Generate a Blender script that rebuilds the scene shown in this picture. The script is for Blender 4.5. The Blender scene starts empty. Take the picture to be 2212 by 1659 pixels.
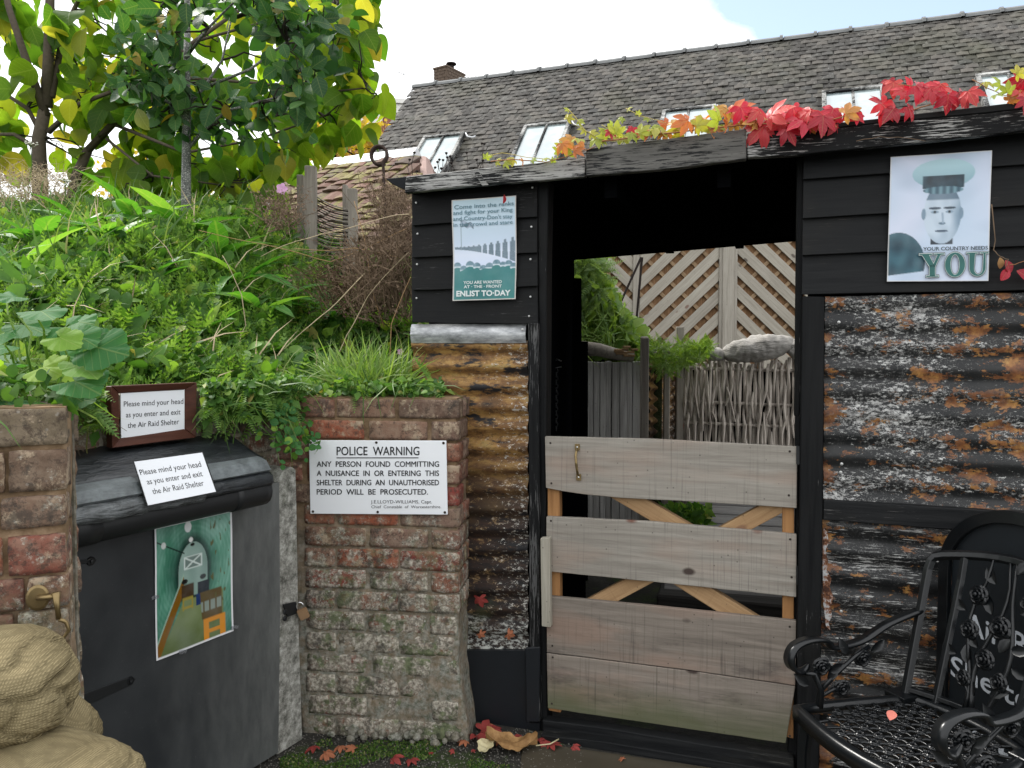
import bpy, bmesh, math, random
import numpy as np
from mathutils import Vector, Matrix, noise as mnoise

# ------------------------------------------------------------------ camera, sky, sun, exposure
scene = bpy.context.scene
COL = scene.collection
CAMZ = 1.46
PITCH = math.radians(-2.5)
FPX = 1670.0
cam_data = bpy.data.cameras.new("camera")
cam = bpy.data.objects.new("camera", cam_data)
COL.objects.link(cam)
cam.location = (0, 0, CAMZ)
cam.rotation_euler = (math.radians(90) + PITCH, 0, 0)
cam_data.sensor_width = 36.0
cam_data.lens = 36.0 * FPX / 2212.0
cam_data.clip_start = 0.05
cam_data.clip_end = 3000
scene.camera = cam

SUN_EL, SUN_AZ = math.radians(46), math.radians(308)     # azimuth measured clockwise from +Y
world = bpy.data.worlds.new("World")
scene.world = world
world.use_nodes = True
wn, wl = world.node_tree.nodes, world.node_tree.links
wn.clear()
w_out = wn.new("ShaderNodeOutputWorld")
w_sky = wn.new("ShaderNodeTexSky"); w_sky.sky_type = 'NISHITA'; w_sky.sun_disc = False
w_sky.sun_elevation = SUN_EL; w_sky.sun_rotation = SUN_AZ
w_b1 = wn.new("ShaderNodeBackground"); w_b1.inputs[1].default_value = 0.13
wl.new(w_sky.outputs[0], w_b1.inputs[0])
w_b2 = wn.new("ShaderNodeBackground"); w_b2.inputs[0].default_value = (0.97, 0.985, 1.0, 1); w_b2.inputs[1].default_value = 1.02
w_tc = wn.new("ShaderNodeTexCoord")
w_map = wn.new("ShaderNodeMapping"); w_map.inputs['Location'].default_value = (0.35, 0.1, 0.0); w_map.inputs['Scale'].default_value = (1, 1, 1.9)
wl.new(w_tc.outputs['Generated'], w_map.inputs[0])
w_n = wn.new("ShaderNodeTexNoise"); w_n.inputs['Scale'].default_value = 3.1; w_n.inputs['Detail'].default_value = 7; w_n.inputs['Roughness'].default_value = 0.52
wl.new(w_map.outputs[0], w_n.inputs['Vector'])
# the one gap in the cloud cover, in the direction where the photograph shows it
gd = Vector(((1780 - 1106) / FPX, 1, (829 - 60) / FPX)).normalized()
w_dot = wn.new("ShaderNodeVectorMath"); w_dot.operation = 'DOT_PRODUCT'; w_dot.inputs[1].default_value = gd
w_nv = wn.new("ShaderNodeVectorMath"); w_nv.operation = 'NORMALIZE'
wl.new(w_tc.outputs['Generated'], w_nv.inputs[0]); wl.new(w_nv.outputs[0], w_dot.inputs[0])
w_g = wn.new("ShaderNodeMapRange"); w_g.inputs[1].default_value = 0.955; w_g.inputs[2].default_value = 0.998; w_g.inputs[3].default_value = 0.22; w_g.inputs[4].default_value = -0.10
wl.new(w_dot.outputs['Value'], w_g.inputs[0])
w_add = wn.new("ShaderNodeMath"); w_add.operation = 'ADD'
wl.new(w_n.outputs[0], w_add.inputs[0]); wl.new(w_g.outputs[0], w_add.inputs[1])
w_r = wn.new("ShaderNodeMapRange"); w_r.inputs[1].default_value = 0.43; w_r.inputs[2].default_value = 0.54; w_r.inputs[3].default_value = 0.15
wl.new(w_add.outputs[0], w_r.inputs[0])
w_mix = wn.new("ShaderNodeMixShader")
wl.new(w_r.outputs[0], w_mix.inputs[0]); wl.new(w_b1.outputs[0], w_mix.inputs[1]); wl.new(w_b2.outputs[0], w_mix.inputs[2])
wl.new(w_mix.outputs[0], w_out.inputs[0])

sun_data = bpy.data.lights.new("sun", 'SUN')
sun_data.energy = 2.6; sun_data.angle = math.radians(14); sun_data.color = (1.0, 0.965, 0.91)
sun = bpy.data.objects.new("sun", sun_data); COL.objects.link(sun)
sun.rotation_euler = (math.radians(90) - SUN_EL, 0, -SUN_AZ + math.radians(180))
# a sun lamp shines along its local -Z: aim it from the sky's sun direction
sdir = Vector((math.sin(SUN_AZ) * math.cos(SUN_EL), math.cos(SUN_AZ) * math.cos(SUN_EL), math.sin(SUN_EL)))
sun.rotation_euler = sdir.to_track_quat('Z', 'Y').to_euler()
sun.location = sdir * 20

scene.view_settings.view_transform = 'Standard'
scene.view_settings.look = 'None'
scene.view_settings.exposure = 0.98
scene.view_settings.gamma = 1
scene.view_settings.use_curve_mapping = False
scene.render.engine = 'CYCLES'
scene.cycles.max_bounces = 6
scene.cycles.transparent_max_bounces = 8
scene.cycles.use_denoising = True

# ------------------------------------------------------------------ placing things
def ray(px, py):
    v = Vector(((px - 1106) / FPX, 1.0, -(py - 829.5) / FPX))
    c, s = math.cos(PITCH), math.sin(PITCH)
    return Vector((v.x, v.y * c - v.z * s, v.y * s + v.z * c))
CAMP = Vector((0, 0, CAMZ))
def hit(px, py, P0, N):
    d = ray(px, py)
    return CAMP + d * ((Vector(P0) - CAMP).dot(N) / d.dot(N))
def at_depth(px, py, Y):
    d = ray(px, py)
    return CAMP + d * (Y / d.y)
def on_ground(px, py, z=0.0):
    return hit(px, py, (0, 0, z), Vector((0, 0, 1)))

def frame(origin, deg):
    """local axes: x along the face, y away from the viewer, z up"""
    return Matrix.Translation(Vector(origin)) @ Matrix.Rotation(math.radians(deg), 4, 'Z')
def fpx(M, px, py, y=0.0):
    """where the sight line through a pixel meets the face y = const of a frame; in the frame's own coordinates"""
    n = (M.to_3x3() @ Vector((0, 1, 0)))
    P0 = M @ Vector((0, y, 0))
    return M.inverted() @ hit(px, py, P0, n)

_alt = {}
WM = {}                                      # world matrices of the things' Empties
def thing(name, label, cat, M=None, group=None, kind=None, parent=None):
    o = bpy.data.objects.new(name, None)
    o.empty_display_size = 0.1
    COL.objects.link(o)
    M = M if M is not None else Matrix.Identity(4)
    o.matrix_world = M
    WM[o.name] = M.copy()
    tag(o, label, cat, group, kind)
    return o
def tag(o, label=None, cat=None, group=None, kind=None):
    if label: o['label'] = label
    if cat: o['category'] = cat
    if group: o['group'] = group
    if kind: o['kind'] = kind
    return o
def obj(name, me, mat, parent=None, M=None):
    """link a mesh; its vertices are in the frame M (world when None)"""
    o = bpy.data.objects.new(name, me)
    COL.objects.link(o)
    if mat is not None:
        if not me.materials: me.materials.append(mat)
        elif me.materials[0] != mat:                # the same shape in another material
            k = (me.name, mat.name)
            if k not in _alt: _alt[k] = me.copy(); _alt[k].materials[0] = mat
            me = _alt[k]; o.data = me
    if M is None: M = Matrix.Identity(4)
    if parent is not None:
        o.parent = parent
        o.matrix_local = WM[parent.name].inverted() @ M if parent.name in WM else Matrix.Identity(4)
        WM[o.name] = M.copy()
    else:
        o.matrix_world = M
        WM[o.name] = M.copy()
    return o

def mesh(name, verts, faces, smooth=False):
    me = bpy.data.meshes.new(name)
    me.from_pydata([tuple(v) for v in verts], [], faces)
    me.update()
    if smooth: me.shade_smooth()
    return me
def np_mesh(name, V, F, smooth=False):
    """fast mesh from arrays; all faces have the same number of corners"""
    V = np.asarray(V, dtype=np.float32); F = np.asarray(F, dtype=np.int32)
    me = bpy.data.meshes.new(name)
    me.vertices.add(len(V)); me.vertices.foreach_set('co', V.ravel())
    k = F.shape[1]
    me.loops.add(F.size); me.loops.foreach_set('vertex_index', F.ravel())
    me.polygons.add(len(F)); me.polygons.foreach_set('loop_start', np.arange(0, F.size, k, dtype=np.int32))
    me.update(calc_edges=True)
    if smooth: me.shade_smooth()
    return me

class Geo:
    """collects shapes into one mesh"""
    def __init__(s): s.v = []; s.f = []
    def add(s, v, f):
        n = len(s.v); s.v += [Vector(p) for p in v]; s.f += [tuple(i + n for i in q) for q in f]; return s
    def box(s, a, b):
        x0, y0, z0 = a; x1, y1, z1 = b
        return s.add([(x0,y0,z0),(x1,y0,z0),(x1,y1,z0),(x0,y1,z0),(x0,y0,z1),(x1,y0,z1),(x1,y1,z1),(x0,y1,z1)],
                     [(0,3,2,1),(4,5,6,7),(0,1,5,4),(1,2,6,5),(2,3,7,6),(3,0,4,7)])
    def prism(s, front, back):
        n = len(front)
        f = [tuple(range(n)), tuple(range(2*n-1, n-1, -1))]
        f += [(i, i+n, (i+1) % n + n, (i+1) % n) for i in range(n)]
        return s.add(list(front) + list(back), f)
    def tube(s, pts, r, sides=8, cap=True):
        pts = [Vector(p) for p in pts]; n = len(pts)
        rr = r if hasattr(r, '__len__') else [r] * n
        t0 = (pts[1] - pts[0]).normalized()
        up = Vector((0, 0, 1)) if abs(t0.z) < 0.9 else Vector((1, 0, 0))
        a = t0.cross(up).normalized(); v = []
        for i, p in enumerate(pts):
            t = (pts[min(i+1, n-1)] - pts[max(i-1, 0)])
            if t.length < 1e-9: t = t0
            t.normalize()
            a = (a - t * a.dot(t))
            if a.length < 1e-6: a = t.orthogonal()
            a.normalize(); b = t.cross(a)
            for k in range(sides):
                q = 2 * math.pi * k / sides
                v.append(p + (a * math.cos(q) + b * math.sin(q)) * rr[i])
        f = []
        for i in range(n-1):
            for k in range(sides):
                k2 = (k+1) % sides
                f.append((i*sides+k, i*sides+k2, (i+1)*sides+k2, (i+1)*sides+k))
        if cap:
            f.append(tuple(range(sides-1, -1, -1))); f.append(tuple((n-1)*sides+k for k in range(sides)))
        return s.add(v, f)
    def strap(s, pts, w, t, side):
        """flat bar: width w along 'side', thickness t"""
        pts = [Vector(p) for p in pts]; side = Vector(side).normalized(); n = len(pts); v = []
        for i, p in enumerate(pts):
            d = (pts[min(i+1, n-1)] - pts[max(i-1, 0)]).normalized(); u = d.cross(side).normalized()
            for a_, b_ in ((-1,-1),(1,-1),(1,1),(-1,1)):
                v.append(p + side * (a_ * w / 2) + u * (b_ * t / 2))
        f = [(i*4+k, i*4+(k+1) % 4, (i+1)*4+(k+1) % 4, (i+1)*4+k) for i in range(n-1) for k in range(4)]
        f += [(3,2,1,0), tuple((n-1)*4+k for k in range(4))]
        return s.add(v, f)
    def lathe(s, prof, n=20, M=None):
        """profile (r, z) turned about z"""
        M = M or Matrix.Identity(4); v = []; m = len(prof)
        for r, z in prof:
            for k in range(n):
                q = 2 * math.pi * k / n
                v.append(M @ Vector((r * math.cos(q), r * math.sin(q), z)))
        f = [(i*n+k, i*n+(k+1) % n, (i+1)*n+(k+1) % n, (i+1)*n+k) for i in range(m-1) for k in range(n)]
        if prof[0][0] > 1e-5: f.append(tuple(range(n-1, -1, -1)))
        if prof[-1][0] > 1e-5: f.append(tuple((m-1)*n+k for k in range(n)))
        return s.add(v, f)
    def mesh(s, name, bevel=0.0, smooth=False, fix=True, seg=1):
        me = mesh(name, s.v, s.f)
        if fix or bevel:
            bm = bmesh.new(); bm.from_mesh(me)
            bmesh.ops.recalc_face_normals(bm, faces=bm.faces)
            if bevel:
                bmesh.ops.bevel(bm, geom=[e for e in bm.edges if e.calc_face_angle(0) > 0.5], offset=bevel, segments=seg, affect='EDGES', clamp_overlap=True)
            bm.to_mesh(me); bm.free()
        if smooth: me.shade_smooth()
        return me

def fprism(M, pts, y0, thick, name, mat, parent, bevel=0.002, lean=0.0):
    """a board whose front outline is given by pixels on the face y=y0 of frame M; lean tips its top back"""
    fr = [fpx(M, x, y, y0) for x, y in pts]
    bk = [p + Vector((0, thick, 0)) for p in fr]
    g = Geo().prism(fr, bk)
    return obj(name, g.mesh(name, bevel), mat, parent, M)

# ------------------------------------------------------------------ materials
class NT:
    def __init__(s, name, rough=0.8, spec=0.3):
        s.m = bpy.data.materials.new(name); s.m.use_nodes = True
        s.n, s.l = s.m.node_tree.nodes, s.m.node_tree.links
        s.p = s.n['Principled BSDF']; s.out = s.n['Material Output']
        s.p.inputs['Roughness'].default_value = rough
        s.p.inputs['Specular IOR Level'].default_value = spec
        s._c = None
    def node(s, t, **kw):
        n = s.n.new(t)
        for k, v in kw.items(): setattr(n, k, v)
        return n
    def put(s, sock, v):
        if isinstance(v, bpy.types.NodeSocket): s.l.new(v, sock)
        elif v is not None:
            if hasattr(v, '__len__') and len(v) == 3 and sock.type == 'RGBA': v = (*v, 1)
            sock.default_value = v
    def coord(s, scale=(1,1,1), rnd=0.0, rot=(0,0,0)):
        tc = s.node('ShaderNodeTexCoord'); mp = s.node('ShaderNodeMapping')
        src = tc.outputs['Object']
        if rnd:
            oi = s.node('ShaderNodeObjectInfo'); va = s.node('ShaderNodeVectorMath', operation='SCALE')
            cmb = s.node('ShaderNodeCombineXYZ')
            for i in range(3): s.l.new(oi.outputs['Random'], cmb.inputs[i])
            s.l.new(cmb.outputs[0], va.inputs[0]); va.inputs['Scale'].default_value = rnd
            ad = s.node('ShaderNodeVectorMath', operation='ADD'); s.l.new(src, ad.inputs[0]); s.l.new(va.outputs[0], ad.inputs[1]); src = ad.outputs[0]
        s.l.new(src, mp.inputs[0]); mp.inputs['Scale'].default_value = scale; mp.inputs['Rotation'].default_value = rot
        return mp.outputs[0]
    def noise(s, scale, vec, detail=4, rough=0.55, dist=0.0):
        n = s.node('ShaderNodeTexNoise'); s.l.new(vec, n.inputs['Vector'])
        n.inputs['Scale'].default_value = scale; n.inputs['Detail'].default_value = detail
        n.inputs['Roughness'].default_value = rough; n.inputs['Distortion'].default_value = dist
        return n.outputs[0]
    def voro(s, scale, vec, feature='F1', out='Distance', rnd=1.0):
        n = s.node('ShaderNodeTexVoronoi', feature=feature); s.l.new(vec, n.inputs['Vector'])
        n.inputs['Scale'].default_value = scale; n.inputs['Randomness'].default_value = rnd
        return n.outputs[out]
    def ramp(s, fac, stops, interp='LINEAR'):
        n = s.node('ShaderNodeValToRGB'); s.put(n.inputs[0], fac); r = n.color_ramp; r.interpolation = interp
        while len(r.elements) < len(stops): r.elements.new(0.5)
        for e, (p, c) in zip(r.elements, stops):
            e.position = p; e.color = (c, c, c, 1) if not hasattr(c, '__len__') else (*c, 1)
        return n.outputs[0]
    def step(s, fac, lo, hi, a=0.0, b=1.0):
        n = s.node('ShaderNodeMapRange'); s.put(n.inputs[0], fac)
        n.inputs[1].default_value = lo; n.inputs[2].default_value = hi; n.inputs[3].default_value = a; n.inputs[4].default_value = b
        return n.outputs[0]
    def mix(s, fac, a, b, mode='MIX'):
        n = s.node('ShaderNodeMix', data_type='RGBA', blend_type=mode)
        s.put(n.inputs[0], fac); s.put(n.inputs[6], a); s.put(n.inputs[7], b)
        return n.outputs[2]
    def math(s, op, a, b=None):
        n = s.node('ShaderNodeMath', operation=op); s.put(n.inputs[0], a); s.put(n.inputs[1], b)
        return n.outputs[0]
    def sep(s, vec, i):
        n = s.node('ShaderNodeSeparateXYZ'); s.l.new(vec, n.inputs[0]); return n.outputs[i]
    def objrand(s): return s.node('ShaderNodeObjectInfo').outputs['Random']
    def island(s): return s.node('ShaderNodeNewGeometry').outputs['Random Per Island']
    def color(s, c): s.put(s.p.inputs['Base Color'], c); return s
    def rough(s, c): s.put(s.p.inputs['Roughness'], c); return s
    def bump(s, h, strength=0.3, dist=0.01):
        n = s.node('ShaderNodeBump'); s.put(n.inputs['Height'], h)
        n.inputs['Strength'].default_value = strength; n.inputs['Distance'].default_value = dist
        if s._c is not None: s.l.new(s._c, n.inputs['Normal'])
        s._c = n.outputs[0]; s.l.new(s._c, s.p.inputs['Normal']); return s

def plain(name, c, rough=0.6, spec=0.3, metal=0.0, var=0.15, scale=30, bump=0.0):
    t = NT(name, rough, spec); v = t.coord()
    n = t.noise(scale, v, 5)
    t.color(t.mix(n, tuple(x * (1 - var) for x in c), tuple(min(1, x * (1 + var)) for x in c)))
    t.p.inputs['Metallic'].default_value = metal
    if bump: t.bump(n, bump, 0.004)
    return t.m

def black_wood(name, axis='x', flake=0.5, tone=1.0, chip=(0.20, 0.20, 0.195)):
    """black paint on sawn board, worn along the grain"""
    t = NT(name, 0.6, 0.14)
    st = {'x': (2.2, 40, 40), 'z': (40, 40, 2.2)}[axis]
    g = t.noise(1.6, t.coord(st, 7.0), 6, 0.65, 0.4)
    g2 = t.noise(5.5, t.coord(st, 3.0), 5, 0.7)
    big = t.noise(3.0, t.coord((1,1,1), 5.0), 3)
    base = t.ramp(g, [(0.3, (0.003*tone, 0.0034*tone, 0.004*tone)), (0.75, (0.0125*tone, 0.0130*tone, 0.0135*tone))])
    base = t.mix(t.step(big, 0.5, 0.75, 0, 0.35), base, (0.019*tone, 0.017*tone, 0.013*tone))
    thr = 0.74 - 0.26 * flake
    m = t.math('MULTIPLY', g2, t.step(big, 0.25, 0.7, 0.72, 1.22))
    fm = t.step(m, thr, thr + 0.035)
    t.color(t.mix(fm, base, t.ramp(g, [(0.3, tuple(c*0.5 for c in chip)), (0.7, chip)])))
    t.rough(t.step(g, 0.3, 0.7, 0.50, 0.75))
    t.bump(g, 0.35, 0.004); t.bump(fm, 0.3, 0.0015)
    return t.m

M_CLAP = black_wood('black_board_paint', 'x', 0.34, 1.0, (0.07, 0.07, 0.07))
M_CLAP2 = black_wood('black_board_paint_right', 'x', 0.30, 1.5, (0.06, 0.055, 0.05))
M_POSTB = black_wood('black_post_paint', 'z', 0.22)
M_POSTG = black_wood('grained_black_post', 'z', 0.62, 1.0, (0.11, 0.11, 0.11))
M_FASC1 = black_wood('flaked_fascia_paint', 'x', 1.12, 1.2, (0.42, 0.415, 0.40))
M_FASC2 = black_wood('weathered_fascia_plank', 'x', 1.10, 1.6, (0.15, 0.145, 0.135))
M_FASC3 = black_wood('glossy_black_fascia', 'x', 0.60, 0.8, (0.40, 0.395, 0.38))
M_RAIL = black_wood('black_rail', 'x', 0.40, 1.5, (0.09, 0.088, 0.085))
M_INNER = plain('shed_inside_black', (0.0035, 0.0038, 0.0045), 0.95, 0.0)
M_FELT = plain('roof_felt', (0.012, 0.013, 0.015), 0.85, 0.2, bump=0.3)

def wood(name, lo, hi, axis='x', knots=0.0, saw=0.0, green=None, pink=0.0, rnd=4.0, stain=0.0, rough=0.8):
    t = NT(name, rough, 0.2)
    st = {'x': (1.5, 28, 28), 'z': (28, 28, 1.5), 'y': (28, 1.5, 28)}[axis]
    wob = t.coord((1,1,1), rnd)
    g = t.noise(2.0, t.coord(st, rnd), 7, 0.62, 0.6)
    fine = t.noise(9.0, t.coord(st, rnd), 4, 0.6)
    c = t.ramp(g, [(0.25, lo), (0.72, hi)])
    if pink:
        p = t.step(t.noise(2.6, t.coord({'x': (0.8, 1, 3.0), 'z': (3, 1, .8), 'y': (1, .8, 3)}[axis], rnd), 3), 0.5, 0.68)
        c = t.mix(t.math('MULTIPLY', p, pink), c, (hi[0]*1.08, hi[1]*0.80, hi[2]*0.70))
    c = t.mix(t.step(fine, 0.55, 0.8, 0, 0.35), c, tuple(x*0.55 for x in lo))
    if stain:
        sn = t.noise(3.4, t.coord((0.8, 1, 2.6), rnd), 5, 0.7)
        c = t.mix(t.math('MULTIPLY', t.step(sn, 0.56, 0.74), stain), c, (0.075, 0.06, 0.055))
    h = g
    if saw:
        sv = t.noise(1.0, t.coord({'x': (150, 2, 3.0), 'z': (3.0, 2, 150), 'y': (2, 150, 3)}[axis], rnd), 3, 0.6)
        sm = t.step(sv, 0.55, 0.78)
        gate = t.step(t.noise(4, wob, 3), 0.4, 0.6, 0.25, 1.0)
        sm = t.math('MULTIPLY', sm, gate)
        c = t.mix(t.math('MULTIPLY', sm, saw), c, tuple(x*0.5 for x in lo))
    if knots:
        vv = t.coord({'x': (4.2, 0.001, 7.5), 'z': (7.5, 0.001, 4.2), 'y': (0.001, 3.3, 6.2)}[axis], rnd)
        d = t.voro(1.0, vv, 'F1', 'Distance')
        edge = t.math('ADD', d, t.step(t.noise(18, wob, 3), 0, 1, -0.03, 0.03))
        kc = t.mix(t.step(t.voro(1.0, vv, 'F1', 'Color'), 0.3, 0.6), (0.16, 0.075, 0.055), (0.05, 0.035, 0.03))
        c = t.mix(t.math('MULTIPLY', t.step(edge, 0.13, 0.085), knots), c, kc)
    # nail holes and small specks
    sp = t.voro(28, wob, 'F1', 'Distance')
    c = t.mix(t.step(sp, 0.10, 0.055, 0, 0.55), c, (0.03, 0.025, 0.022))
    if green:
        z = t.sep(t.coord((1,1,1)), 2)
        e = t.math('ADD', z, t.step(t.noise(6, wob, 4), 0, 1, -0.08, 0.08))
        c = t.mix(t.step(e, green[1], green[0], 0, green[2]), c, (0.085, 0.10, 0.045))
    oi = t.objrand()
    c = t.mix(0.5, c, t.mix(oi, (0.72, 0.72, 0.72), (1, 1, 1)), 'MULTIPLY')
    t.color(c).bump(h, 0.3, 0.003)
    return t.m

M_GATE = wood('bare_gate_timber', (0.19, 0.170, 0.145), (0.345, 0.32, 0.28), 'x', 0.95, 0.95, None, 0.35)
M_GATE2 = wood('stained_gate_timber', (0.15, 0.128, 0.108), (0.305, 0.262, 0.222), 'x', 0.95, 0.95, (0.12, 0.25, 0.75), 0.45, stain=0.85)
M_PINE = wood('orange_pine', (0.25, 0.145, 0.07), (0.46, 0.30, 0.16), 'x', 0.6, 0.3)
M_PINEZ = wood('orange_pine_upright', (0.24, 0.115, 0.045), (0.42, 0.22, 0.09), 'z', 0.5, 0.3)
M_STICK = wood('pale_batten', (0.27, 0.25, 0.20), (0.42, 0.39, 0.33), 'z', 0.4, 0.2)
M_LATT = wood('weathered_trellis', (0.27, 0.24, 0.20), (0.43, 0.40, 0.34), 'x', 0.75, 0.0)
M_LATTZ = wood('weathered_trellis_post', (0.24, 0.215, 0.18), (0.40, 0.37, 0.32), 'z', 0.75, 0.0)
M_WILLOW = wood('brown_willow_weave', (0.14, 0.075, 0.035), (0.33, 0.19, 0.10), 'z', 0.0, 0.0, rnd=2)
M_PLANKG = wood('silver_grey_plank', (0.24, 0.23, 0.215), (0.58, 0.565, 0.54), 'z', 0.4, 0.0)
M_DECK = wood('dark_deck_board', (0.12, 0.115, 0.11), (0.30, 0.29, 0.28), 'x', 0.2, 0.0)
M_OLDPOST = wood('old_grey_post', (0.16, 0.14, 0.115), (0.32, 0.29, 0.25), 'z', 0.5, 0.0)
M_HURDLE = wood('split_hazel', (0.22, 0.18, 0.15), (0.66, 0.60, 0.53), 'z', 0.0, 0.0, rnd=9)
M_LOG = wood('dark_sleeper', (0.018, 0.017, 0.016), (0.07, 0.065, 0.06), 'x', 0.0, 0.0)
M_SILL = black_wood('threshold_timber', 'x', 0.30, 1.6, (0.08, 0.078, 0.07))

# corrugated iron, right: black paint, white flakes, orange rust
def corr_right(name, low=False):
    t = NT(name, 0.55, 0.35)
    v = t.coord()
    base = t.ramp(t.noise(9, v, 4), [(0.35, (0.004, 0.005, 0.006)), (0.7, (0.016, 0.016, 0.016))])
    if low: n1 = t.noise(1.0, t.coord((14, 60, 190)), 8, 0.78)
    else: n1 = t.noise(1.0, t.coord((55, 70, 120)), 8, 0.85)
    m1 = t.noise(1.0, t.coord((2.0, 2, 7.0)), 4, 0.6)
    k = t.math('ADD', n1, t.step(m1, 0.35, 0.65, -0.125 if low else -0.11, 0.03 if low else 0.044))
    sp = t.step(k, 0.530, 0.555)
    fine = t.step(t.noise(150, v, 3, 0.7), 0.56, 0.64)
    sp = t.math('MAXIMUM', sp, t.math('MULTIPLY', fine, t.step(m1, 0.45, 0.62, 0.03, 0.45)))
    # paint stays in the valleys, flakes on the ridges
    c = t.mix(sp, base, t.ramp(t.noise(60, v, 4), [(0.3, (0.16, 0.155, 0.15)), (0.7, (0.62, 0.62, 0.60))]))
    rn = t.noise(1.0, t.coord((7.5, 9, 15)), 10, 0.74, 0.2)
    bias = t.sep(v, 0)
    r2 = t.math('ADD', rn, t.step(bias, 1.15, 1.85, -0.03, 0.055))
    edge = t.step(t.math('ADD', bias, t.step(t.noise(7, v, 4), 0, 1, -0.06, 0.06)), 1.19 if not low else 1.22, 1.11, 0.0, 0.085)
    r2 = t.math('ADD', r2, edge)
    r2 = t.math('ADD', r2, t.step(t.noise(75, v, 5, 0.8), 0.3, 0.7, -0.035, 0.035))
    rm = t.step(r2, 0.55 if not low else 0.557, 0.57 if not low else 0.577)
    rc = t.ramp(t.noise(22, v, 6, 0.7), [(0.3, (0.06, 0.022, 0.012)), (0.48, (0.19, 0.075, 0.028)), (0.62, (0.34, 0.17, 0.05)), (0.75, (0.42, 0.27, 0.09))])
    c = t.mix(t.math('MULTIPLY', rm, t.step(t.noise(60, v, 4, 0.7), 0.3, 0.5, 0.45, 1.0)), c, rc)
    dk = t.noise(1.0, t.coord((3, 4, 13)), 5, 0.6)
    c = t.mix(t.step(dk, 0.56, 0.70, 0, 0.85), c, (0.012, 0.012, 0.012))
    t.color(c).rough(t.step(sp, 0, 1, 0.42, 0.8)).bump(sp, 0.35, 0.0015)
    t.bump(t.noise(40, v, 5), 0.15, 0.003)
    return t.m
M_CORR_R = corr_right('flaking_black_iron')
M_CORR_RL = corr_right('scraped_black_iron', True)

def corr_left():
    t = NT('rusty_painted_iron', 0.6, 0.3)
    v = t.coord(); z = t.sep(v, 2)
    zz = t.math('ADD', z, t.step(t.noise(3.0, v, 4), 0, 1, -0.22, 0.22))
    top = t.ramp(t.noise(1.0, t.coord((7, 8, 26)), 8, 0.68), [(0.28, (0.035, 0.022, 0.014)), (0.46, (0.17, 0.085, 0.03)), (0.58, (0.33, 0.19, 0.06)), (0.72, (0.27, 0.22, 0.09))])
    bot = t.ramp(t.noise(1.0, t.coord((5, 8, 40)), 8, 0.68), [(0.38, (0.008, 0.008, 0.009)), (0.60, (0.03, 0.018, 0.014)), (0.74, (0.11, 0.04, 0.02))])
    c = t.mix(t.step(zz, 0.80, 1.10), bot, top)
    c = t.mix(t.step(t.noise(1.0, t.coord((40, 40, 70)), 7, 0.8), 0.50, 0.62, 0, 0.75), c, (0.05, 0.028, 0.016))
    c = t.mix(t.step(t.noise(1.0, t.coord((25, 30, 45)), 7, 0.8), 0.55, 0.64, 0, 0.7), c, (0.36, 0.23, 0.10))
    fl = t.noise(1.0, t.coord((50, 60, 90)), 8, 0.8)
    x = t.sep(v, 0)
    fk = t.math('ADD', fl, t.step(x, -0.2, 0.06, -0.05, 0.05))
    c = t.mix(t.step(fk, 0.585, 0.63), c, (0.48, 0.47, 0.43))
    blk = t.noise(1.0, t.coord((4, 5, 12)), 6, 0.65)
    c = t.mix(t.step(t.math('ADD', blk, t.step(z, 1.15, 1.5, -0.02, 0.06)), 0.56, 0.60), c, (0.015, 0.015, 0.017))
    lo = t.step(t.math('ADD', z, t.step(t.noise(12, v, 6, 0.7), 0, 1, -0.12, 0.12)), 0.42, 0.36)
    c = t.mix(t.math('MULTIPLY', lo, t.step(fl, 0.48, 0.55)), c, (0.42, 0.43, 0.40))
    gr = t.step(t.noise(5, v, 5), 0.55, 0.7, 0, 0.5)
    c = t.mix(t.math('MULTIPLY', gr, t.step(z, 0.6, 0.5)), c, (0.07, 0.09, 0.03))
    t.color(c).bump(t.noise(35, v, 6), 0.35, 0.003)
    return t.m
M_CORR_L = corr_left()
M_GALV = NT('galvanised_cap', 0.45, 0.5)
_v = M_GALV.coord()
M_GALV.color(M_GALV.ramp(M_GALV.noise(1.0, M_GALV.coord((9, 20, 26)), 8, 0.75), [(0.32, (0.10, 0.105, 0.11)), (0.52, (0.36, 0.37, 0.385)), (0.66, (0.62, 0.63, 0.64))])).bump(M_GALV.noise(30, _v, 5), 0.2, 0.003)
M_GALV.p.inputs['Metallic'].default_value = 0.25
M_GALV = M_GALV.m
M_BLKPANEL = plain('black_base_panel', (0.010, 0.012, 0.015), 0.42, 0.35, bump=0.1)

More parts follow.
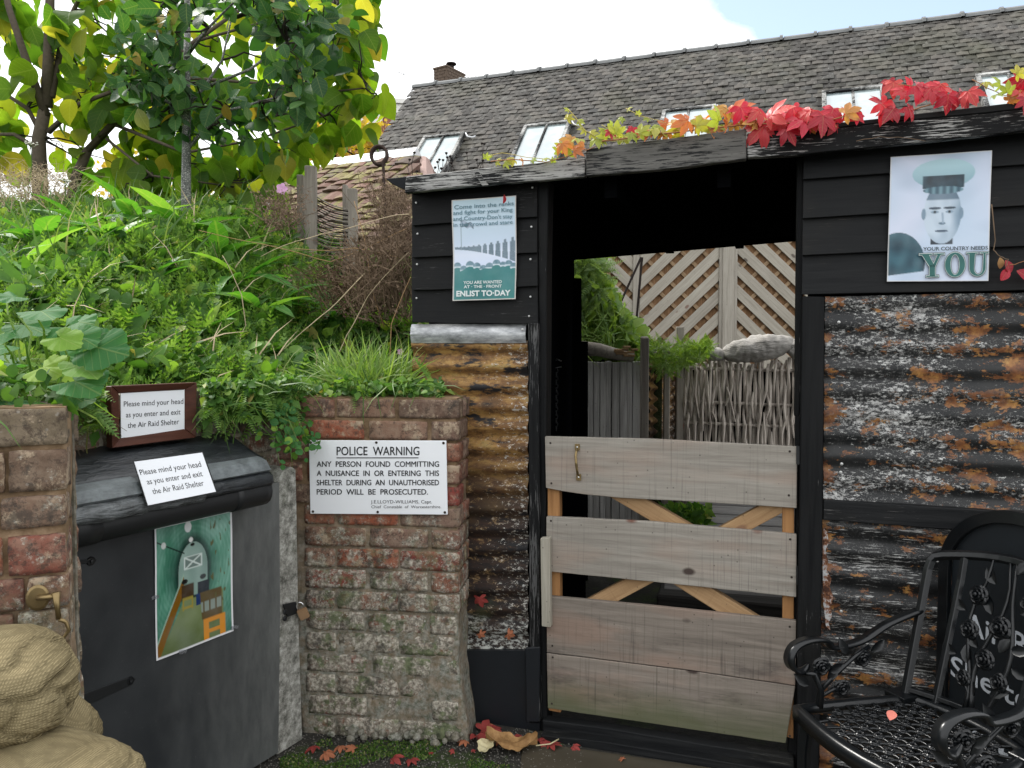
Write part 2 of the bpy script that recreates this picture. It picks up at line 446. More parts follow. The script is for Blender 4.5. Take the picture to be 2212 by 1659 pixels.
# brick and mortar
def brick_mat(name, weather=0.5, zlo=0.2, zhi=0.95, dark=1.0, drab=0.0):
    t = NT(name, 0.88, 0.2)
    v = t.coord((1,1,1)); vr = t.coord((1,1,1), 11.0)
    r = t.objrand()
    base = t.ramp(r, [(0.0, (0.20, 0.085, 0.055)), (0.16, (0.21, 0.045, 0.035)), (0.3, (0.15, 0.095, 0.07)), (0.45, (0.29, 0.085, 0.045)), (0.6, (0.12, 0.075, 0.055)), (0.72, (0.22, 0.13, 0.09)), (0.86, (0.14, 0.05, 0.035)), (1.0, (0.24, 0.17, 0.13))])
    if drab: base = t.mix(t.step(t.math('FRACT', t.math('MULTIPLY', r, 13.7)), 0.40, 0.5, 0.15, min(1.0, drab * 1.3)), base, t.ramp(t.math('FRACT', t.math('MULTIPLY', r, 7.3)), [(0, (0.15, 0.12, 0.075)), (0.4, (0.21, 0.175, 0.11)), (0.7, (0.12, 0.11, 0.075)), (1, (0.19, 0.13, 0.09))]))
    mott = t.noise(22, vr, 7, 0.7)
    c = t.mix(t.step(mott, 0.44, 0.60, 0, 0.6), base, t.mix(0.5, base, (0.34, 0.27, 0.20)))
    c = t.mix(t.step(t.noise(48, vr, 7, 0.8), 0.50, 0.60, 0, 0.75), c, (0.055, 0.038, 0.03))
    sand = t.step(t.noise(13, vr, 8, 0.78), 0.54, 0.60)
    c = t.mix(t.math('MULTIPLY', sand, 0.55 + 0.3 * weather), c, (0.38, 0.30, 0.21))
    z = t.sep(v, 2)
    zz = t.math('ADD', z, t.step(t.noise(4.5, v, 5), 0, 1, -0.3, 0.3))
    wet = t.step(zz, zhi, zlo, 0.0, 1.0)
    wn_ = t.noise(19, v, 10, 0.8)
    wh = t.math('MULTIPLY', t.step(t.math('ADD', wn_, t.step(wet, 0, 1, -0.10, 0.11)), 0.50, 0.555), 0.55 + 0.35 * weather)
    c = t.mix(wh, c, t.ramp(t.noise(70, v, 5, 0.7), [(0.38, (0.12, 0.115, 0.095)), (0.50, (0.29, 0.275, 0.225)), (0.62, (0.58, 0.55, 0.47))]))
    gn = t.math('MULTIPLY', t.step(t.noise(8, v, 8, 0.75), 0.50, 0.57), t.step(wet, 0.25, 0.85, 0, 0.9))
    c = t.mix(gn, c, t.ramp(t.noise(40, v, 5), [(0.35, (0.045, 0.06, 0.028)), (0.65, (0.17, 0.20, 0.10))]))
    ring = t.step(t.voro(38, v), 0.14, 0.08)
    c = t.mix(t.math('MULTIPLY', ring, t.step(wet, 0.2, 0.8, 0.2, 0.8)), c, (0.50, 0.50, 0.46))
    dk = t.step(t.noise(9, vr, 9, 0.8), 0.535, 0.60, 0, 0.72)
    c = t.mix(dk, c, (0.045, 0.04, 0.035))
    if dark != 1.0: c = t.mix(1.0, c, (dark, dark, dark), 'MULTIPLY')
    t.color(c)
    t.bump(t.noise(90, vr, 8, 0.75), 0.75, 0.004); t.bump(t.noise(20, v, 6), 0.35, 0.008)
    return t.m
M_BRICK = brick_mat('pier_brick', 0.8, 0.35, 1.08, 1.0, 0.0)
M_BRICKL = brick_mat('mossy_brick', 0.7, 0.35, 1.35, 1.0, 0.5)
M_BRICKD = brick_mat('grimy_brick', 0.5, 0.9, 1.7, 0.62)
def mortar(name, a, b, zlo, zhi):
    t = NT(name, 0.95, 0.1); v = t.coord()
    c = t.ramp(t.noise(13, v, 8, 0.7), [(0.3, tuple(x*0.5 for x in a)), (0.5, a), (0.68, b)])
    z = t.sep(v, 2)
    zz = t.math('ADD', z, t.step(t.noise(4.5, v, 5), 0, 1, -0.3, 0.3))
    wet = t.step(zz, zhi, zlo, 0, 1)
    c = t.mix(t.math('MULTIPLY', wet, t.step(t.noise(20, v, 8, 0.7), 0.42, 0.58, 0.45, 1.0)), c, t.ramp(t.noise(50, v, 6, 0.7), [(0.35, (0.09, 0.10, 0.07)), (0.65, (0.36, 0.35, 0.31))]))
    t.color(c).bump(t.noise(80, v, 8, 0.75), 0.8, 0.005)
    return t.m
M_MORTAR = mortar('sandy_mortar', (0.20, 0.135, 0.08), (0.34, 0.24, 0.155), 0.45, 1.0)
M_MORTARD = mortar('dark_mortar', (0.12, 0.095, 0.065), (0.2, 0.16, 0.11), 0.6, 1.7)
def concrete_mat():
    t = NT('rough_concrete', 0.92, 0.15); v = t.coord()
    c = t.ramp(t.noise(26, v, 10, 0.8), [(0.38, (0.07, 0.07, 0.06)), (0.5, (0.24, 0.235, 0.21)), (0.62, (0.46, 0.455, 0.42))])
    c = t.mix(t.step(t.noise(5, v, 5), 0.55, 0.7, 0, 0.5), c, (0.10, 0.115, 0.07))
    t.color(c).bump(t.noise(40, v, 8, 0.7), 0.7, 0.006)
    return t.m
M_CONC = concrete_mat()

def door_mat():
    t = NT('scuffed_black_sheet', 0.35, 0.4); v = t.coord()
    x = t.sep(v, 0)
    c = t.ramp(t.noise(5, v, 4), [(0.3, (0.014, 0.016, 0.019)), (0.7, (0.028, 0.031, 0.034))])
    # dust gathered towards the latch side
    d = t.math('ADD', x, t.step(t.noise(2.2, t.coord((1.5, 1, 0.6)), 5), 0, 1, -0.34, 0.34))
    c = t.mix(t.step(d, -0.62, 0.05, 0.04, 0.85), c, t.ramp(t.noise(1.0, t.coord((30, 30, 9)), 6, 0.7), [(0.35, (0.12, 0.126, 0.122)), (0.65, (0.19, 0.196, 0.188))]))
    blot = t.step(t.noise(1.0, t.coord((14, 10, 6)), 5, 0.7), 0.60, 0.70, 0, 0.35)
    c = t.mix(t.math('MULTIPLY', blot, t.step(x, -0.35, -0.12)), c, (0.03, 0.032, 0.035))
    sc = t.step(t.voro(16, t.coord((1, 1, 2.2), 0, (0, 0.6, 0))), 0.05, 0.02, 0, 0.4)
    c = t.mix(sc, c, (0.08, 0.08, 0.08))
    c = t.mix(t.step(t.noise(60, v, 6, 0.8), 0.60, 0.75, 0, 0.3), c, (0.15, 0.15, 0.15))
    t.color(c).rough(t.step(t.noise(7, v, 5), 0.3, 0.7, 0.32, 0.6)).bump(t.noise(6, v, 3), 0.06, 0.01)
    return t.m
M_DOOR = door_mat()
M_DKMETAL = plain('black_strap_iron', (0.010, 0.011, 0.012), 0.45, 0.4, bump=0.1)
def bitumen(name, gloss, wr, tone):
    t = NT(name, gloss, 0.5); v = t.coord()
    n = t.noise(1.0, t.coord((9, 30, 60)), 5, 0.6, 1.2)
    t.color(t.ramp(t.noise(24, v, 6, 0.7), [(0.35, tuple(x*0.6 for x in tone)), (0.7, tuple(x*1.5 for x in tone))]))
    t.bump(n, wr, 0.012); t.bump(t.noise(70, v, 4), wr*0.4, 0.002)
    return t.m
M_BITU = bitumen('bitumen_sheet', 0.33, 0.6, (0.018, 0.021, 0.024))
M_BITU2 = bitumen('grey_painted_batten', 0.5, 0.35, (0.11, 0.125, 0.13))
M_BITU3 = bitumen('wrinkled_black_plastic', 0.25, 1.0, (0.10, 0.108, 0.112))
M_RUBBER = plain('black_pipe', (0.011, 0.012, 0.013), 0.5, 0.4, bump=0.1)

M_PAPER = plain('white_paper', (0.78, 0.80, 0.84), 0.5, 0.3, var=0.02)
M_LAM = NT('clear_laminate', 0.08, 0.5); M_LAM.color((0.8, 0.82, 0.86)); M_LAM.p.inputs['Transmission Weight'].default_value = 0.9; M_LAM.p.inputs['Roughness'].default_value = 0.1; M_LAM = M_LAM.m
def enamel():
    t = NT('white_enamel', 0.22, 0.5); v = t.coord()
    c = t.mix(t.step(t.noise(5, v, 4), 0.5, 0.8, 0, 0.35), (0.80, 0.82, 0.85), (0.68, 0.70, 0.73))
    t.color(c).bump(t.noise(6, v, 3), 0.04, 0.01)
    return t.m
M_ENAM = enamel()
M_INK = plain('black_lettering', (0.012, 0.012, 0.014), 0.4, 0.3, var=0.1)
M_RUSTDOT = plain('rusty_screw', (0.03, 0.022, 0.018), 0.8, 0.3)
M_SCREW = plain('zinc_screw', (0.45, 0.45, 0.44), 0.4, 0.5, 0.6)
M_MAHOG = wood('brown_picture_frame', (0.045, 0.016, 0.010), (0.095, 0.034, 0.022), 'x', 0, 0, rough=0.45)
M_BRASS = plain('aged_brass', (0.22, 0.16, 0.075), 0.42, 0.5, 0.8, 0.35, 60)
M_BRASS2 = plain('dull_brass_padlock', (0.30, 0.185, 0.10), 0.5, 0.4, 0.4, 0.2, 60)
M_STEEL = plain('bright_steel', (0.6, 0.6, 0.6), 0.25, 0.5, 0.9)
M_IRON = NT('black_cast_iron_paint', 0.28, 0.4); M_IRON.color((0.004, 0.005, 0.006)); M_IRON.bump(M_IRON.noise(60, M_IRON.coord(), 5), 0.12, 0.003); M_IRON = M_IRON.m
M_CHALK = plain('chalkboard_black', (0.010, 0.013, 0.016), 0.45, 0.35, bump=0.03)
M_LETTER = plain('white_paint_lettering', (0.50, 0.53, 0.57), 0.6, 0.3, var=0.3)

def vcol(name, rough=0.35, spec=0.4):
    t = NT(name, rough, spec)
    a = t.node('ShaderNodeVertexColor'); a.layer_name = 'print'
    n = t.noise(8, t.coord(), 5)
    t.color(t.mix(t.step(n, 0.4, 0.8, 0, 0.16), a.outputs[0], (0.5, 0.56, 0.6))); return t.m
M_PRINT = vcol('printed_poster')
M_PHOTO = vcol('glossy_photo_print', 0.25)

def leafmat(name, stops, trans=0.45, rough=0.5, rnd='island', spec=0.3, tint=(1.65, 1.7, 0.55)):
    t = NT(name, rough, spec)
    r = t.island() if rnd == 'island' else t.objrand()
    c = t.ramp(r, stops)
    n = t.noise(30, t.coord(), 4)
    c = t.mix(t.step(n, 0.35, 0.7, 0, 0.3), c, t.mix(1.0, c, (0.6, 0.65, 0.6), 'MULTIPLY'))
    if rnd == 'obj':
        oc = t.coord(); ax = t.math('ABSOLUTE', t.sep(oc, 0)); yy = t.sep(oc, 1)
        mid = t.step(ax, 0.022, 0.008)
        wv = t.math('SINE', t.math('MULTIPLY', t.math('SUBTRACT', yy, t.math('MULTIPLY', ax, 0.75)), 40.0))
        vn = t.math('MAXIMUM', mid, t.step(wv, 0.90, 0.99, 0, 0.6))
        c = t.mix(t.math('MULTIPLY', vn, 0.38), c, t.mix(0.5, c, (0.45, 0.5, 0.2)))
        t.bump(vn, 0.25, 0.02)
    t.color(c)
    tr = t.node('ShaderNodeBsdfTranslucent'); t.put(tr.inputs[0], t.mix(1.0, c, tint, 'MULTIPLY'))
    mx = t.node('ShaderNodeMixShader'); mx.inputs[0].default_value = trans
    t.l.new(t.p.outputs[0], mx.inputs[1]); t.l.new(tr.outputs[0], mx.inputs[2]); t.l.new(mx.outputs[0], t.out.inputs[0])
    return t.m
TREE1_STOPS = [(0.0, (0.06, 0.14, 0.02)), (0.35, (0.11, 0.21, 0.024)), (0.7, (0.18, 0.27, 0.03)), (0.9, (0.29, 0.30, 0.045)), (1.0, (0.38, 0.29, 0.07))]
M_LEAF1 = leafmat('big_yellowing_leaf', TREE1_STOPS, 0.74, 0.5, 'obj')
M_LEAF1I = leafmat('big_yellowing_leaf_mass', TREE1_STOPS, 0.74, 0.5)
TREE2_STOPS = [(0.0, (0.020, 0.062, 0.022)), (0.5, (0.036, 0.11, 0.034)), (0.93, (0.08, 0.18, 0.05)), (1.0, (0.32, 0.22, 0.04))]
M_LEAF2 = leafmat('dark_oval_leaf', TREE2_STOPS, 0.35, 0.5, 'obj', 0.25)
M_LEAF2I = leafmat('dark_oval_leaf_mass', TREE2_STOPS, 0.35, 0.5, 'island', 0.25)
M_YTREE = leafmat('autumn_yellow_leaf', [(0.0, (0.30, 0.20, 0.03)), (1.0, (0.55, 0.40, 0.07))], 0.4)
M_GRASS = leafmat('grass_blade', [(0.0, (0.05, 0.11, 0.025)), (0.6, (0.10, 0.20, 0.04)), (0.9, (0.2, 0.27, 0.08)), (1.0, (0.40, 0.36, 0.2))], 0.4)
M_GRASSB = leafmat('bright_grass_blade', [(0.0, (0.11, 0.21, 0.04)), (1.0, (0.26, 0.36, 0.10))], 0.42)
M_FERN = leafmat('feathery_yarrow', [(0.0, (0.07, 0.16, 0.03)), (1.0, (0.20, 0.32, 0.08))], 0.4)
M_HERB = leafmat('small_herb_leaf', [(0.0, (0.035, 0.095, 0.02)), (0.55, (0.085, 0.19, 0.035)), (0.85, (0.17, 0.30, 0.06)), (0.95, (0.26, 0.36, 0.09)), (1.0, (0.38, 0.33, 0.12))], 0.4, 0.55, 'island', 0.2)
M_DOCK = leafmat('broad_dock_leaf', [(0.0, (0.05, 0.17, 0.03)), (0.6, (0.09, 0.25, 0.045)), (1.0, (0.19, 0.36, 0.08))], 0.45, 0.42, 'obj', 0.3)
M_CELA = leafmat('lobed_bluish_leaf', [(0.0, (0.045, 0.15, 0.05)), (0.7, (0.075, 0.21, 0.065)), (1.0, (0.26, 0.40, 0.06))], 0.45, 0.6, 'obj', 0.12)
M_DRY = plain('dry_stem', (0.15, 0.105, 0.07), 0.85, 0.15, var=0.7, scale=14)
M_DRYP = plain('pale_dry_stem', (0.42, 0.34, 0.22), 0.8, 0.2, var=0.3, scale=9)
M_DRYD = plain('dark_seedhead', (0.025, 0.02, 0.018), 0.9, 0.1)
M_BARK = plain('tree_bark', (0.085, 0.070, 0.052), 0.9, 0.15, var=0.45, scale=45, bump=0.6)
def bark2():
    t = NT('speckled_bark', 0.85, 0.2); v = t.coord()
    c = t.ramp(t.noise(20, v, 6, 0.7), [(0.35, (0.075, 0.078, 0.075)), (0.65, (0.17, 0.175, 0.165))])
    c = t.mix(t.step(t.noise(1, t.coord((120, 120, 220)), 3), 0.56, 0.62), c, (0.5, 0.5, 0.47))
    t.color(c).bump(t.noise(60, v, 5), 0.4, 0.003); return t.m
M_BARK2 = bark2()
M_TWIG = plain('dark_twig', (0.03, 0.026, 0.02), 0.85, 0.15)
CREEP = {
    'red': leafmat('crimson_creeper_leaf', [(0.0, (0.30, 0.008, 0.022)), (0.5, (0.50, 0.015, 0.045)), (1.0, (0.56, 0.07, 0.06))], 0.3, 0.4, 'obj', 0.4, (1.3, 0.6, 0.7)),
    'orange': leafmat('orange_creeper_leaf', [(0.0, (0.50, 0.11, 0.05)), (0.5, (0.50, 0.20, 0.08)), (1.0, (0.50, 0.30, 0.09))], 0.35, 0.45, 'obj'),
    'yellow': leafmat('yellow_creeper_leaf', [(0.0, (0.42, 0.36, 0.07)), (0.5, (0.36, 0.38, 0.07)), (1.0, (0.27, 0.33, 0.07))], 0.4, 0.45, 'obj'),
}
M_SOIL = NT('bank_soil', 0.95, 0.1); _v = M_SOIL.coord()
M_SOIL.color(M_SOIL.ramp(M_SOIL.noise(12, _v, 7, 0.7), [(0.35, (0.012, 0.016, 0.007)), (0.6, (0.03, 0.035, 0.014)), (0.75, (0.05, 0.042, 0.025))])).bump(M_SOIL.noise(25, _v, 7), 0.8, 0.03); M_SOIL = M_SOIL.m

def hessian(name, a, b):
    t = NT(name, 0.95, 0.1)
    v = t.coord()
    w1 = t.node('ShaderNodeTexWave', wave_type='BANDS', bands_direction='X'); w1.inputs['Scale'].default_value = 80; w1.inputs['Distortion'].default_value = 1.5; w1.inputs['Detail Scale'].default_value = 3
    w2 = t.node('ShaderNodeTexWave', wave_type='BANDS', bands_direction='Z'); w2.inputs['Scale'].default_value = 80; w2.inputs['Distortion'].default_value = 1.5; w2.inputs['Detail Scale'].default_value = 3
    t.l.new(v, w1.inputs[0]); t.l.new(v, w2.inputs[0])
    wv = t.math('MULTIPLY', w1.outputs['Fac'], w2.outputs['Fac'])
    c = t.ramp(t.noise(7, v, 5), [(0.3, a), (0.7, b)])
    c = t.mix(t.step(wv, 0.05, 0.5, 0.45, 0.0), c, tuple(x*0.35 for x in a))
    z = t.noise(3.0, v, 5)
    c = t.mix(t.step(z, 0.55, 0.75, 0, 0.5), c, tuple(x*0.5 for x in a))
    c = t.mix(t.step(t.noise(14, v, 7, 0.75), 0.50, 0.62, 0, 0.45), c, tuple(x*0.45 for x in a))
    t.color(c); t.bump(t.noise(1.0, t.coord((5, 5, 16), 0, (0, 0.5, 0.3)), 4, 0.6, 1.0), 0.9, 0.035); t.bump(wv, 0.5, 0.003); return t.m
M_SACK = hessian('hessian_sacking', (0.19, 0.15, 0.08), (0.31, 0.255, 0.145))
M_SACKG = hessian('bleached_sacking', (0.34, 0.32, 0.295), (0.50, 0.48, 0.45))

def tile_mat(name, base, lich, moss=0.0):
    t = NT(name, 0.85, 0.2); v = t.coord((1,1,1), 9.0)
    r = t.island(); r2 = t.objrand()
    rr = t.math('FRACT', t.math('ADD', r, r2))
    c = t.ramp(rr, base)
    c = t.mix(t.step(t.noise(1.0, t.coord((5, 5, 5)), 8, 0.75), 0.52, 0.72, 0, 0.55), c, lich)
    c = t.mix(t.step(t.noise(30, v, 5, 0.75), 0.60, 0.68, 0, 0.6), c, tuple(min(1, x*1.9) for x in lich))
    c = t.mix(t.step(t.noise(0.8, v, 4), 0.5, 0.75, 0, 0.35), c, (0.07, 0.075, 0.035))
    if moss:
        c = t.mix(t.math('MULTIPLY', t.step(t.noise(3.6, v, 6, 0.65), 0.50, 0.58), moss), c, t.ramp(t.noise(50, v, 4), [(0.3, (0.11, 0.13, 0.03)), (0.7, (0.34, 0.34, 0.08))]))
    t.color(c).bump(t.noise(25, v, 6), 0.5, 0.01); return t.m
M_TILE = tile_mat('dark_clay_tile', [(0, (0.030, 0.028, 0.026)), (0.35, (0.055, 0.052, 0.048)), (0.7, (0.090, 0.082, 0.073)), (1, (0.045, 0.045, 0.044))], (0.20, 0.20, 0.185))
M_TILER = tile_mat('mossy_red_tile', [(0, (0.13, 0.065, 0.05)), (0.4, (0.10, 0.058, 0.046)), (0.7, (0.17, 0.09, 0.07)), (1, (0.08, 0.06, 0.05))], (0.20, 0.17, 0.13), 0.5)
M_RIDGE = plain('grey_ridge_tile', (0.16, 0.165, 0.165), 0.8, 0.2, var=0.35, scale=9, bump=0.3)
M_LEAD = plain('lead_flashing', (0.60, 0.62, 0.64), 0.5, 0.3, var=0.25, scale=8)
def glassm():
    t = NT('roof_light_glass', 0.06, 0.8)
    v = t.coord((1,1,1), 5.0)
    t.color(t.mix(t.step(t.noise(5, v, 5), 0.4, 0.7), (0.20, 0.25, 0.26), (0.30, 0.36, 0.36)))
    t.p.inputs['Specular IOR Level'].default_value = 1.0; t.p.inputs['IOR'].default_value = 2.2
    t.rough(t.step(t.noise(8, v, 4), 0.4, 0.7, 0.04, 0.28))
    return t.m
M_GLASS = glassm()
M_WFRAME = black_wood('flaked_window_frame', 'x', 0.85, 1.0, (0.55, 0.55, 0.53))
M_FARBRICK = NT('distant_red_brick', 0.9, 0.2); _v = M_FARBRICK.coord()
M_FARBRICK.color(M_FARBRICK.ramp(M_FARBRICK.noise(30, _v, 3), [(0.3, (0.22, 0.085, 0.06)), (0.7, (0.33, 0.15, 0.11))])); M_FARBRICK = M_FARBRICK.m
M_FARSTONE = plain('cream_cornice', (0.72, 0.71, 0.68), 0.8, 0.2, var=0.08)
M_FARSLATE = plain('far_grey_slate', (0.17, 0.175, 0.17), 0.8, 0.2, var=0.35, scale=5)
M_CHIM = plain('sooty_chimney_brick', (0.115, 0.085, 0.065), 0.9, 0.2, var=0.45, scale=40)
M_PINKW = plain('pink_washed_wall', (0.42, 0.30, 0.27), 0.9, 0.2, var=0.25, scale=12)
M_BARNW = plain('barn_brick_wall', (0.25, 0.13, 0.09), 0.9, 0.2, var=0.3, scale=20)
M_YARDG = plain('yard_wall_render', (0.06, 0.06, 0.05), 0.9, 0.1, var=0.4, scale=5)

def ground_mat():
    t = NT('wet_dark_tarmac', 0.6, 0.35); v = t.coord()
    c = t.ramp(t.noise(40, v, 8, 0.75), [(0.35, (0.016, 0.015, 0.013)), (0.6, (0.045, 0.042, 0.036)), (0.75, (0.10, 0.095, 0.085))])
    ms = t.step(t.noise(5, v, 7, 0.7), 0.52, 0.60)
    c = t.mix(t.math('MULTIPLY', ms, 0.8), c, t.ramp(t.noise(70, v, 4), [(0.35, (0.02, 0.035, 0.008)), (0.65, (0.06, 0.10, 0.02))]))
    t.color(c).bump(t.noise(60, v, 8, 0.75), 0.8, 0.008); return t.m
M_GROUND = ground_mat()
M_SLAB = plain('damp_concrete_apron', (0.062, 0.052, 0.036), 0.6, 0.3, var=0.3, scale=6, bump=0.2)
M_GRIT = plain('loose_grit', (0.20, 0.19, 0.17), 0.9, 0.2, var=0.6, scale=5)
def dead_leaf(name, a, b):
    t = NT(name, 0.7, 0.25); v = t.coord()
    t.color(t.ramp(t.noise(25, v, 6, 0.7), [(0.3, a), (0.7, b)])); return t.m
M_FLEAF = [dead_leaf('fallen_red_leaf', (0.16, 0.02, 0.02), (0.34, 0.06, 0.05)), dead_leaf('fallen_orange_leaf', (0.26, 0.07, 0.035), (0.38, 0.16, 0.08))]
M_BROWNLEAF = dead_leaf('crisp_brown_leaf', (0.17, 0.085, 0.03), (0.44, 0.26, 0.11))
M_CREAMLEAF = dead_leaf('cream_leaf', (0.48, 0.42, 0.24), (0.62, 0.56, 0.36))
M_PINKF = plain('pink_petal', (0.62, 0.35, 0.55), 0.6, 0.2, var=0.1)
M_WHITEF = plain('white_umbel', (0.75, 0.76, 0.70), 0.7, 0.2, var=0.1)

def torn_mat():
    t = NT('torn_zinc_and_rust', 0.6, 0.3); v = t.coord()
    c = t.ramp(t.noise(28, v, 7, 0.75), [(0.40, (0.05, 0.02, 0.012)), (0.48, (0.22, 0.09, 0.04)), (0.54, (0.42, 0.42, 0.42)), (0.7, (0.60, 0.60, 0.59))])
    t.color(c).bump(t.noise(40, v, 6), 0.6, 0.004); return t.m
M_TORN = torn_mat()
M_LATTX = wood('brown_trellis_slat', (0.20, 0.13, 0.075), (0.36, 0.25, 0.15), 'x', 0.0, 0.0)  # browner wood of the thin cross slats behind the front ones
# ================================================================== ground and hidden land
rnd = random.Random(7)
def project(p):
    q = cam.matrix_basis.inverted() @ Vector(p)
    return (1106 + FPX * q.x / -q.z, 829.5 - FPX * q.y / -q.z)

g = Geo().add([(-600, -600, 0), (600, -600, 0), (600, 600, 0), (-600, 600, 0)], [(0, 1, 2, 3)])
tag(obj('ground', g.mesh('ground', fix=False), M_GROUND), kind='structure')

EDGE = [(-3, 1.66), (-1.75, 1.66), (-1.44, 2.26), (-1.05, 3.0), (-.9, 3.12), (9, 3.12)]
def edge_y(x):
    """front edge of the raised bank, following the walls that hold it"""
    for (xa, ya), (xb, yb) in zip(EDGE, EDGE[1:]):
        if x < xb: return ya + (yb - ya) * max(0, x - xa) / (xb - xa)
    return EDGE[-1][1]
def bank_z(x, y):
    e = edge_y(x)
    d = max(0.0, y - e)
    top = 2.28 + 0.10 * min(1, max(0, (-x - 1.5))) - 0.30 * min(1, max(0, (x + 1.9) / 1.5))
    s = 1.27 + 0.30 * d
    k = 0.25
    h = min(s, top) if abs(s - top) > k else (s + top) / 2 - (k - abs(s - top)) ** 2 / (4 * k) * 0 - abs(s - top) / 2
    h -= max(0, y - 7.5) * 0.35
    if x > -1.15: h -= .26 * min(1, (x + 1.15) / .35) * math.exp(-((y - 3.85) / .42) ** 2)
    return h + 0.05 * mnoise.noise(Vector((x * 1.7, y * 1.7, 0))) + 0.025 * mnoise.noise(Vector((x * 6, y * 6, 3)))
xs = list(np.linspace(-9, -1.6, 40)) + list(np.linspace(-1.55, -0.40, 40))
nx = len(xs); V = []; F = []
ny = 70
for j in range(ny):
    for i, x in enumerate(xs):
        y = edge_y(x) + (j / (ny - 1)) ** 1.4 * 9.5
        V.append((x, y, bank_z(x, y)))
for j in range(ny - 1):
    for i in range(nx - 1):
        a = j * nx + i; F.append((a, a + 1, a + nx + 1, a + nx))
base = len(V)
for i, x in enumerate(xs): V.append((x, edge_y(x), 0.0))
for i in range(nx - 1): F.append((base + i, base + i + 1, i + 1, i))
tag(obj('earth_bank', mesh('earth_bank', V, F, True), M_SOIL), kind='structure')

# ================================================================== the long tiled barn behind
BA = math.radians(19.8)
BM = frame((0, 14, 0), -19.8)
barn = thing('barn', 'long brick barn with a dark clay tiled roof and a row of roof lights', 'building', BM)
RIDGE_Z, EAVE_Z, PITCHB = 6.36, 2.9, math.radians(45)
XL, XR = -1.93, 17.0
RUN = RIDGE_Z - EAVE_Z
def roofp(x, s, lift=0.0):
    """point on the near roof slope: s metres down from the ridge, in the barn's frame"""
    return Vector((x, -s * math.cos(PITCHB) - lift * math.sin(PITCHB), RIDGE_Z - s * math.sin(PITCHB) + lift * math.cos(PITCHB)))
SL = RUN / math.sin(PITCHB)
g = Geo().prism([(XL+.06, -RUN+.3, 0), (XR, -RUN+.3, 0), (XR, -RUN+.3, EAVE_Z+.2), (XL+.06, -RUN+.3, EAVE_Z+.2)], [(XL+.06, RUN-.3, 0), (XR, RUN-.3, 0), (XR, RUN-.3, EAVE_Z+.2), (XL+.06, RUN-.3, EAVE_Z+.2)])
g.prism([(XL+.07, -RUN+.3, EAVE_Z+.21), (XL+.07, RUN-.3, EAVE_Z+.21), (XL+.07, 0, RIDGE_Z-.1)], [(XL+.3, -RUN+.3, EAVE_Z+.21), (XL+.3, RUN-.3, EAVE_Z+.21), (XL+.3, 0, RIDGE_Z-.1)])
obj('wall', g.mesh('wall'), M_BARNW, barn, BM)
g = Geo()
for sg in (1, -1):
    q = [roofp(XL+.02, 0, -.03), roofp(XR, 0, -.03), roofp(XR, SL, -.03), roofp(XL+.02, SL, -.03)]
    q2 = [p - Vector((0, 0, .08)) for p in q]
    if sg < 0: q = [Vector((p.x, -p.y, p.z)) for p in q]; q2 = [Vector((p.x, -p.y, p.z)) for p in q2]
    g.prism(q, q2)
obj('roof', g.mesh('roof'), M_TILE, barn, BM)

# roof lights: top corners read off the ridge side, 0.92 m long down the slope
def roof_hit(px, py, lift=0.06):
    N = BM.to_3x3() @ Vector((0, -math.sin(PITCHB), math.cos(PITCHB)))
    P0 = BM @ roofp(0, 0, lift)
    p = BM.inverted() @ hit(px, py, P0, N)
    return p.x, -p.y / math.cos(PITCHB) - lift * 0
lights_px = [((919, 297), (1008, 288)), ((1136, 272), (1236, 263)), ((1433, 241), (1548, 228)), ((1775, 201), (1909, 187)), ((2104, 164), (2247, 151))]
lights = []
for (a, b) in lights_px:
    xa, sa = roof_hit(*a); xb, sb = roof_hit(*b)
    lights.append((xa, xb, (sa + sb) / 2 - 0.02, (sa + sb) / 2 + 1.42))
TW, TG = 0.155, 0.120
def tile_box(w, l, t):
    """a plain tile: x across, y down the slope, z out; slightly cambered"""
    v = []
    for (yy, zz) in ((0, 0), (l, 0)):
        for xx, cz in ((-w/2, 0), (0, t * 0.35), (w/2, 0)):
            v.append((xx, yy, zz + cz))
    for (yy, zz) in ((0, t), (l, t)):
        for xx, cz in ((-w/2, 0), (0, t * 0.35), (w/2, 0)):
            v.append((xx, yy, zz + cz))
    f = [(6,7,10,9), (7,8,11,10), (3,4,10,9)[::-1], (4,5,11,10)[::-1], (0,6,9,3), (2,5,11,8), (0,1,7,6), (1,2,8,7)]
    return v, f
tv, tf = tile_box(TW - .006, 0.22, 0.016)
tile_me = [mesh('tile', tile_box(TW - w_, 0.22, t_)[0], tf) for w_, t_ in ((.006, .016), (.010, .018), (.004, .015))]
slots = []
nrow = int(SL / TG) + 1
for r in range(nrow):
    s = r * TG + 0.05
    off = (r % 2) * TW / 2
    n = int((XR - XL) / TW)
    for c in range(n):
        x = XL + off + c * TW + TW / 2 + rnd.uniform(-.006, .006)
        if any(a - .02 < x < b + .02 and s0 - .02 < s + .12 < s1 + .02 for a, b, s0, s1 in lights): continue
        sag = 0.02 * mnoise.noise(Vector((x * .6, s * .8, 2)))
        slots.append((x, s - 0.09 + sag * .6, 0.012 + sag + rnd.uniform(-.003, .003), rnd.gauss(0, .022), rnd.gauss(0.075, .018)))
def tile_mat4(x, s, lift, yaw, tilt):
    # local tile y runs down the slope; tilted so its lower edge rides on the course below
    down = Vector((0, -math.cos(PITCHB), -math.sin(PITCHB))); out = Vector((0, -math.sin(PITCHB), math.cos(PITCHB)))
    R = Matrix((Vector((-1, 0, 0)), down, out)).transposed()
    R = R @ Matrix.Rotation(yaw, 3, 'Z') @ Matrix.Rotation(tilt, 3, 'X')
    M = R.to_4x4(); M.translation = roofp(x, s, lift); return M
near = []
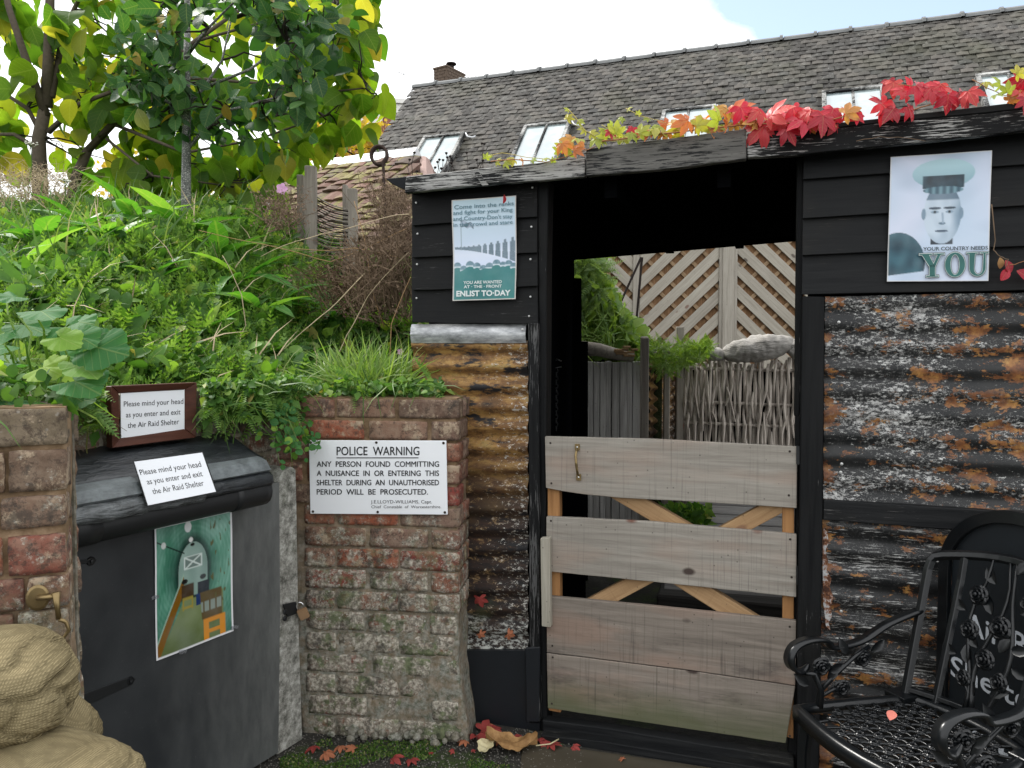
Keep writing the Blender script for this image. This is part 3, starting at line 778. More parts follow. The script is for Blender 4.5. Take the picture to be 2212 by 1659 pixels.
for i, sl in enumerate(slots):
    p = BM @ roofp(sl[0], sl[1] + .1)
    px, py = project(p)
    if -20 < px < 2212 and 0 < py < 372 - (px - 890) * 0.118: near.append(((p - CAMP).length, i))
near.sort(); chosen = {i for _, i in near[:300]}
VV = []; FF = []
for i, sl in enumerate(slots):
    M = tile_mat4(*sl)
    if i in chosen:
        obj('tile', rnd.choice(tile_me), M_TILE, barn, BM @ M)
    else:
        n = len(VV); VV += [M @ Vector(p) for p in tv]; FF += [tuple(k + n for k in q) for q in tf]
tag(obj('tile_courses', mesh('tile_courses', VV, FF), M_TILE, barn, BM), kind='stuff')
# ridge tiles: half-round with a raised collar
def ridge_mesh():
    g = Geo(); L = 0.49
    def half(y0, y1, r):
        v = []; n = 7
        for yy in (y0, y1):
            for k in range(n):
                q = math.pi * k / (n - 1); v.append((yy, -r * 1.25 * math.cos(q), r * math.sin(q) * 0.9))
        f = [(k, k+1, n+k+1, n+k) for k in range(n-1)] + [tuple(range(n)), tuple(range(2*n-1, n-1, -1))]
        g.add(v, f)
    half(0, L - .05, .105); half(L - .05, L - .005, .128)
    return g.mesh('ridge_tile')
rm = ridge_mesh(); x = XL
while x < 10.5:
    M = Matrix.Translation((x, 0, RIDGE_Z - .045 + rnd.uniform(-.006, .006))) @ Matrix.Rotation(rnd.gauss(0, .012), 4, 'Z')
    obj('ridge_tile', rm, M_RIDGE, barn, BM @ M); x += 0.5
# roof lights
for (xa, xb, s0, s1) in lights:
    down = Vector((0, -math.cos(PITCHB), -math.sin(PITCHB))); out = Vector((0, -math.sin(PITCHB), math.cos(PITCHB)))
    R = Matrix((Vector((1, 0, 0)), down, -out)).transposed().to_4x4()      # local z points into the roof
    R.translation = roofp(xa, s0, 0.10); w = xb - xa; l = s1 - s0
    g = Geo().box((0, 0, -.02), (w, .055, .10)); g.box((0, .056, -.02), (.055, l, .10)); g.box((w-.055, .056, -.02), (w, l, .10)); g.box((.056, l-.05, -.012), (w-.056, l, .08))
    g.box((w/2-.016, .056, -.012), (w/2+.016, l-.051, .03))
    wn_o = obj('roof_light', g.mesh('roof_light', .004), M_WFRAME, barn, BM @ R)
    for k in (0, 1):
        gg = Geo().box((.058 + k*(w/2-.042+.002), .058, .012), (w/2-.018 + k*(w/2-.042+.002), l-.053, .018))
        obj('pane', gg.mesh('pane'), M_GLASS, wn_o, BM @ R)
    gg = Geo().tube([(w+.01, .02, .0), (w+.06, .10, .02), (w+.15, .13, .03), (w+.2, .1, .03)], .014, 6)
    obj('lead_tag', gg.mesh('lead_tag', smooth=True), M_LEAD, wn_o, BM @ R)

# ================================================================== far house with cream cornice, chimney, aerials
fh_c = at_depth(850, 300, 30)
FM = frame((fh_c.x, fh_c.y, 0), 6)
far = thing('far_house', 'distant red brick house with curved cream cornice and grey roof', 'house', FM)
def zof(py, Y): return CAMZ + (756 - py) / FPX * Y
def curve_front(x0, x1, z0, z1, bow, th=1.5, n=12):
    g = Geo(); F_ = []; B_ = []
    for k in range(n + 1):
        u = k / n; xx = x0 + (x1 - x0) * u; yy = -bow * math.sin(math.pi * u)
        F_.append((xx, yy)); 
    fr = [(a, b, z0) for a, b in F_]; frt = [(a, b, z1) for a, b in F_]
    bk = [(a, th, z0) for a, b in F_]; bkt = [(a, th, z1) for a, b in F_]
    m = n + 1; v = fr + frt + bk + bkt; f = []
    for k in range(n):
        f += [(k, k+1, m+k+1, m+k), (2*m+k+1, 2*m+k, 3*m+k, 3*m+k+1), (m+k, m+k+1, 3*m+k+1, 3*m+k), (k+1, k, 2*m+k, 2*m+k+1)]
    f += [(0, m, 3*m, 2*m), (m-1, 3*m-1, 4*m-1, 2*m-1)]
    return g.add(v, f)
obj('wall', curve_front(-3.2, 2.0, 0, zof(262, 30), .6, 4).mesh('wall'), M_FARBRICK, far, FM)
obj('cornice', curve_front(-3.5, 2.2, zof(261, 30), zof(243, 30), .72, 4).mesh('cornice'), M_FARSTONE, far, FM)
obj('cornice', curve_front(-3.6, 2.3, zof(242, 30), zof(233, 30), .82, 4).mesh('cornice'), M_FARSTONE, far, FM)
g = Geo().prism([(-3.6, -.6, zof(232, 30)), (4.2, -.6, zof(232, 30)), (4.0, 2, zof(196, 30)), (1.2, 2, zof(200, 30)), (-3.2, 2, zof(226, 30))], [(-3.6, 6, zof(232, 30)), (4.2, 6, zof(232, 30)), (4.0, 4, zof(196, 30)), (1.2, 4, zof(200, 30)), (-3.2, 4, zof(226, 30))])
obj('roof', g.mesh('roof'), M_FARSLATE, far, FM)
for cx in (-2.3, -.75, .95):
    g = Geo().prism([(cx-.36, -.72, zof(297, 30)), (cx+.30, -.72, zof(297, 30)), (cx+.42, -.72, zof(265, 30)), (cx-.46, -.72, zof(265, 30))], [(cx-.36, -.4, zof(297, 30)), (cx+.30, -.4, zof(297, 30)), (cx+.42, -.4, zof(265, 30)), (cx-.46, -.4, zof(265, 30))])
    obj('window_lintel', g.mesh('window_lintel'), M_FARSTONE, far, FM)

cc = at_depth(968, 200, 19)
CM = frame((cc.x, cc.y, 0), -33)
chim = thing('chimney_stack', 'sooty brick chimney stack rising behind the barn ridge', 'chimney', CM)
zt = zof(166, 19)
g = Geo().box((-.19, -.3, 3.5), (.19, .42, zt)); g.box((-.21, -.33, zt), (.21, .45, zt+.05)); 
obj('stack', g.mesh('stack', .01), M_CHIM, chim, CM)
cb = mesh('brick', *tile_box(.115, .02, .05))
for r in range(9):
    for c in range(6):
        y0 = -.29 + c * .118 + (r % 2) * .05
        if y0 > .40: continue
        gg = Geo().box((.188, y0, zt - .075 * (r+1) + .006), (.2, min(y0 + .106, .42), zt - .075 * r - .004)); obj('brick', gg.mesh('brick'), M_CHIM, chim, CM)
    for c in range(3):
        x0 = -.19 + c * .128 - (r % 2) * .06
        gg = Geo().box((max(x0, -.19), -.312, zt - .075 * (r+1) + .006), (min(x0 + .116, .19), -.298, zt - .075 * r - .004)); obj('brick', gg.mesh('brick'), M_CHIM, chim, CM)
g = Geo().lathe([(.075, 0), (.07, .12), (.06, .14)], 12, Matrix.Translation((.02, .1, zt + .05))); g.lathe([(.13, .16), (.12, .19), (.02, .22)], 12, Matrix.Translation((.02, .1, zt + .05)))
obj('chimney_pot', g.mesh('chimney_pot'), M_DRYD, chim, CM)
def aerial(px, py, Y, h, label, big):
    b = at_depth(px, py, Y); M = frame((b.x, b.y, b.z), 20)
    g = Geo().tube([(0, 0, -h), (0, 0, .05)], .018 if big else .012, 5)
    g.tube([(-.3, 0, .02), (.32, .1, .10 if big else -.08)], .013, 5)
    for k in range(6 if big else 2):
        x_ = -.25 + k * .1; g.tube([(x_, -.10, .02 - k*.0), (x_, .12, .12 if big else .04)], .010, 4); 
        if big: g.tube([(x_, 0, -.06), (x_, .02, .14)], .008, 4)
    o = tag(obj('aerial', g.mesh('aerial'), M_DKMETAL, None, M), label, 'aerial')
aerial(1008, 172, 20, .9, 'spiky television aerial beside the brick chimney', True)
aerial(872, 158, 32, 1.6, 'small thin aerial alone in the white sky left of the chimney', False)

# ================================================================== small outbuilding with a mossy red roof
OB = hit(905, 336, (0, 7.9, 0), Vector((math.sin(math.radians(25)), math.cos(math.radians(25)), 0)))
OM = frame((OB.x, OB.y, 0), -25)
out = thing('outbuilding', 'low outbuilding with mossy red tiles under a lead ridge', 'building', OM)
OZ = OB.z; op = math.radians(38)
def orf(x, s, lift=0): return Vector((x + .62 * s * math.cos(op), -s * math.cos(op) - lift * math.sin(op), OZ - s * math.sin(op) + lift * math.cos(op)))
OLEN = 1.75; OS = 1.9
g = Geo().prism([orf(-OLEN, 0, -.02), orf(0, 0, -.02), orf(0, OS, -.02), orf(-OLEN, OS, -.02)], [p - Vector((0, 0, .07)) for p in [orf(-OLEN, 0, -.02), orf(0, 0, -.02), orf(0, OS, -.02), orf(-OLEN, OS, -.02)]])
g.prism([Vector((p.x, -p.y, p.z)) for p in [orf(-OLEN, 0.02, -.02), orf(0, 0.02, -.02), orf(0, OS, -.02), orf(-OLEN, OS, -.02)]], [Vector((p.x, -p.y, p.z - .07)) for p in [orf(-OLEN, 0.02, -.02), orf(0, 0.02, -.02), orf(0, OS, -.02), orf(-OLEN, OS, -.02)]])
obj('roof', g.mesh('roof'), M_TILER, out, OM)
ye = OS * math.cos(op) - .1; ze = OZ - OS * math.sin(op)
g = Geo().prism([(-OLEN + .05 + .62*ye, -ye, 0), (-.03 + .62*ye, -ye, 0), (-.03 + .62*ye, -ye, ze-.02), (-OLEN + .05 + .62*ye, -ye, ze-.02)], [(-OLEN+.05, ye, 0), (-.03, ye, 0), (-.03, ye, ze-.02), (-OLEN+.05, ye, ze-.02)])
obj('wall', g.mesh('wall'), M_PINKW, out, OM)
g = Geo().prism([(0.02+.62*ye, -ye, ze - .1), (0.02, ye, ze - .1), (0.02, 0.05, OZ - .02), (0.02, -.05, OZ - .02)], [(.10+.62*ye, -ye, ze - .1), (.10, ye, ze - .1), (.10, .05, OZ - .02), (.10, -.05, OZ - .02)])
obj('gable', g.mesh('gable', .02), M_PINKW, out, OM)
otv, otf = tile_box(.172, .26, .022)
ots = [mesh('tile', tile_box(w_, .26, t_)[0], otf) for w_, t_ in ((.172, .022), (.168, .026), (.176, .02))]
for r in range(15):
    s = .04 + r * .115
    for c in range(11):
        x = -OLEN + .02 + c * .178 + (r % 2) * .085 + rnd.uniform(-.01, .01)
        if x > -.03 or x < -OLEN: continue
        down = Vector((0, -math.cos(op), -math.sin(op))); o_ = Vector((0, -math.sin(op), math.cos(op)))
        R = (Matrix((Vector((-1, 0, 0)), down, o_)).transposed() @ Matrix.Rotation(rnd.gauss(0, .04), 3, 'Z') @ Matrix.Rotation(rnd.gauss(.10, .03), 3, 'X') @ Matrix.Rotation(rnd.gauss(0, .05), 3, 'Y')).to_4x4()
        R.translation = orf(x, s - .06, .022 + rnd.uniform(-.004, .006))
        obj('tile', rnd.choice(ots), M_TILER, out, OM @ R)
x = -OLEN
while x < -.05:
    L = min(rnd.uniform(.45, .62), -x)
    g = Geo().add([(x, -.14, OZ - .035), (x + L, -.14, OZ - .03), (x + L, -.03, OZ + .085), (x, -.03, OZ + .09), (x, .1, OZ - .03), (x+L, .1, OZ - .03), (x, .0, OZ-.09), (x+L, .0, OZ-.09)], [(0,1,2,3), (3,2,5,4), (0,3,4,6), (1,7,5,2), (0,6,7,1), (4,5,7,6)])
    obj('lead_flashing', g.mesh('lead_flashing', .006), M_LEAD, out, OM); x += L - .02
    
# ================================================================== shed (the black boarded shelter)
FA = -18.0
SM = frame((0, 2.95, 0), FA)
shed = thing('shed', 'black boarded shed with rusty corrugated panels and an open passage', 'shed', SM)
def clap(TL, TR, BR, BL, mat, y_top=-.006, y_bot=-.026):
    fr = [fpx(SM, *TL, y_top), fpx(SM, *TR, y_top), fpx(SM, *BR, y_bot), fpx(SM, *BL, y_bot)]
    n = 6; top = []; bot = []
    for k in range(n + 1):
        u = k / n
        top.append(fr[0].lerp(fr[1], u)); bot.append(fr[3].lerp(fr[2], u) + Vector((0, rnd.uniform(-.0012, .0012), rnd.uniform(-.0015, .0015))))
    back = lambda p, q: p + Vector((0, q, 0))
    poly_f = bot + top[::-1]
    g = Geo(); m = n + 1
    v = bot + top + [back(p, .016) for p in bot] + [back(p, .016) for p in top]
    f = []
    for k in range(n):
        f += [(k, k+1, m+k+1, m+k), (2*m+k+1, 2*m+k, 3*m+k, 3*m+k+1), (m+k, m+k+1, 3*m+k+1, 3*m+k), (k+1, k, 2*m+k, 2*m+k+1)]
    f += [(0, m, 3*m, 2*m), (m-1, 3*m-1, 4*m-1, 2*m-1)]
    g.add(v, f)
    return obj('clapboard', g.mesh('clapboard', .0015), mat, shed, SM)
# left stack of boards
Lx, Rx = 889, 1161
lb = [(398, 385), (487, 468), (557, 545), (627, 618), (697, 699)]
for k in range(4):
    (a0, b0), (a1, b1) = lb[k], lb[k + 1]
    clap((Lx, a0 - 8), (Rx, b0 - 8), (Rx + rnd.randint(-1, 1), b1), (Lx + rnd.randint(-1, 1), a1), M_CLAP)
# right stack of boards, running on past the frame
def rline(y0, y1, x): return y0 + (y1 - y0) * (x - 1735) / (2212 - 1735)
rb = [(325, 262), (387, 355), (472, 443), (551, 532), (636, 627)]
XE = 2560
for k in range(4):
    t0, t1 = rb[k][0], rline(rb[k][0], rb[k][1], XE); u0, u1 = rb[k+1][0], rline(rb[k+1][0], rb[k+1][1], XE)
    clap((1736 - k, t0 - 8), (XE, t1 - 8), (XE, u1), (1735 - k, u0), M_CLAP2)
# screws and nails on the boards
gs = Geo()
for (x_, y_) in [(1150, 405), (1148, 490), (1146, 560), (1146, 641), (1143, 683), (899, 438), (902, 505), (901, 571), (900, 644), (1052, 0)]:
    if y_ > 100:
        p = fpx(SM, x_, y_, -.023); gs.lathe([(.0045, 0), (.0035, .003), (0.0001, .0035)], 8, Matrix.Translation(p) @ Matrix.Rotation(math.radians(90), 4, 'X'))
tag(obj('nail_heads', gs.mesh('nail_heads'), M_SCREW, shed, SM), kind='stuff')

def warped(M, top, bot, y0, thick, name, mat, parent, bevel=.0025, seed=0, amp=.002, n=24):
    """long board: top and bottom edges given as pixel polylines, resampled with a little waviness"""
    r = random.Random(seed)
    def samp(pl, u):
        L = [0]
        for a, b in zip(pl, pl[1:]): L.append(L[-1] + math.dist(a, b))
        s = u * L[-1]
        for k in range(len(pl) - 1):
            if s <= L[k+1] + 1e-6:
                w = (s - L[k]) / max(1e-9, L[k+1] - L[k]); return (pl[k][0] + (pl[k+1][0] - pl[k][0]) * w, pl[k][1] + (pl[k+1][1] - pl[k][1]) * w)
        return pl[-1]
    T = [fpx(M, *samp(top, k / n), y0) for k in range(n + 1)]
    B = [fpx(M, *samp(bot, k / n), y0) for k in range(n + 1)]
    for k, p in enumerate(T): p.z += amp * mnoise.noise(Vector((k * .35, seed, 1))); p.y += amp * mnoise.noise(Vector((k * .2, seed, 5)))
    for k, p in enumerate(B): p.z += amp * mnoise.noise(Vector((k * .35, seed, 3)))
    m = n + 1; bk = Vector((0, thick, 0))
    v = B + T + [p + bk for p in B] + [p + bk for p in T]; f = []
    for k in range(n):
        f += [(k, k+1, m+k+1, m+k), (2*m+k+1, 2*m+k, 3*m+k, 3*m+k+1), (m+k, m+k+1, 3*m+k+1, 3*m+k), (k+1, k, 2*m+k, 2*m+k+1)]
    f += [(0, m, 3*m, 2*m), (m-1, 3*m-1, 4*m-1, 2*m-1)]
    me = Geo().add(v, f).mesh(name, bevel)
    return obj(name, me, mat, parent, M)

YF = -.10      # fascia stands forward of the boards
warped(SM, [(877, 381), (1264, 341)], [(874, 417), (1000, 403), (1264, 381)], YF, .03, 'fascia_board', M_FASC1, shed, seed=1)
warped(SM, [(1266, 321), (1612, 278)], [(1266, 380), (1470, 362), (1540, 352), (1612, 343)], YF - .012, .035, 'fascia_board', M_FASC2, shed, seed=2)
warped(SM, [(1614, 296), (2212, 236), (2560, 200)], [(1614, 340), (1735, 334), (2212, 283), (2560, 250)], YF, .03, 'fascia_board', M_FASC3, shed, seed=3)
warped(SM, [(1614, 288), (2212, 219), (2560, 182)], [(1614, 295), (2212, 235), (2560, 199)], YF + .004, .03, 'roof_edge_batten', M_RAIL, shed, seed=4)
# white crossing brace showing on the left fascia
fprism(SM, [(1024, 373), (1034, 371), (1056, 400), (1042, 402)], YF - .004, .004, 'fascia_patch', M_FASC1, shed, .001)

# back of the passage
YB = 1.95
def sp(px, py, y): return fpx(SM, px, py, y)
# roof slab: from the fascia to the back edge
r0 = sp(880, 400, YF + .03); r1 = sp(2560, 230, YF + .03)
ra, rb_ = Vector((r0.x, YF + .032, r0.z)), Vector((r1.x, YF + .032, r1.z))
zl, zr = sp(1180, 541, YB).z, sp(1735, 500, YB).z
slope = (rb_.z - ra.z) / (rb_.x - ra.x)
# ceiling height at the facade line, in step with the fascia's lower edge
def ztop(x): 
    a = fpx(SM, 1000, 398, YF); b = fpx(SM, 2212, 272, YF)
    return a.z + (b.z - a.z) * (x - a.x) / (b.x - a.x)
def zback(x):
    xa = sp(1180, 541, YB).x; xb = sp(1735, 500, YB).x
    return zl + (zr - zl) * (x - xa) / (xb - xa)
xl, xr = r0.x, r1.x
v = []
for (x, y, z) in ((xl, YF + .032, ztop(xl)), (xr, YF + .032, ztop(xr)), (xr, YB + .25, zback(xr)), (xl, YB + .25, zback(xl))): v.append(Vector((x, y, z)))
g = Geo().prism(v, [p + Vector((0, 0, .035)) for p in v])
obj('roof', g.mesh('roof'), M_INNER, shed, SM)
# rafters under the roof, barely visible
for xx in (.35, .75, 1.1):
    g = Geo().prism([(xx, .02, ztop(xx) - .075), (xx + .045, .02, ztop(xx) - .075), (xx + .045, YB - .02, zback(xx) - .075), (xx, YB - .02, zback(xx) - .075)],
                    [(xx, .02, ztop(xx) - .002), (xx + .045, .02, ztop(xx) - .002), (xx + .045, YB - .02, zback(xx) - .002), (xx, YB - .02, zback(xx) - .002)])
    obj('rafter', g.mesh('rafter'), M_INNER, shed, SM)
# inside walls (left one behind the narrow left panel, right one behind the wide panel)
xil = sp(1183, 900, 0).x; xir = sp(1722, 900, 0).x
xe = sp(1236, 900, YB).x; zz_ = min(ztop(xil), zback(xil)) - .01
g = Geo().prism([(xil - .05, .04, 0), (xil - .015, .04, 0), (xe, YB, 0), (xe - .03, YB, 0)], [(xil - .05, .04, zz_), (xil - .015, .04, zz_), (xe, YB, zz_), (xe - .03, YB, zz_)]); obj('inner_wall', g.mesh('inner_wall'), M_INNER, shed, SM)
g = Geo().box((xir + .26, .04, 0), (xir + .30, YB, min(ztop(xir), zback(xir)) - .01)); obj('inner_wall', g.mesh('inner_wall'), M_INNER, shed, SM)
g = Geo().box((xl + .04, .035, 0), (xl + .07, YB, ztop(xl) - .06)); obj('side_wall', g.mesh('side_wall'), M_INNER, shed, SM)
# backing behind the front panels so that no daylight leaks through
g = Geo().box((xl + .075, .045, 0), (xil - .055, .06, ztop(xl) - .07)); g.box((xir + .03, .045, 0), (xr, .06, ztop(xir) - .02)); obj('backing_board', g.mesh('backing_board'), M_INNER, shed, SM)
# back frame: stepped left side and a sloping beam
pl = [(1150, 1200), (1150, 540), (1183, 545), (1183, 566), (1238, 560), (1238, 600), (1254, 601), (1254, 737), (1268, 738), (1268, 1200)]
fr = [sp(a, b, YB) for a, b in pl]; lowz = 0.0
fr[0].z = lowz; fr[-1].z = lowz
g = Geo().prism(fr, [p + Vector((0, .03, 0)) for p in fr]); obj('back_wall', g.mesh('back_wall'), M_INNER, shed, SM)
g = Geo().prism([sp(1184, 552, YB - .02), sp(1320, 541, YB - .02), sp(1735, 507, YB - .02), sp(1850, 497, YB - .02), sp(1850, 510, YB - .02), sp(1735, 519, YB - .02), sp(1184, 566, YB - .02)],
                [p + Vector((0, .018, 0)) for p in [sp(1184, 552, YB - .02), sp(1320, 541, YB - .02), sp(1735, 507, YB - .02), sp(1850, 497, YB - .02), sp(1850, 510, YB - .02), sp(1735, 519, YB - .02), sp(1184, 566, YB - .02)]])
obj('beam', g.mesh('beam'), M_INNER, shed, SM)
# barrier planks low at the back left of the passage
g = Geo().box((sp(1185, 1200, 1.2).x, 1.2, 0), (sp(1262, 1200, 1.2).x, 1.24, .95)); obj('inner_board', g.mesh('inner_board'), M_INNER, shed, SM)

# posts
warpz = lambda pts, y0, th, name, mat, bev=.003: fprism(SM, pts, y0, th, name, mat, shed, bev)
warpz([(1140, 698), (1162, 698), (1165, 1040), (1166, 1560), (1144, 1562), (1142, 1000)], -.03, .05, 'post', M_POSTG)
warpz([(1161, 385), (1185, 380), (1181, 560), (1178, 1000), (1182, 1605), (1167, 1603), (1166, 900), (1164, 700)], -.004, .08, 'post', M_POSTB)
warpz([(1134, 1400), (1166, 1398), (1163, 1560), (1137, 1560)], -.036, .012, 'post_cover', M_BLKPANEL)
warpz([(1733, 640), (1781, 641), (1778, 1000), (1772, 1560), (1768, 1700), (1722, 1700), (1722, 1320), (1727, 1100)], -.045, .09, 'post', M_POSTB)
warpz([(1722, 330), (1736, 328), (1734, 700), (1727, 900), (1716, 900)], .03, .06, 'post', M_POSTB)
# doorway rebate on the right: dark reddish edge
warpz([(1718, 900), (1729, 900), (1725, 1300), (1722, 1690), (1699, 1690), (1716, 1300)], .012, .05, 'door_stop', M_POSTB)
warped(SM, [(1779, 1081), (2075, 1099), (2560, 1135)], [(1778, 1124), (2060, 1144), (2560, 1185)], -.042, .035, 'rail', M_RAIL, shed, seed=8)
# threshold
warped(SM, [(1168, 1588), (1300, 1602), (1715, 1672)], [(1168, 1612), (1300, 1640), (1715, 1712)], -.075, .07, 'threshold', M_SILL, shed, seed=9)
warped(SM, [(1172, 1556), (1300, 1572), (1715, 1640)], [(1172, 1592), (1300, 1606), (1715, 1678)], -.03, .05, 'threshold', M_SILL, shed, seed=10)

def corrugated(M, TL, TR, BR, BL, y0, waves, amp, name, mat, parent, seed=0, ragged=.004, nx=60, per=12, dents=.004, phase=0.0):
    tl, tr, br, bl = [fpx(M, *p, y0) for p in (TL, TR, BR, BL)]
    nz = int(waves * per); V = []; F = []
    for j in range(nz + 1):
        v = j / nz; L = tl.lerp(bl, v); R = tr.lerp(br, v)
        for i in range(nx + 1):
            u = i / nx; p = L.lerp(R, u)
            rag = ragged * (.5 * mnoise.noise(Vector((v * 14, seed, 0))) + .6 * mnoise.noise(Vector((v * 90, seed, 9))))
            if i == 0: p.x += rag - ragged * .3
            y = y0 - amp * math.sin(2 * math.pi * (v * waves + phase)) + dents * mnoise.noise(Vector((p.x * 4, p.z * 4, seed)))
            if i < 3: y += (3 - i) * .0025 * mnoise.noise(Vector((v * 14, seed, 4)))
            p.z += .002 * mnoise.noise(Vector((p.x * 3, v * 8, seed + 3)))
            V.append((p.x, y, p.z))
    w = nx + 1
    for j in range(nz):
        for i in range(nx):
            a = j * w + i; F.append((a, a + w, a + w + 1, a + 1))
    return obj(name, mesh(name, V, F, True), mat, parent, M)
corrugated(SM, (890, 735), (1141, 735), (1141, 1412), (890, 1412), .012, 15.5, .010, 'corrugated_sheet', M_CORR_L, shed, 1, nx=30)
corrugated(SM, (889, 700), (1137, 700), (1137, 741), (889, 741), -.003, .52, .012, 'corrugated_sheet', M_GALV, shed, 2, nx=30, per=30, dents=.004, phase=-.02)
corrugated(SM, (1783, 640), (2560, 626), (2560, 1140), (1779, 1085), -.008, 9.4, .0042, 'corrugated_sheet', M_CORR_R, shed, 3, nx=90)
corrugated(SM, (1777, 1122), (2560, 1180), (2560, 1960), (1771, 1700), -.008, 11.6, .0055, 'corrugated_sheet', M_CORR_RL, shed, 4, nx=90, ragged=.006)
fprism(SM, [(1000, 1405), (1142, 1405), (1142, 1562), (1166, 1562), (1166, 1602), (1000, 1590)], -.012, .02, 'base_panel', M_BLKPANEL, shed, .001)
gs = Geo()
for (x_, y_) in [(1129, 712), (1131, 880), (1131, 1265), (1812, 696), (1818, 1002), (1816, 1020), (1812, 1084), (1817, 1320)]:
    p = fpx(SM, x_, y_, -.022); gs.lathe([(.005, 0), (.005, .003), (.0001, .005)], 10, Matrix.Translation(p) @ Matrix.Rotation(math.radians(90), 4, 'X'))
tag(obj('screw_heads', gs.mesh('screw_heads'), M_SCREW, shed, SM), kind='stuff')
# galvanised torn edge strip low on the right panel
pe = [(1779, 1140), (1789, 1150), (1791, 1180), (1786, 1215), (1797, 1250), (1801, 1290), (1797, 1330), (1802, 1365), (1790, 1350), (1779, 1300), (1777, 1200)]
pe = [(1779, 1140), (1787, 1150), (1790, 1172), (1783, 1190), (1789, 1212), (1786, 1232), (1796, 1250), (1792, 1268), (1800, 1290), (1795, 1312), (1797, 1332), (1790, 1345), (1794, 1362), (1784, 1352), (1778, 1300), (1777, 1200)]
fprism(SM, pe, -.017, .002, 'torn_edge', M_TORN, shed, 0)

# roof stub sticking out on the left, under the screw picket
fprism(SM, [(833, 386), (880, 381), (880, 411), (862, 405), (845, 396)], -.07, .25, 'roof_overhang', M_FELT, shed, .002)

# ================================================================== gate
gate = thing('gate', 'wide bare timber gate boards with orange pine braces and brass handle', 'gate', SM)
YG = -.028
def gboard(top, bot, seed, mat): return warped(SM, top, bot, YG, .022, 'gate_board', mat, gate, .0018, seed, .0012, 30)
gboard([(1177, 943), (1400, 948), (1722, 965)], [(1179, 1054), (1215, 1061), (1260, 1068), (1330, 1075), (1500, 1084), (1620, 1091), (1721, 1098)], 21, M_GATE)
gboard([(1180, 1116), (1400, 1127), (1721, 1155)], [(1180, 1234), (1400, 1256), (1720, 1290)], 22, M_GATE)
gboard([(1181, 1288), (1400, 1309), (1720, 1342)], [(1181, 1409), (1500, 1449), (1718, 1481)], 23, M_GATE2)
gboard([(1181, 1411), (1500, 1451), (1718, 1483)], [(1183, 1530), (1400, 1562), (1697, 1606)], 24, M_GATE2)
# lit upper edges are the boards' own thickness; frame behind
fprism(SM, [(1182, 950), (1208, 950), (1211, 1540), (1185, 1535)], YG + .023, .04, 'stile', M_PINEZ, gate, .002)
fprism(SM, [(1690, 970), (1716, 972), (1714, 1596), (1690, 1590)], YG + .023, .04, 'stile', M_PINEZ, gate, .002)
def brace(a, b, w, y): 
    pa, pb = fpx(SM, *a, y), fpx(SM, *b, y); d = (pb - pa).normalized(); n_ = Vector((-d.z, 0, d.x)) * w / 2
    # local frame so that the grain runs along the brace
    ang = math.atan2(d.z, d.x); L = (pb - pa).length
    B = SM @ Matrix.Translation(pa) @ Matrix.Rotation(-ang, 4, 'Y')
    obj('brace', Geo().box((0, 0, -w/2), (L, .035, w/2)).mesh('brace', .002), M_PINE, gate, B)
brace((1312, 1050), (1560, 1195), .062, YG + .024)
brace((1712, 1075), (1250, 1325), .058, YG + .028)
brace((1440, 1232), (1680, 1382), .062, YG + .024)
# pull handle
hb = fpx(SM, 1247, 964, YG); ht = fpx(SM, 1250, 1030, YG)
g = Geo()
top_, bot_ = fpx(SM, 1247, 966, YG - .004), fpx(SM, 1250, 1031, YG - .004)
pts = [top_ + Vector((0, -.002, -.008)), top_ + Vector((0, -.016, -.014)), top_ + Vector((0, -.026, -.030)), top_.lerp(bot_, .5) + Vector((0, -.030, 0)), bot_ + Vector((0, -.026, .030)), bot_ + Vector((0, -.016, .014)), bot_ + Vector((0, -.002, .008))]
g.tube(pts, [.004, .0045, .005, .005, .005, .0045, .004], 10)
for c in (top_, bot_): g.box((c.x - .009, c.y - .001, c.z - .012), (c.x + .009, c.y + .003, c.z + .012))
hnd = obj('handle', g.mesh('handle', smooth=False), M_BRASS, gate, SM)
gs = Geo()
for c in (top_, bot_): gs.lathe([(.004, 0), (.003, .002), (.0001, .003)], 10, Matrix.Translation(c + Vector((0, -.001, 0))) @ Matrix.Rotation(math.radians(90), 4, 'X'))
obj('screw', gs.mesh('screw'), M_STEEL, hnd, SM)
gs = Geo()
for (x_, y_) in [(1189, 957), (1191, 1044), (1706, 975), (1704, 1070), (1190, 1125), (1707, 1165), (1710, 1247), (1191, 1222), (1706, 1354), (1193, 1395), (1194, 1420), (1705, 1400), (1706, 1590), (1192, 1520)]:
    p = fpx(SM, x_, y_, YG - .0005); gs.lathe([(.0042, 0), (.0036, .001), (.0001, .0012)], 8, Matrix.Translation(p) @ Matrix.Rotation(math.radians(90), 4, 'X'))
tag(obj('nail_heads', gs.mesh('nail_heads'), M_RUSTDOT, gate, SM), kind='stuff')
fprism(SM, [(1167, 1163), (1187, 1162), (1189, 1356), (1170, 1353)], YG - .034, .03, 'closing_batten', M_STICK, gate, .002)
for (x_, y_) in ((1727, 985), (1727, 1245)):
    fprism(SM, [(x_ - 7, y_ - 22), (x_ + 1, y_ - 21), (x_ + 1, y_ + 20), (x_ - 7, y_ + 18)], YG - .006, .006, 'hinge', M_DKMETAL, gate, .001)

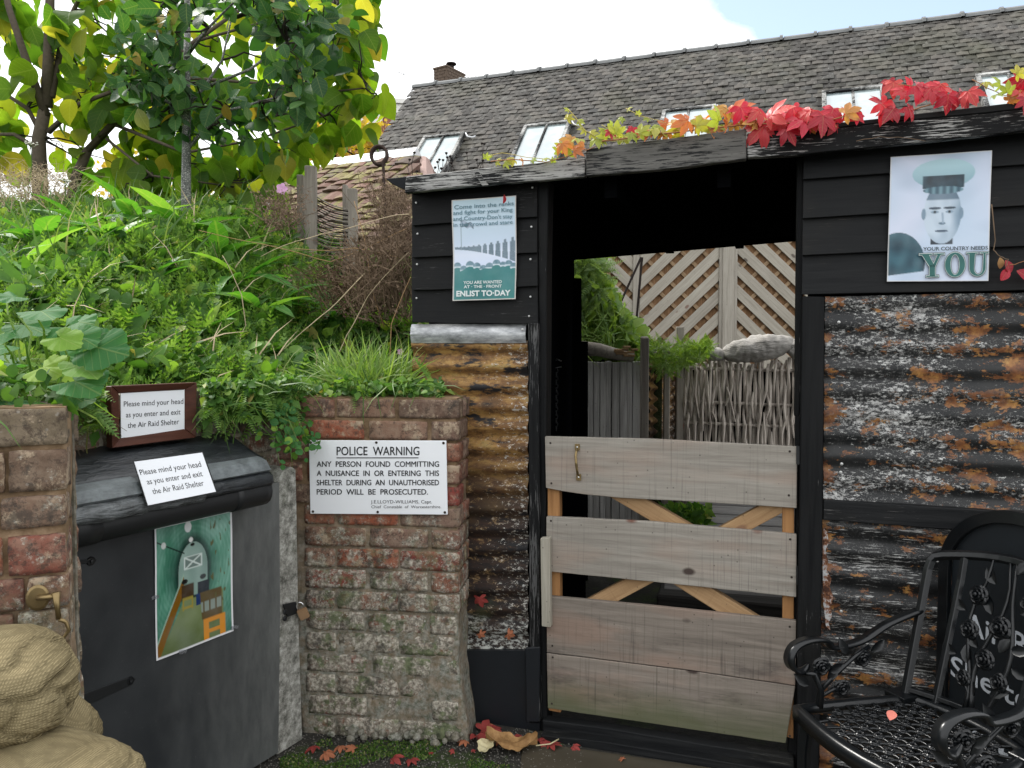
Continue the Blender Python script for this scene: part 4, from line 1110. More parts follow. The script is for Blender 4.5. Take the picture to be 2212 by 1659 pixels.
# hanging chain and hook inside the passage
CHM = SM @ Matrix.Translation(fpx(SM, 1203, 795, .5))
chain = thing('hanging_chain', 'thin chain hanging from a hook inside the dark passage', 'chain', CHM)
g = Geo().tube([(0.02, 0, .03), (.0, 0, .04), (-.018, 0, .02), (-.01, 0, 0), (.02, 0, .005)], .0035, 6)
obj('hook', g.mesh('hook', smooth=True), M_DKMETAL, chain, CHM)
lk = Geo().tube([(.007 * math.cos(q), 0, .012 * math.sin(q)) for q in np.linspace(0, 2*math.pi, 9)], .0018, 4, cap=False).mesh('link')
for k in range(16):
    obj('link', lk, M_DKMETAL, chain, CHM @ Matrix.Translation((-.002, 0, -.012 - k * .017)) @ Matrix.Rotation((k % 2) * math.pi / 2, 4, 'Z'))

# ================================================================== brickwork
def brick_me(w, h, d, seed, rough=1.0):
    """x: 0..w, y: 0..d (front at 0), z: 0..h"""
    bm = bmesh.new(); bmesh.ops.create_cube(bm, size=2.0)
    bmesh.ops.subdivide_edges(bm, edges=bm.edges[:], cuts=5, use_grid_fill=True)
    r = random.Random(seed); ox = Vector((r.uniform(0, 50), r.uniform(0, 50), r.uniform(0, 50)))
    for v in bm.verts:
        p = v.co.copy(); s = Vector((w/2, d/2, h/2))
        q = Vector((p.x * s.x, p.y * s.y, p.z * s.z))
        n_on = sum(1 for c in p if abs(c) > .99)
        for i in range(3):
            if abs(p[i]) > .99 and n_on > 1: q[i] -= math.copysign(.0013 * (.6 + .4 * rough) * (n_on - 1), p[i])
        wq = q + ox
        dsp = mnoise.noise(wq * 18) * .0016 * rough + mnoise.noise(wq * 70) * .0020 * rough
        q += Vector((math.copysign(1, p.x) if abs(p.x) > .99 else 0, math.copysign(1, p.y) if abs(p.y) > .99 else 0, math.copysign(1, p.z) if abs(p.z) > .99 else 0)) * dsp
        v.co = q + Vector((w/2, d/2, h/2))
    me = bpy.data.meshes.new('brick'); bm.to_mesh(me); bm.free(); me.shade_smooth(); return me
def put_brick(parent, M, x0, x1, z0, z1, y0, d, mat, rough=1.0):
    w, h = x1 - x0, z1 - z0
    if w < .02: return
    me = brick_me(w, h, d, rnd.randint(0, 10**6), rough)
    low = max(0.0, rough - 1.3)
    T = Matrix.Translation((x0, y0 + rnd.gauss(0, .0022 * rough), z0)) @ Matrix.Rotation(rnd.gauss(0, .006 * rough + .012 * low), 4, 'Y') @ Matrix.Rotation(rnd.gauss(0, .008 * rough), 4, 'Z')
    # keep vertices in the wall's frame so the staining runs on from brick to brick
    me.transform(T)
    return obj('brick', me, mat, parent, M)
def core(M, x0, x1, z0, z1, y0, y1, parent, mat, flush, seed=0, nx=40, nz=50, xbulge=None, name='mortar'):
    """mortar bed: a block whose front surface wanders and comes flush with the bricks where flush(z) says so"""
    V = []; F = []
    for j in range(nz + 1):
        z = z0 + (z1 - z0) * j / nz
        xa, xb = (x0, x1) if xbulge is None else xbulge(z)
        for i in range(nx + 1):
            x = xa + (xb - xa) * i / nx
            y = y0 + .010 - flush(z) * .012 + (.004 + .008 * flush(z)) * mnoise.noise(Vector((x * 14, z * 14, seed))) + .004 * mnoise.noise(Vector((x * 45, z * 45, seed)))
            V.append((x, y, z))
    w = nx + 1
    for j in range(nz):
        for i in range(nx):
            a = j * w + i; F.append((a, a + 1, a + w + 1, a + w))
    # sides, top, back
    b = len(V); nb = 12
    for side in (0, nx):
        for j in range(nz + 1):
            fx = V[j * w + side]
            for k in range(1, nb + 1):
                yy = fx[1] + (y1 - fx[1]) * k / nb
                xx = fx[0] + (.008 * flush(fx[2]) + .002) * mnoise.noise(Vector((yy * 18, fx[2] * 18, seed + side))) * (1 if side else -1)
                V.append((xx, yy, fx[2]))
        def idx(j, k): return (j * w + side) if k == 0 else b + j * nb + k - 1
        for j in range(nz):
            for k in range(nb):
                q = (idx(j, k), idx(j, k+1), idx(j+1, k+1), idx(j+1, k)); F.append(q if side else q[::-1])
        b = len(V)
    e = len(V); V += [V[nz*w], V[nz*w+nx], (V[nz*w+nx][0], y1, z1), (V[nz*w][0], y1, z1)]; F.append((e, e+1, e+2, e+3))
    return obj(name, mesh(name, V, F, True), mat, parent, M)

PM = frame(tuple(Vector((at_depth(835, 1000, 2.85).x, 2.85, 0))), -7)
pier = thing('brick_pier', 'weathered red brick pier carrying the white police notice', 'wall', PM)
def pxx(px, py=1000): return fpx(PM, px, py, 0).x
ztop_p = fpx(PM, 800, 862, 0).z; pitch_p = .0805
xR = lambda r: fpx(PM, 991 - (2 if r > 9 else 0) + (8 if r > 14 else 0) - (3 if r in (10, 11, 12) else 0), 1000, 0).x
A_ = [(584, 722), (727, 853), (862, 991)]; B_ = [(588, 652), (663, 786), (797, 923), (932, 991)]
A2 = [(656, 720), (727, 858), (863, 991)]; B2 = [(657, 786), (798, 922), (932, 991)]
NR = 16
for r in range(NR):
    row = (A_ if r % 2 == 0 else B_) if r < 5 else (A2 if r % 2 else B2)
    z1 = ztop_p - r * pitch_p; z0 = z1 - (.0705 if r < 6 else .0715)
    jit = rnd.uniform(-5, 5) if r > 8 else 0
    for k, (a, b) in enumerate(row):
        a2, b2 = a + (jit if k else 0), b + (jit if k < len(row) - 1 else 0)
        x0 = pxx(a2 - (1 if k and r > 5 else 0)); x1 = xR(r) if k == len(row) - 1 else pxx(b2 + (1 if r > 5 else 0))
        if r >= 5 and k == 0: x0 = pxx(max(a, 654 + max(0, (r - 13)) * 8))
        head = (b - a) < 75
        rg = .8 if r < 6 else 1.1 + (r - 6) * .07
        put_brick(pier, PM, x0, x1, z0, z1, 0 if r < 14 else -.006, (.215 if head else .102), M_BRICK, rg)
    # bricks on the return face
    if r % 2 == (0 if r < 4 else 1): put_brick(pier, PM, xR(r) - .10, xR(r) + .002, z0, z1, .114, .215, M_BRICK, 1.3)
    else: put_brick(pier, PM, xR(r) - .10, xR(r) + .002, z0, z1, .227, .1, M_BRICK, 1.3)
fl = lambda z: max(0.0, min(.50, (0.80 - z) / 0.9))
def pb(z):
    a = pxx(582) if z > .90 else pxx(630) ; b = pxx(989) + .0
    if z < .3: b += (.3 - z) * .10 * 1.3; 
    return a + .004 + (max(0, .2 - z) * .12), b - .008 + .010 * mnoise.noise(Vector((z * 9, 0, 0))) * fl(z) + .010 * fl(z)
core(PM, 0, 0, -.02, ztop_p + .004, 0, .34, pier, M_MORTAR, fl, 3, 46, 80, pb)
# crumbled footing
g = Geo()
for k in range(34):
    x = pxx(690) + (pxx(1010) - pxx(690)) * rnd.random(); r_ = rnd.uniform(.008, .022)
    g.lathe([(.0001, -r_), (r_*.8, -r_*.5), (r_, 0), (r_*.7, r_*.6), (.0001, r_*.8)], 7, Matrix.Translation((x, -.012 + rnd.uniform(-.02, .01), rnd.uniform(0, .04))) @ Matrix.Rotation(rnd.uniform(0, 3), 4, 'X'))
tag(obj('rubble', g.mesh('rubble'), M_MORTARD, pier, PM), kind='stuff')

# the wall above the shelter door, running away to the right
DM = frame((-.787, 2.85, 0), 61.9)
dwall = thing('door_wall', 'dark brick wall above the low shelter door', 'wall', DM)
YW = .10
rowz = [ztop_p + .035 - k * .0805 for k in range(5)]
core(DM, -1.15, .16, .95, rowz[0] + .01, YW, YW + .22, dwall, M_MORTARD, lambda z: .15, 5, 40, 16)
for r, z1 in enumerate(rowz):
    x = -1.16 + (r % 2) * .11
    while x < .1:
        w = .215 if rnd.random() < .8 else .103
        put_brick(dwall, DM, x, min(x + w, .15), z1 - .068, z1, YW, .1, M_BRICKD, 1.3); x += w + .014
# door jamb of rough concrete
jamb = [(601, 1041), (612, 1019), (630, 1008), (640, 1014), (642, 1100), (645, 1290), (648, 1400), (653, 1560), (655, 1625), (600, 1660), (598, 1560), (603, 1300)]
jm = [fpx(DM, a, b, -.006) for a, b in jamb]
for p in jm:
    if p.z < .03: p.z = 0
g = Geo().prism(jm, [p + Vector((0, .11, 0)) for p in jm])
obj('concrete_jamb', g.mesh('concrete_jamb', .004), M_CONC, dwall, DM)

# ---- the shelter door
door = thing('shelter_door', 'low black sheet covered shelter door with a tunnel photo on it', 'door', DM)
dp = [(60, 1152), (139, 1136), (604, 1042), (606, 1300), (603, 1560), (602, 1638), (560, 1662), (300, 1850), (60, 1990)]
dd = [fpx(DM, a, b, -.012) for a, b in dp]
for p in dd: p.z = max(p.z, .012)
g = Geo().prism(dd, [p + Vector((0, .03, 0)) for p in dd]); obj('door_panel', g.mesh('door_panel', .002), M_DOOR, door, DM)
def strap_hinge(a, b, wa, wb):
    pa, pb_ = fpx(DM, *a, -.016), fpx(DM, *b, -.016)
    sc_a, sc_b = wa, wb
    g = Geo().prism([pa + Vector((0, 0, wa)), pb_ + Vector((0, 0, wb)), pb_ + Vector((.012, 0, 0)), pb_ - Vector((0, 0, wb)), pa - Vector((0, 0, wa))],
                    [p + Vector((0, .004, 0)) for p in [pa + Vector((0, 0, wa)), pb_ + Vector((0, 0, wb)), pb_ + Vector((.012, 0, 0)), pb_ - Vector((0, 0, wb)), pa - Vector((0, 0, wa))]])
    h_ = obj('strap_hinge', g.mesh('strap_hinge', .001), M_DKMETAL, door, DM)
    g = Geo().lathe([(.013, 0), (.012, .003), (.0001, .0035)], 16, Matrix.Translation(pb_ + Vector((-.006, .003, .001))) @ Matrix.Rotation(math.radians(90), 4, 'X'))
    obj('washer', g.mesh('washer'), M_SILL, h_, DM)
    g = Geo().lathe([(.006, 0), (.005, .004), (.0001, .005)], 8, Matrix.Translation(pb_ + Vector((-.006, -.001, .001))) @ Matrix.Rotation(math.radians(90), 4, 'X'))
    obj('bolt', g.mesh('bolt'), M_DKMETAL, h_, DM)
strap_hinge((120, 1218), (202, 1212), .006, .005)
strap_hinge((140, 1530), (286, 1470), .020, .012)
# hasp and padlock
g = Geo()
hp = [fpx(DM, a, b, -.02) for a, b in [(612, 1306), (640, 1300), (643, 1325), (622, 1333)]]
g.prism(hp, [p + Vector((0, .006, 0)) for p in hp]); 
for (a, b) in ((615, 1322), (615, 1336)):
    g.lathe([(.010, 0), (.009, .005), (.0001, .006)], 12, Matrix.Translation(fpx(DM, a, b, -.02)) @ Matrix.Rotation(math.radians(90), 4, 'X'))
obj('hasp', g.mesh('hasp', .001), M_DKMETAL, door, DM)
pk = at_depth(655, 1325, 2.80); KM = frame(pk, 12) @ Matrix.Rotation(math.radians(-22), 4, 'Y')
lock = thing('padlock', 'small tarnished brass padlock hanging on the shelter door hasp', 'padlock', KM)
obj('lock_body', Geo().box((-.018, -.008, -.021), (.018, .008, .019)).mesh('lock_body', .003, seg=2), M_BRASS2, lock, KM)
g = Geo().tube([(-.012, 0, .018)] + [(-.012 * math.cos(q) , 0, .032 + .012 * math.sin(q)) for q in np.linspace(0, math.pi, 9)] + [(.012, 0, .018)], .003, 8)
obj('shackle', g.mesh('shackle', smooth=True), M_STEEL, lock, KM)

# ---- hood of bitumen, battens and pipe over the door
hood = thing('door_hood', 'black bitumen covered hood sloping over the shelter door', 'canopy', DM)
def extr(prof, x0, x1, name, mat, n=40, wr=0.0, seed=0, sm=False, close=True, bevel=0):
    """profile (y, z) drawn along x with wrinkles"""
    V = []; F = []; m = len(prof)
    for i in range(n + 1):
        x = x0 + (x1 - x0) * i / n
        for k, (y, z) in enumerate(prof):
            w = wr * mnoise.noise(Vector((x * 9, k * 1.3, seed))) + wr * .6 * mnoise.noise(Vector((x * 30, k * 2.3, seed + 5)))
            V.append((x + w, y + w, z + w * .7))
    for i in range(n):
        for k in range(m if close else m - 1):
            k2 = (k + 1) % m; F.append((i*m+k, i*m+k2, (i+1)*m+k2, (i+1)*m+k))
    if close: F += [tuple(range(m-1, -1, -1)), tuple(n*m + k for k in range(m))]
    g = Geo().add(V, F)
    return obj(name, g.mesh(name, bevel, smooth=sm), mat, hood, DM)
HX0, HX1 = -1.12, fpx(DM, 577, 1030, -.10).x
extr([(.10, 1.175), (.04, 1.150), (-.02, 1.118), (-.075, 1.098), (-.08, 1.085), (.09, 1.06)], HX0, HX1 + .01, 'bitumen_sheet', M_BITU, 60, .006, 1, True)
extr([(-.06, 1.104), (-.098, 1.092), (-.118, 1.062), (-.112, 1.056), (-.06, 1.075)], HX0, HX1, 'batten', M_BITU2, 40, .001, 2)
extr([(-.106, 1.058), (-.132, 1.040), (-.138, 1.020), (-.128, 1.006), (-.09, 1.005), (-.07, 1.05)], HX0, HX1 - .28, 'plastic_wrap', M_BITU3, 90, .006, 3, True)
extr([(-.106, 1.058), (-.126, 1.044), (-.13, 1.020), (-.12, 1.01), (-.09, 1.008), (-.07, 1.05)], HX1 - .279, HX1, 'plastic_wrap', M_BITU, 30, .002, 4, True)
pr = [(-.075 + .047 * math.cos(q), .990 + .047 * math.sin(q)) for q in np.linspace(0, 2 * math.pi, 19)[:-1]]
extr(pr, HX0, HX1 - .02, 'pipe', M_RUBBER, 8, 0, 5, True)
pr = [(-.075 + .050 * math.cos(q), .990 + .050 * math.sin(q)) for q in np.linspace(0, 2 * math.pi, 19)[:-1]]
extr(pr, HX0, HX0 + .26, 'pipe_collar', M_RUBBER, 6, 0, 6, True)
extr(pr, HX1 - .14, HX1, 'pipe_collar', M_RUBBER, 6, 0, 7, True)

# ---- left brick pier, close to the viewer
LM = frame((-.866, 1.505, 0), 24)
lp = thing('left_brick_pier', 'large mossy brick pier at the left edge beside the shelter door', 'wall', LM)
zl_ = lambda py: fpx(LM, 100, py, 0).z
rows = [(884, 964, [(-210, 144)]), (971, 1060, [(-190, 10), (18, 145)]), (1070, 1138, [(-230, -10), (0, 143)]), (1155, 1238, [(-200, 6), (16, 143)]), (1244, 1312, [(-230, 52), (60, 150)]), (1318, 1396, [(-200, 28), (38, 151)]), (1402, 1480, [(-230, 60), (70, 150)]), (1486, 1566, [(-200, 20), (30, 156)]), (1572, 1652, [(-230, 60), (68, 164)]), (1660, 1740, [(-230, 30), (40, 170)])]
for (ya, yb_, bl_) in rows:
    for (a, b) in bl_:
        xa = fpx(LM, a, (ya + yb_) / 2, 0).x; xb = fpx(LM, b, (ya + yb_) / 2, 0).x
        put_brick(lp, LM, xa, xb, zl_(yb_ + 1), zl_(ya), -.004, .1, M_BRICKL, 1.15)
def lb_(z): 
    py = 756 + (CAMZ - z) / 1.5 * FPX
    return fpx(LM, -230, 1000, 0).x - .1, fpx(LM, 142 + max(0, (py - 1240)) * .05, py, 0).x
core(LM, 0, 0, -.02, zl_(880), 0, .11, lp, M_MORTAR, lambda z: .12, 8, 40, 90, lb_)
# the pier's body runs back to the door frame
q0 = LM.inverted() @ Vector((-.875, 1.62, 0)); 
bp = [(-.912, 1.605), (-1.235, 2.12), (-1.7, 2.3), (-2.2, 1.9), (-2.0, 1.44)]
g = Geo().prism([LM.inverted() @ Vector((a, b, 0)) for a, b in bp], [LM.inverted() @ Vector((a, b, zl_(884))) for a, b in bp])
obj('pier_body', g.mesh('pier_body', .004), M_MORTARD, lp, LM)
for r in range(15):
    z1 = zl_(884) - .01 - r * .0805
    d = Vector((-1.235 + .875, 2.12 - 1.615, 0)).normalized(); RM_ = frame((-.912, 1.606, 0), math.degrees(math.atan2(d.y, d.x)))
    x = 0.0 - (r % 2) * .0
    for w in ((.215, .215, .1) if r % 2 else (.1, .215, .215)):
        put_brick(lp, RM_, x + .005, x + w - .005, z1 - .068, z1, -.004, .06, M_BRICKL, 1.4); x += w
# brass hook fitting on the pier
HM = LM @ Matrix.Translation(fpx(LM, 82, 1290, -.004))
hk = thing('cabin_hook', 'tarnished brass cabin hook hanging on the left brick pier', 'hook', HM)
g = Geo().lathe([(.020, 0), (.020, .004), (.016, .006), (.0001, .007)], 20, Matrix.Scale(1.25, 4, (0, 0, 1)) @ Matrix.Rotation(math.radians(90), 4, 'X'))
obj('back_plate', g.mesh('back_plate'), M_BRASS, hk, HM)
g = Geo().tube([(0, -.010, .002), (.016, -.016, .002), (.030, -.016, .003)], .0055, 8); g.tube([(.032, -.016, .010), (.034, -.018, -.018), (.036, -.018, -.042)], [.008, .005, .005], 10)
g.tube([(.036, -.018, -.042), (.048, -.018, -.050), (.053, -.018, -.066), (.042, -.018, -.082), (.020, -.018, -.086)], [.0045, .004, .004, .0035, .003], 8)
obj('hook_arm', g.mesh('hook_arm', smooth=True), M_BRASS, hk, HM)

# ================================================================== sandbags
def sandbag(c, dims, rot, seed, label, mat, name='sandbag', tilt=0, crease=.5):
    M = Matrix.Translation(c) @ Matrix.Rotation(rot, 4, 'Z') @ Matrix.Rotation(tilt, 4, 'Y')
    bm = bmesh.new(); bmesh.ops.create_icosphere(bm, subdivisions=5, radius=1)
    for v in bm.verts:
        p = v.co.copy()
        e = lambda t, k: math.copysign(abs(t) ** k, t)
        q = Vector((e(p.x, .72) * dims[0], e(p.y, .8) * dims[1], e(p.z, .85) * dims[2]))
        u = p.x
        q.z -= .10 * dims[2] * math.sin(u * 3 + seed)
        fold = abs(mnoise.noise(Vector((p.x * 1.1 + p.z * 1.5, p.y * 1.1, p.z * 1.2 - p.x * .6 + seed))))
        q *= 1 - crease * .09 * (max(0, .10 - fold) / .10) ** 1.5
        q += p * (.010 * mnoise.noise(p * 1.6 + Vector((seed, 0, 0))) + .003 * mnoise.noise(Vector((p.x * 3 + p.z * 5, p.y * 3, p.z * 9 - p.x * 6 + seed))) + .0015 * mnoise.noise(p * 16))
        v.co = q
    me = bpy.data.meshes.new(name); bm.to_mesh(me); bm.free(); me.shade_smooth()
    o = obj(name, me, mat, None, M); tag(o, label, 'sandbag'); return o
c1 = at_depth(-115, 1492, 1.22); sandbag(c1, (.192, .13, .088), .15, 3.0, 'upper hessian sandbag slumped against the left brick pier', M_SACK, tilt=.1, crease=.9)
c2 = at_depth(20, 1712, 1.16); sandbag(c2, (.20, .14, .082), -.2, 8.0, 'lower hessian sandbag at the bottom left corner', M_SACK, tilt=.12)
c3 = at_depth(90, 1600, 1.36); sandbag(c3, (.10, .10, .07), .3, 5.0, 'loose hessian sandbag end tucked behind the other two', M_SACK, tilt=.5, crease=1.0)
c4 = at_depth(-60, 1850, 1.2); sandbag(c4, (.22, .15, .08), .1, 11.0, 'hessian sandbag on the ground beneath the lower left one', M_SACK)

# ================================================================== signs and posters
_txt = {}
def text2d(s, bold=0.0):
    key = (s, bold)
    if key not in _txt:
        cu = bpy.data.curves.new('lettering', 'FONT'); cu.body = s; cu.size = 1; cu.offset = bold; cu.resolution_u = 3
        o = bpy.data.objects.new('lettering', cu); COL.objects.link(o)
        dg = bpy.context.evaluated_depsgraph_get(); me = bpy.data.meshes.new_from_object(o.evaluated_get(dg))
        v = [(p.co.x, p.co.y) for p in me.vertices]; f = [tuple(q.vertices) for q in me.polygons]
        bpy.data.objects.remove(o); bpy.data.curves.remove(cu); bpy.data.meshes.remove(me)
        _txt[key] = (v, f)
    return _txt[key]
CAPH = 0.70
def letters(G, M, y, s, p0, p1, cap, up=(0, -1), bold=0.0, fn=None):
    v, f = text2d(s, bold); xa = min(p[0] for p in v); xb = max(p[0] for p in v)
    out_ = []
    for (x, yy) in v:
        u = (x - xa) / (xb - xa); h = yy / CAPH * cap
        px = p0[0] + (p1[0] - p0[0]) * u + up[0] * h; py = p0[1] + (p1[1] - p0[1]) * u + up[1] * h
        q = fpx(M, px, py, y)
        if fn: q.y += fn(q)
        out_.append(q)
    G.add(out_, f)

def letters2(G, M, y, s, p0, p1, cap, **k):
    letters(G, M, y, s, p0, p1, cap, **k); letters(G, M, y + .00012, s, (p0[0] + .55, p0[1]), (p1[0] + .55, p1[1]), cap, **k); letters(G, M, y + .00006, s, (p0[0] + .25, p0[1] - .4), (p1[0] + .25, p1[1] - .4), cap, **k)
def slab(M, pts, y, th, name, mat, parent, bevel=.0008): return fprism(M, pts, y, th, name, mat, parent, bevel)
# police notice
PN = PM @ Matrix.Translation(fpx(PM, 817, 1110, -.012))
pol = thing('police_sign', 'white enamel POLICE WARNING notice screwed to the brick pier', 'sign', PN)
slab(PM, [(667, 951), (964, 952), (967, 1112), (670, 1110)], -.013, .004, 'plate', M_ENAM, pol, .0015)
G = Geo(); yl = -.0142
letters2(G, PM, yl, "POLICE  WARNING", (727, 983.4), (905.6, 983.4), 18.5)
for s, x0, x1, yb in (("ANY  PERSON  FOUND  COMMITTING", 684, 948, 1008.4), ("A  NUISANCE  IN  OR  ENTERING  THIS", 684, 948, 1028.2), ("SHELTER  DURING  AN  UNAUTHORISED", 684, 948, 1048.3), ("PERIOD  WILL  BE  PROSECUTED.", 684, 924, 1068.4)):
    letters2(G, PM, yl, s, (x0, yb), (x1, yb), 11.8)
letters(G, PM, yl, "J.E.LLOYD-WILLIAMS, Capt.", (801, 1087.4), (933, 1087.4), 7.2, bold=0)
letters(G, PM, yl, "Chief  Constable  of  Worcestershire.", (802, 1097.8), (953, 1097.8), 6.2, bold=0)
G.add([fpx(PM, a, b, yl) for a, b in ((727, 988), (904, 988), (904, 990), (727, 990))], [(0, 1, 2, 3)])
obj('lettering', G.mesh('lettering', fix=False), M_INK, pol, PM)
for (a, b) in ((671, 956), (813, 956), (958, 957), (676, 1105), (816, 1106), (961, 1107)):
    gs = Geo().lathe([(.0052, 0), (.0045, .002), (.0001, .003)], 10, Matrix.Translation(fpx(PM, a, b, -.0132)) @ Matrix.Rotation(math.radians(90), 4, 'X'))
    obj('screw', gs.mesh('screw'), M_RUSTDOT, pol, PM)

# framed notice on the wall above the door
YFm = .055
FRM = DM @ Matrix.Translation(fpx(DM, 333, 950, YFm))
frm = thing('framed_notice', 'brown framed notice Please mind your head, hung under the bank', 'sign', FRM)
O = [(241, 834), (426, 826), (424, 945), (243, 968)]; I = [(262, 850), (404, 842), (404, 927), (263, 948)]
for k in range(4):
    k2 = (k + 1) % 4
    quad = [O[k], O[k2], I[k2], I[k]]
    fr = [fpx(DM, a, b, YFm) for a, b in quad]; 
    fr2 = [Vector(p) for p in fr]; fr2[2].y += .010; fr2[3].y += .010
    g = Geo().prism(fr2, [p + Vector((0, .028, 0)) for p in fr]); obj('frame_rail', g.mesh('frame_rail', .002), M_MAHOG, frm, DM)
slab(DM, [(261, 847), (405, 840), (405, 930), (262, 946)], YFm + .012, .003, 'paper', M_PAPER, frm, 0)
G = Geo()
for s, a, b in (("Please mind your head", (267.5, 878.4), (396, 872)), ("as you enter and exit", (272, 901.8), (390, 895)), ("the Air Raid Shelter", (276, 924.4), (387, 916))):
    letters(G, DM, YFm + .0112, s, a, b, 11.5)
obj('lettering', G.mesh('lettering', fix=False), M_INK, frm, DM)

# laminated notice lying on the hood: its plane leans back
NB = [(290, 997.5), (436.7, 977.5), (466.5, 1062), (319.8, 1091.6)]
bl, br, tl3 = fpx(DM, 319.8, 1091.6, -.150), fpx(DM, 466.5, 1062, -.150), fpx(DM, 290, 997.5, -.085)
w3 = [DM @ p for p in (bl, br, tl3)]
ux = (w3[1] - w3[0]).normalized(); nrm = ux.cross(w3[2] - w3[0]).normalized()
uz = nrm.cross(ux).normalized()
if nrm.dot(CAMP - w3[0]) > 0: nrm = -nrm
LN = Matrix((ux, ux.cross(uz) * -1, uz)).transposed().to_4x4(); LN = Matrix((ux, -(ux.cross(uz)) if (ux.cross(uz)).dot(CAMP - w3[0]) > 0 else ux.cross(uz), uz)).transposed().to_4x4()
LN.translation = w3[0]
lam = thing('laminated_notice', 'loose laminated notice Please mind your head, lying on the black hood', 'sign', LN)
slab(LN, NB, 0, .0012, 'paper', M_PAPER, lam, 0)
slab(LN, [(287, 995), (438, 974), (470, 1064), (318, 1095)], .0014, .0008, 'laminate_edge', M_DKMETAL, lam, 0)
G = Geo()
for s, a, b in (("Please mind your head", (304, 1026.3), (435.5, 1008)), ("as you enter and exit", (319, 1046.5), (438.8, 1028.4)), ("the Air Raid Shelter", (331, 1067.5), (441.6, 1048.5))):
    letters(G, LN, -.0006, s, a, b, 12.5, up=(-.32, -.95))
obj('lettering', G.mesh('lettering', fix=False), M_INK, lam, LN)

# prints: flat pictures carried as point colours
def lin(c): return tuple(((x / 12.92) if x <= .04045 else ((x + .055) / 1.055) ** 2.4) * .86 for x in c)
def raster(M, corners, y, nx, ny, fn, name, mat, parent, curl=None, frame_M=None):
    V = []; F = []; C = []
    TL, TR, BR, BL = corners
    for j in range(ny + 1):
        v = j / ny
        for i in range(nx + 1):
            u = i / nx
            px = (TL[0] * (1-u) + TR[0] * u) * (1-v) + (BL[0] * (1-u) + BR[0] * u) * v
            py = (TL[1] * (1-u) + TR[1] * u) * (1-v) + (BL[1] * (1-u) + BR[1] * u) * v
            q = fpx(M, px, py, y); q.y += curl(u, v) if curl else 0
            cs = [lin(fn(min(1, max(0, u + a_ / nx)), min(1, max(0, v + b_ / ny)))) for a_, b_ in ((-.3, -.1), (.1, -.3), (.3, .1), (-.1, .3))]
            V.append(q); c = [sum(q_[i_] for q_ in cs) / 4 for i_ in range(3)]; C += [*c, 1.0]
    w = nx + 1
    for j in range(ny):
        for i in range(nx):
            a = j * w + i; F.append((a, a + w, a + w + 1, a + 1))
    me = mesh(name, V, F, True)
    at = me.color_attributes.new('print', 'FLOAT_COLOR', 'POINT'); at.data.foreach_set('color', C)
    return obj(name, me, mat, parent, M)
def mixc(a, b, t): t = max(0, min(1, t)); return tuple(x + (y - x) * t for x, y in zip(a, b))
def ell(u, v, cu, cv, a, b): return ((u - cu) / a) ** 2 + ((v - cv) / b) ** 2
def nz(u, v, s, k=0): return mnoise.noise(Vector((u * s, v * s, k)))

# poster with rows of marching figures: a plain stand-in picture
def march(u, v):
    c = mixc((.74, .85, .90), (.82, .87, .97), v * 1.6)
    c = mixc(c, (.93, .94, 1.0), .5 * max(0, 1 - abs(v - .55) / .12))
    ink = (.27, .36, .42)
    # dark ranks growing towards the right
    if .03 < u < .98:
        hgt = .012 + .20 * max(0, u - .02) ** 1.7 + .01; cy = .475 + .03 * u
        nfig = 13; s_ = 1 - (1 - u) ** .55; cell = (u ** .62) * nfig; fr_ = cell - int(cell)
        dx = abs(fr_ - .5)
        top_ = cy - hgt * .55; bot_ = cy + hgt * .62
        if v > top_ and v < bot_:
            k = (v - top_) / (bot_ - top_)
            wid = .16 if k < .16 else (.34 if k < .6 else .27)
            if k > .62: dx = abs(dx - .12)
            if dx < wid or (u < .45 and k > .2): c = mixc(ink, (.5, .58, .64), .45 + .5 * nz(u, v, 90))
    if abs(u - .135) < .006 and .20 < v < .50: c = (.5, .58, .62)
    if .135 < u < .33 and abs(v - (.235 + .17 * (u - .135) + .008 * math.sin(u * 60))) < .034 - .03 * (u - .135) * 3 * .6:
        c = mixc(ink, (.66, .72, .8), .5 + .6 * math.sin((u * 38 + v * 60)))
    edge = .70 + .012 * math.sin(u * 21)
    green = mixc((.10, .42, .42), (.13, .47, .44), nz(u, v, 5))
    for k, (cu, cv, r) in enumerate(((.07, .655, .06), (.17, .69, .06), (.27, .65, .065), (.38, .665, .06), (.48, .69, .055), (.58, .675, .065), (.69, .645, .062), (.79, .66, .05), (.88, .655, .06), (.96, .68, .06))):
        e = ell(u, v, cu, cv, r, r * .62)
        if e < 1: c = mixc((.24, .40, .46), (.48, .60, .66), .5 + .5 * nz(u, v, 30, k)) if v < cv + .004 else (.78, .84, .88)
        if ell(u, v, cu, cv + .06, r * 1.35, .045) < 1: c = green
    if v > edge: c = green
    c = mixc(c, (.86, .9, .93), .10 + .12 * nz(u, v, 4))
    if u < .018 or u > .984 or v < .008 or v > .99: c = (.80, .78, .76)
    return c
EP = [(977, 433), (1116, 423), (1114, 646), (978, 650)]
EM = SM @ Matrix.Translation(fpx(SM, 1046, 648, -.03))
enl = thing('enlist_poster', 'teal recruiting poster ending ENLIST TO-DAY on the left boards', 'poster', EM)
YE = -.034
ecurl = lambda u, v: -.006 * (math.cos(v * 2 * math.pi * 1.0) * .5) - .004 * (abs(u - .5) * 2) ** 2 * math.sin(v * 5 + 1)
raster(SM, EP, YE, 110, 170, march, 'sheet', M_PRINT, enl, ecurl)
def ecf(q):
    p = project(SM @ Vector((q.x, q.y, q.z))); u = (p[0] - 977) / 138; v = (p[1] - 430) / 218
    return ecurl(u, v)
M_BLUEINK = plain('faded_blue_print', (0.12, 0.22, 0.27), 0.5, 0.3, var=.1)
M_WHITEINK = plain('white_print', (0.62, 0.68, 0.68), 0.5, 0.3, var=.05)
G = Geo()
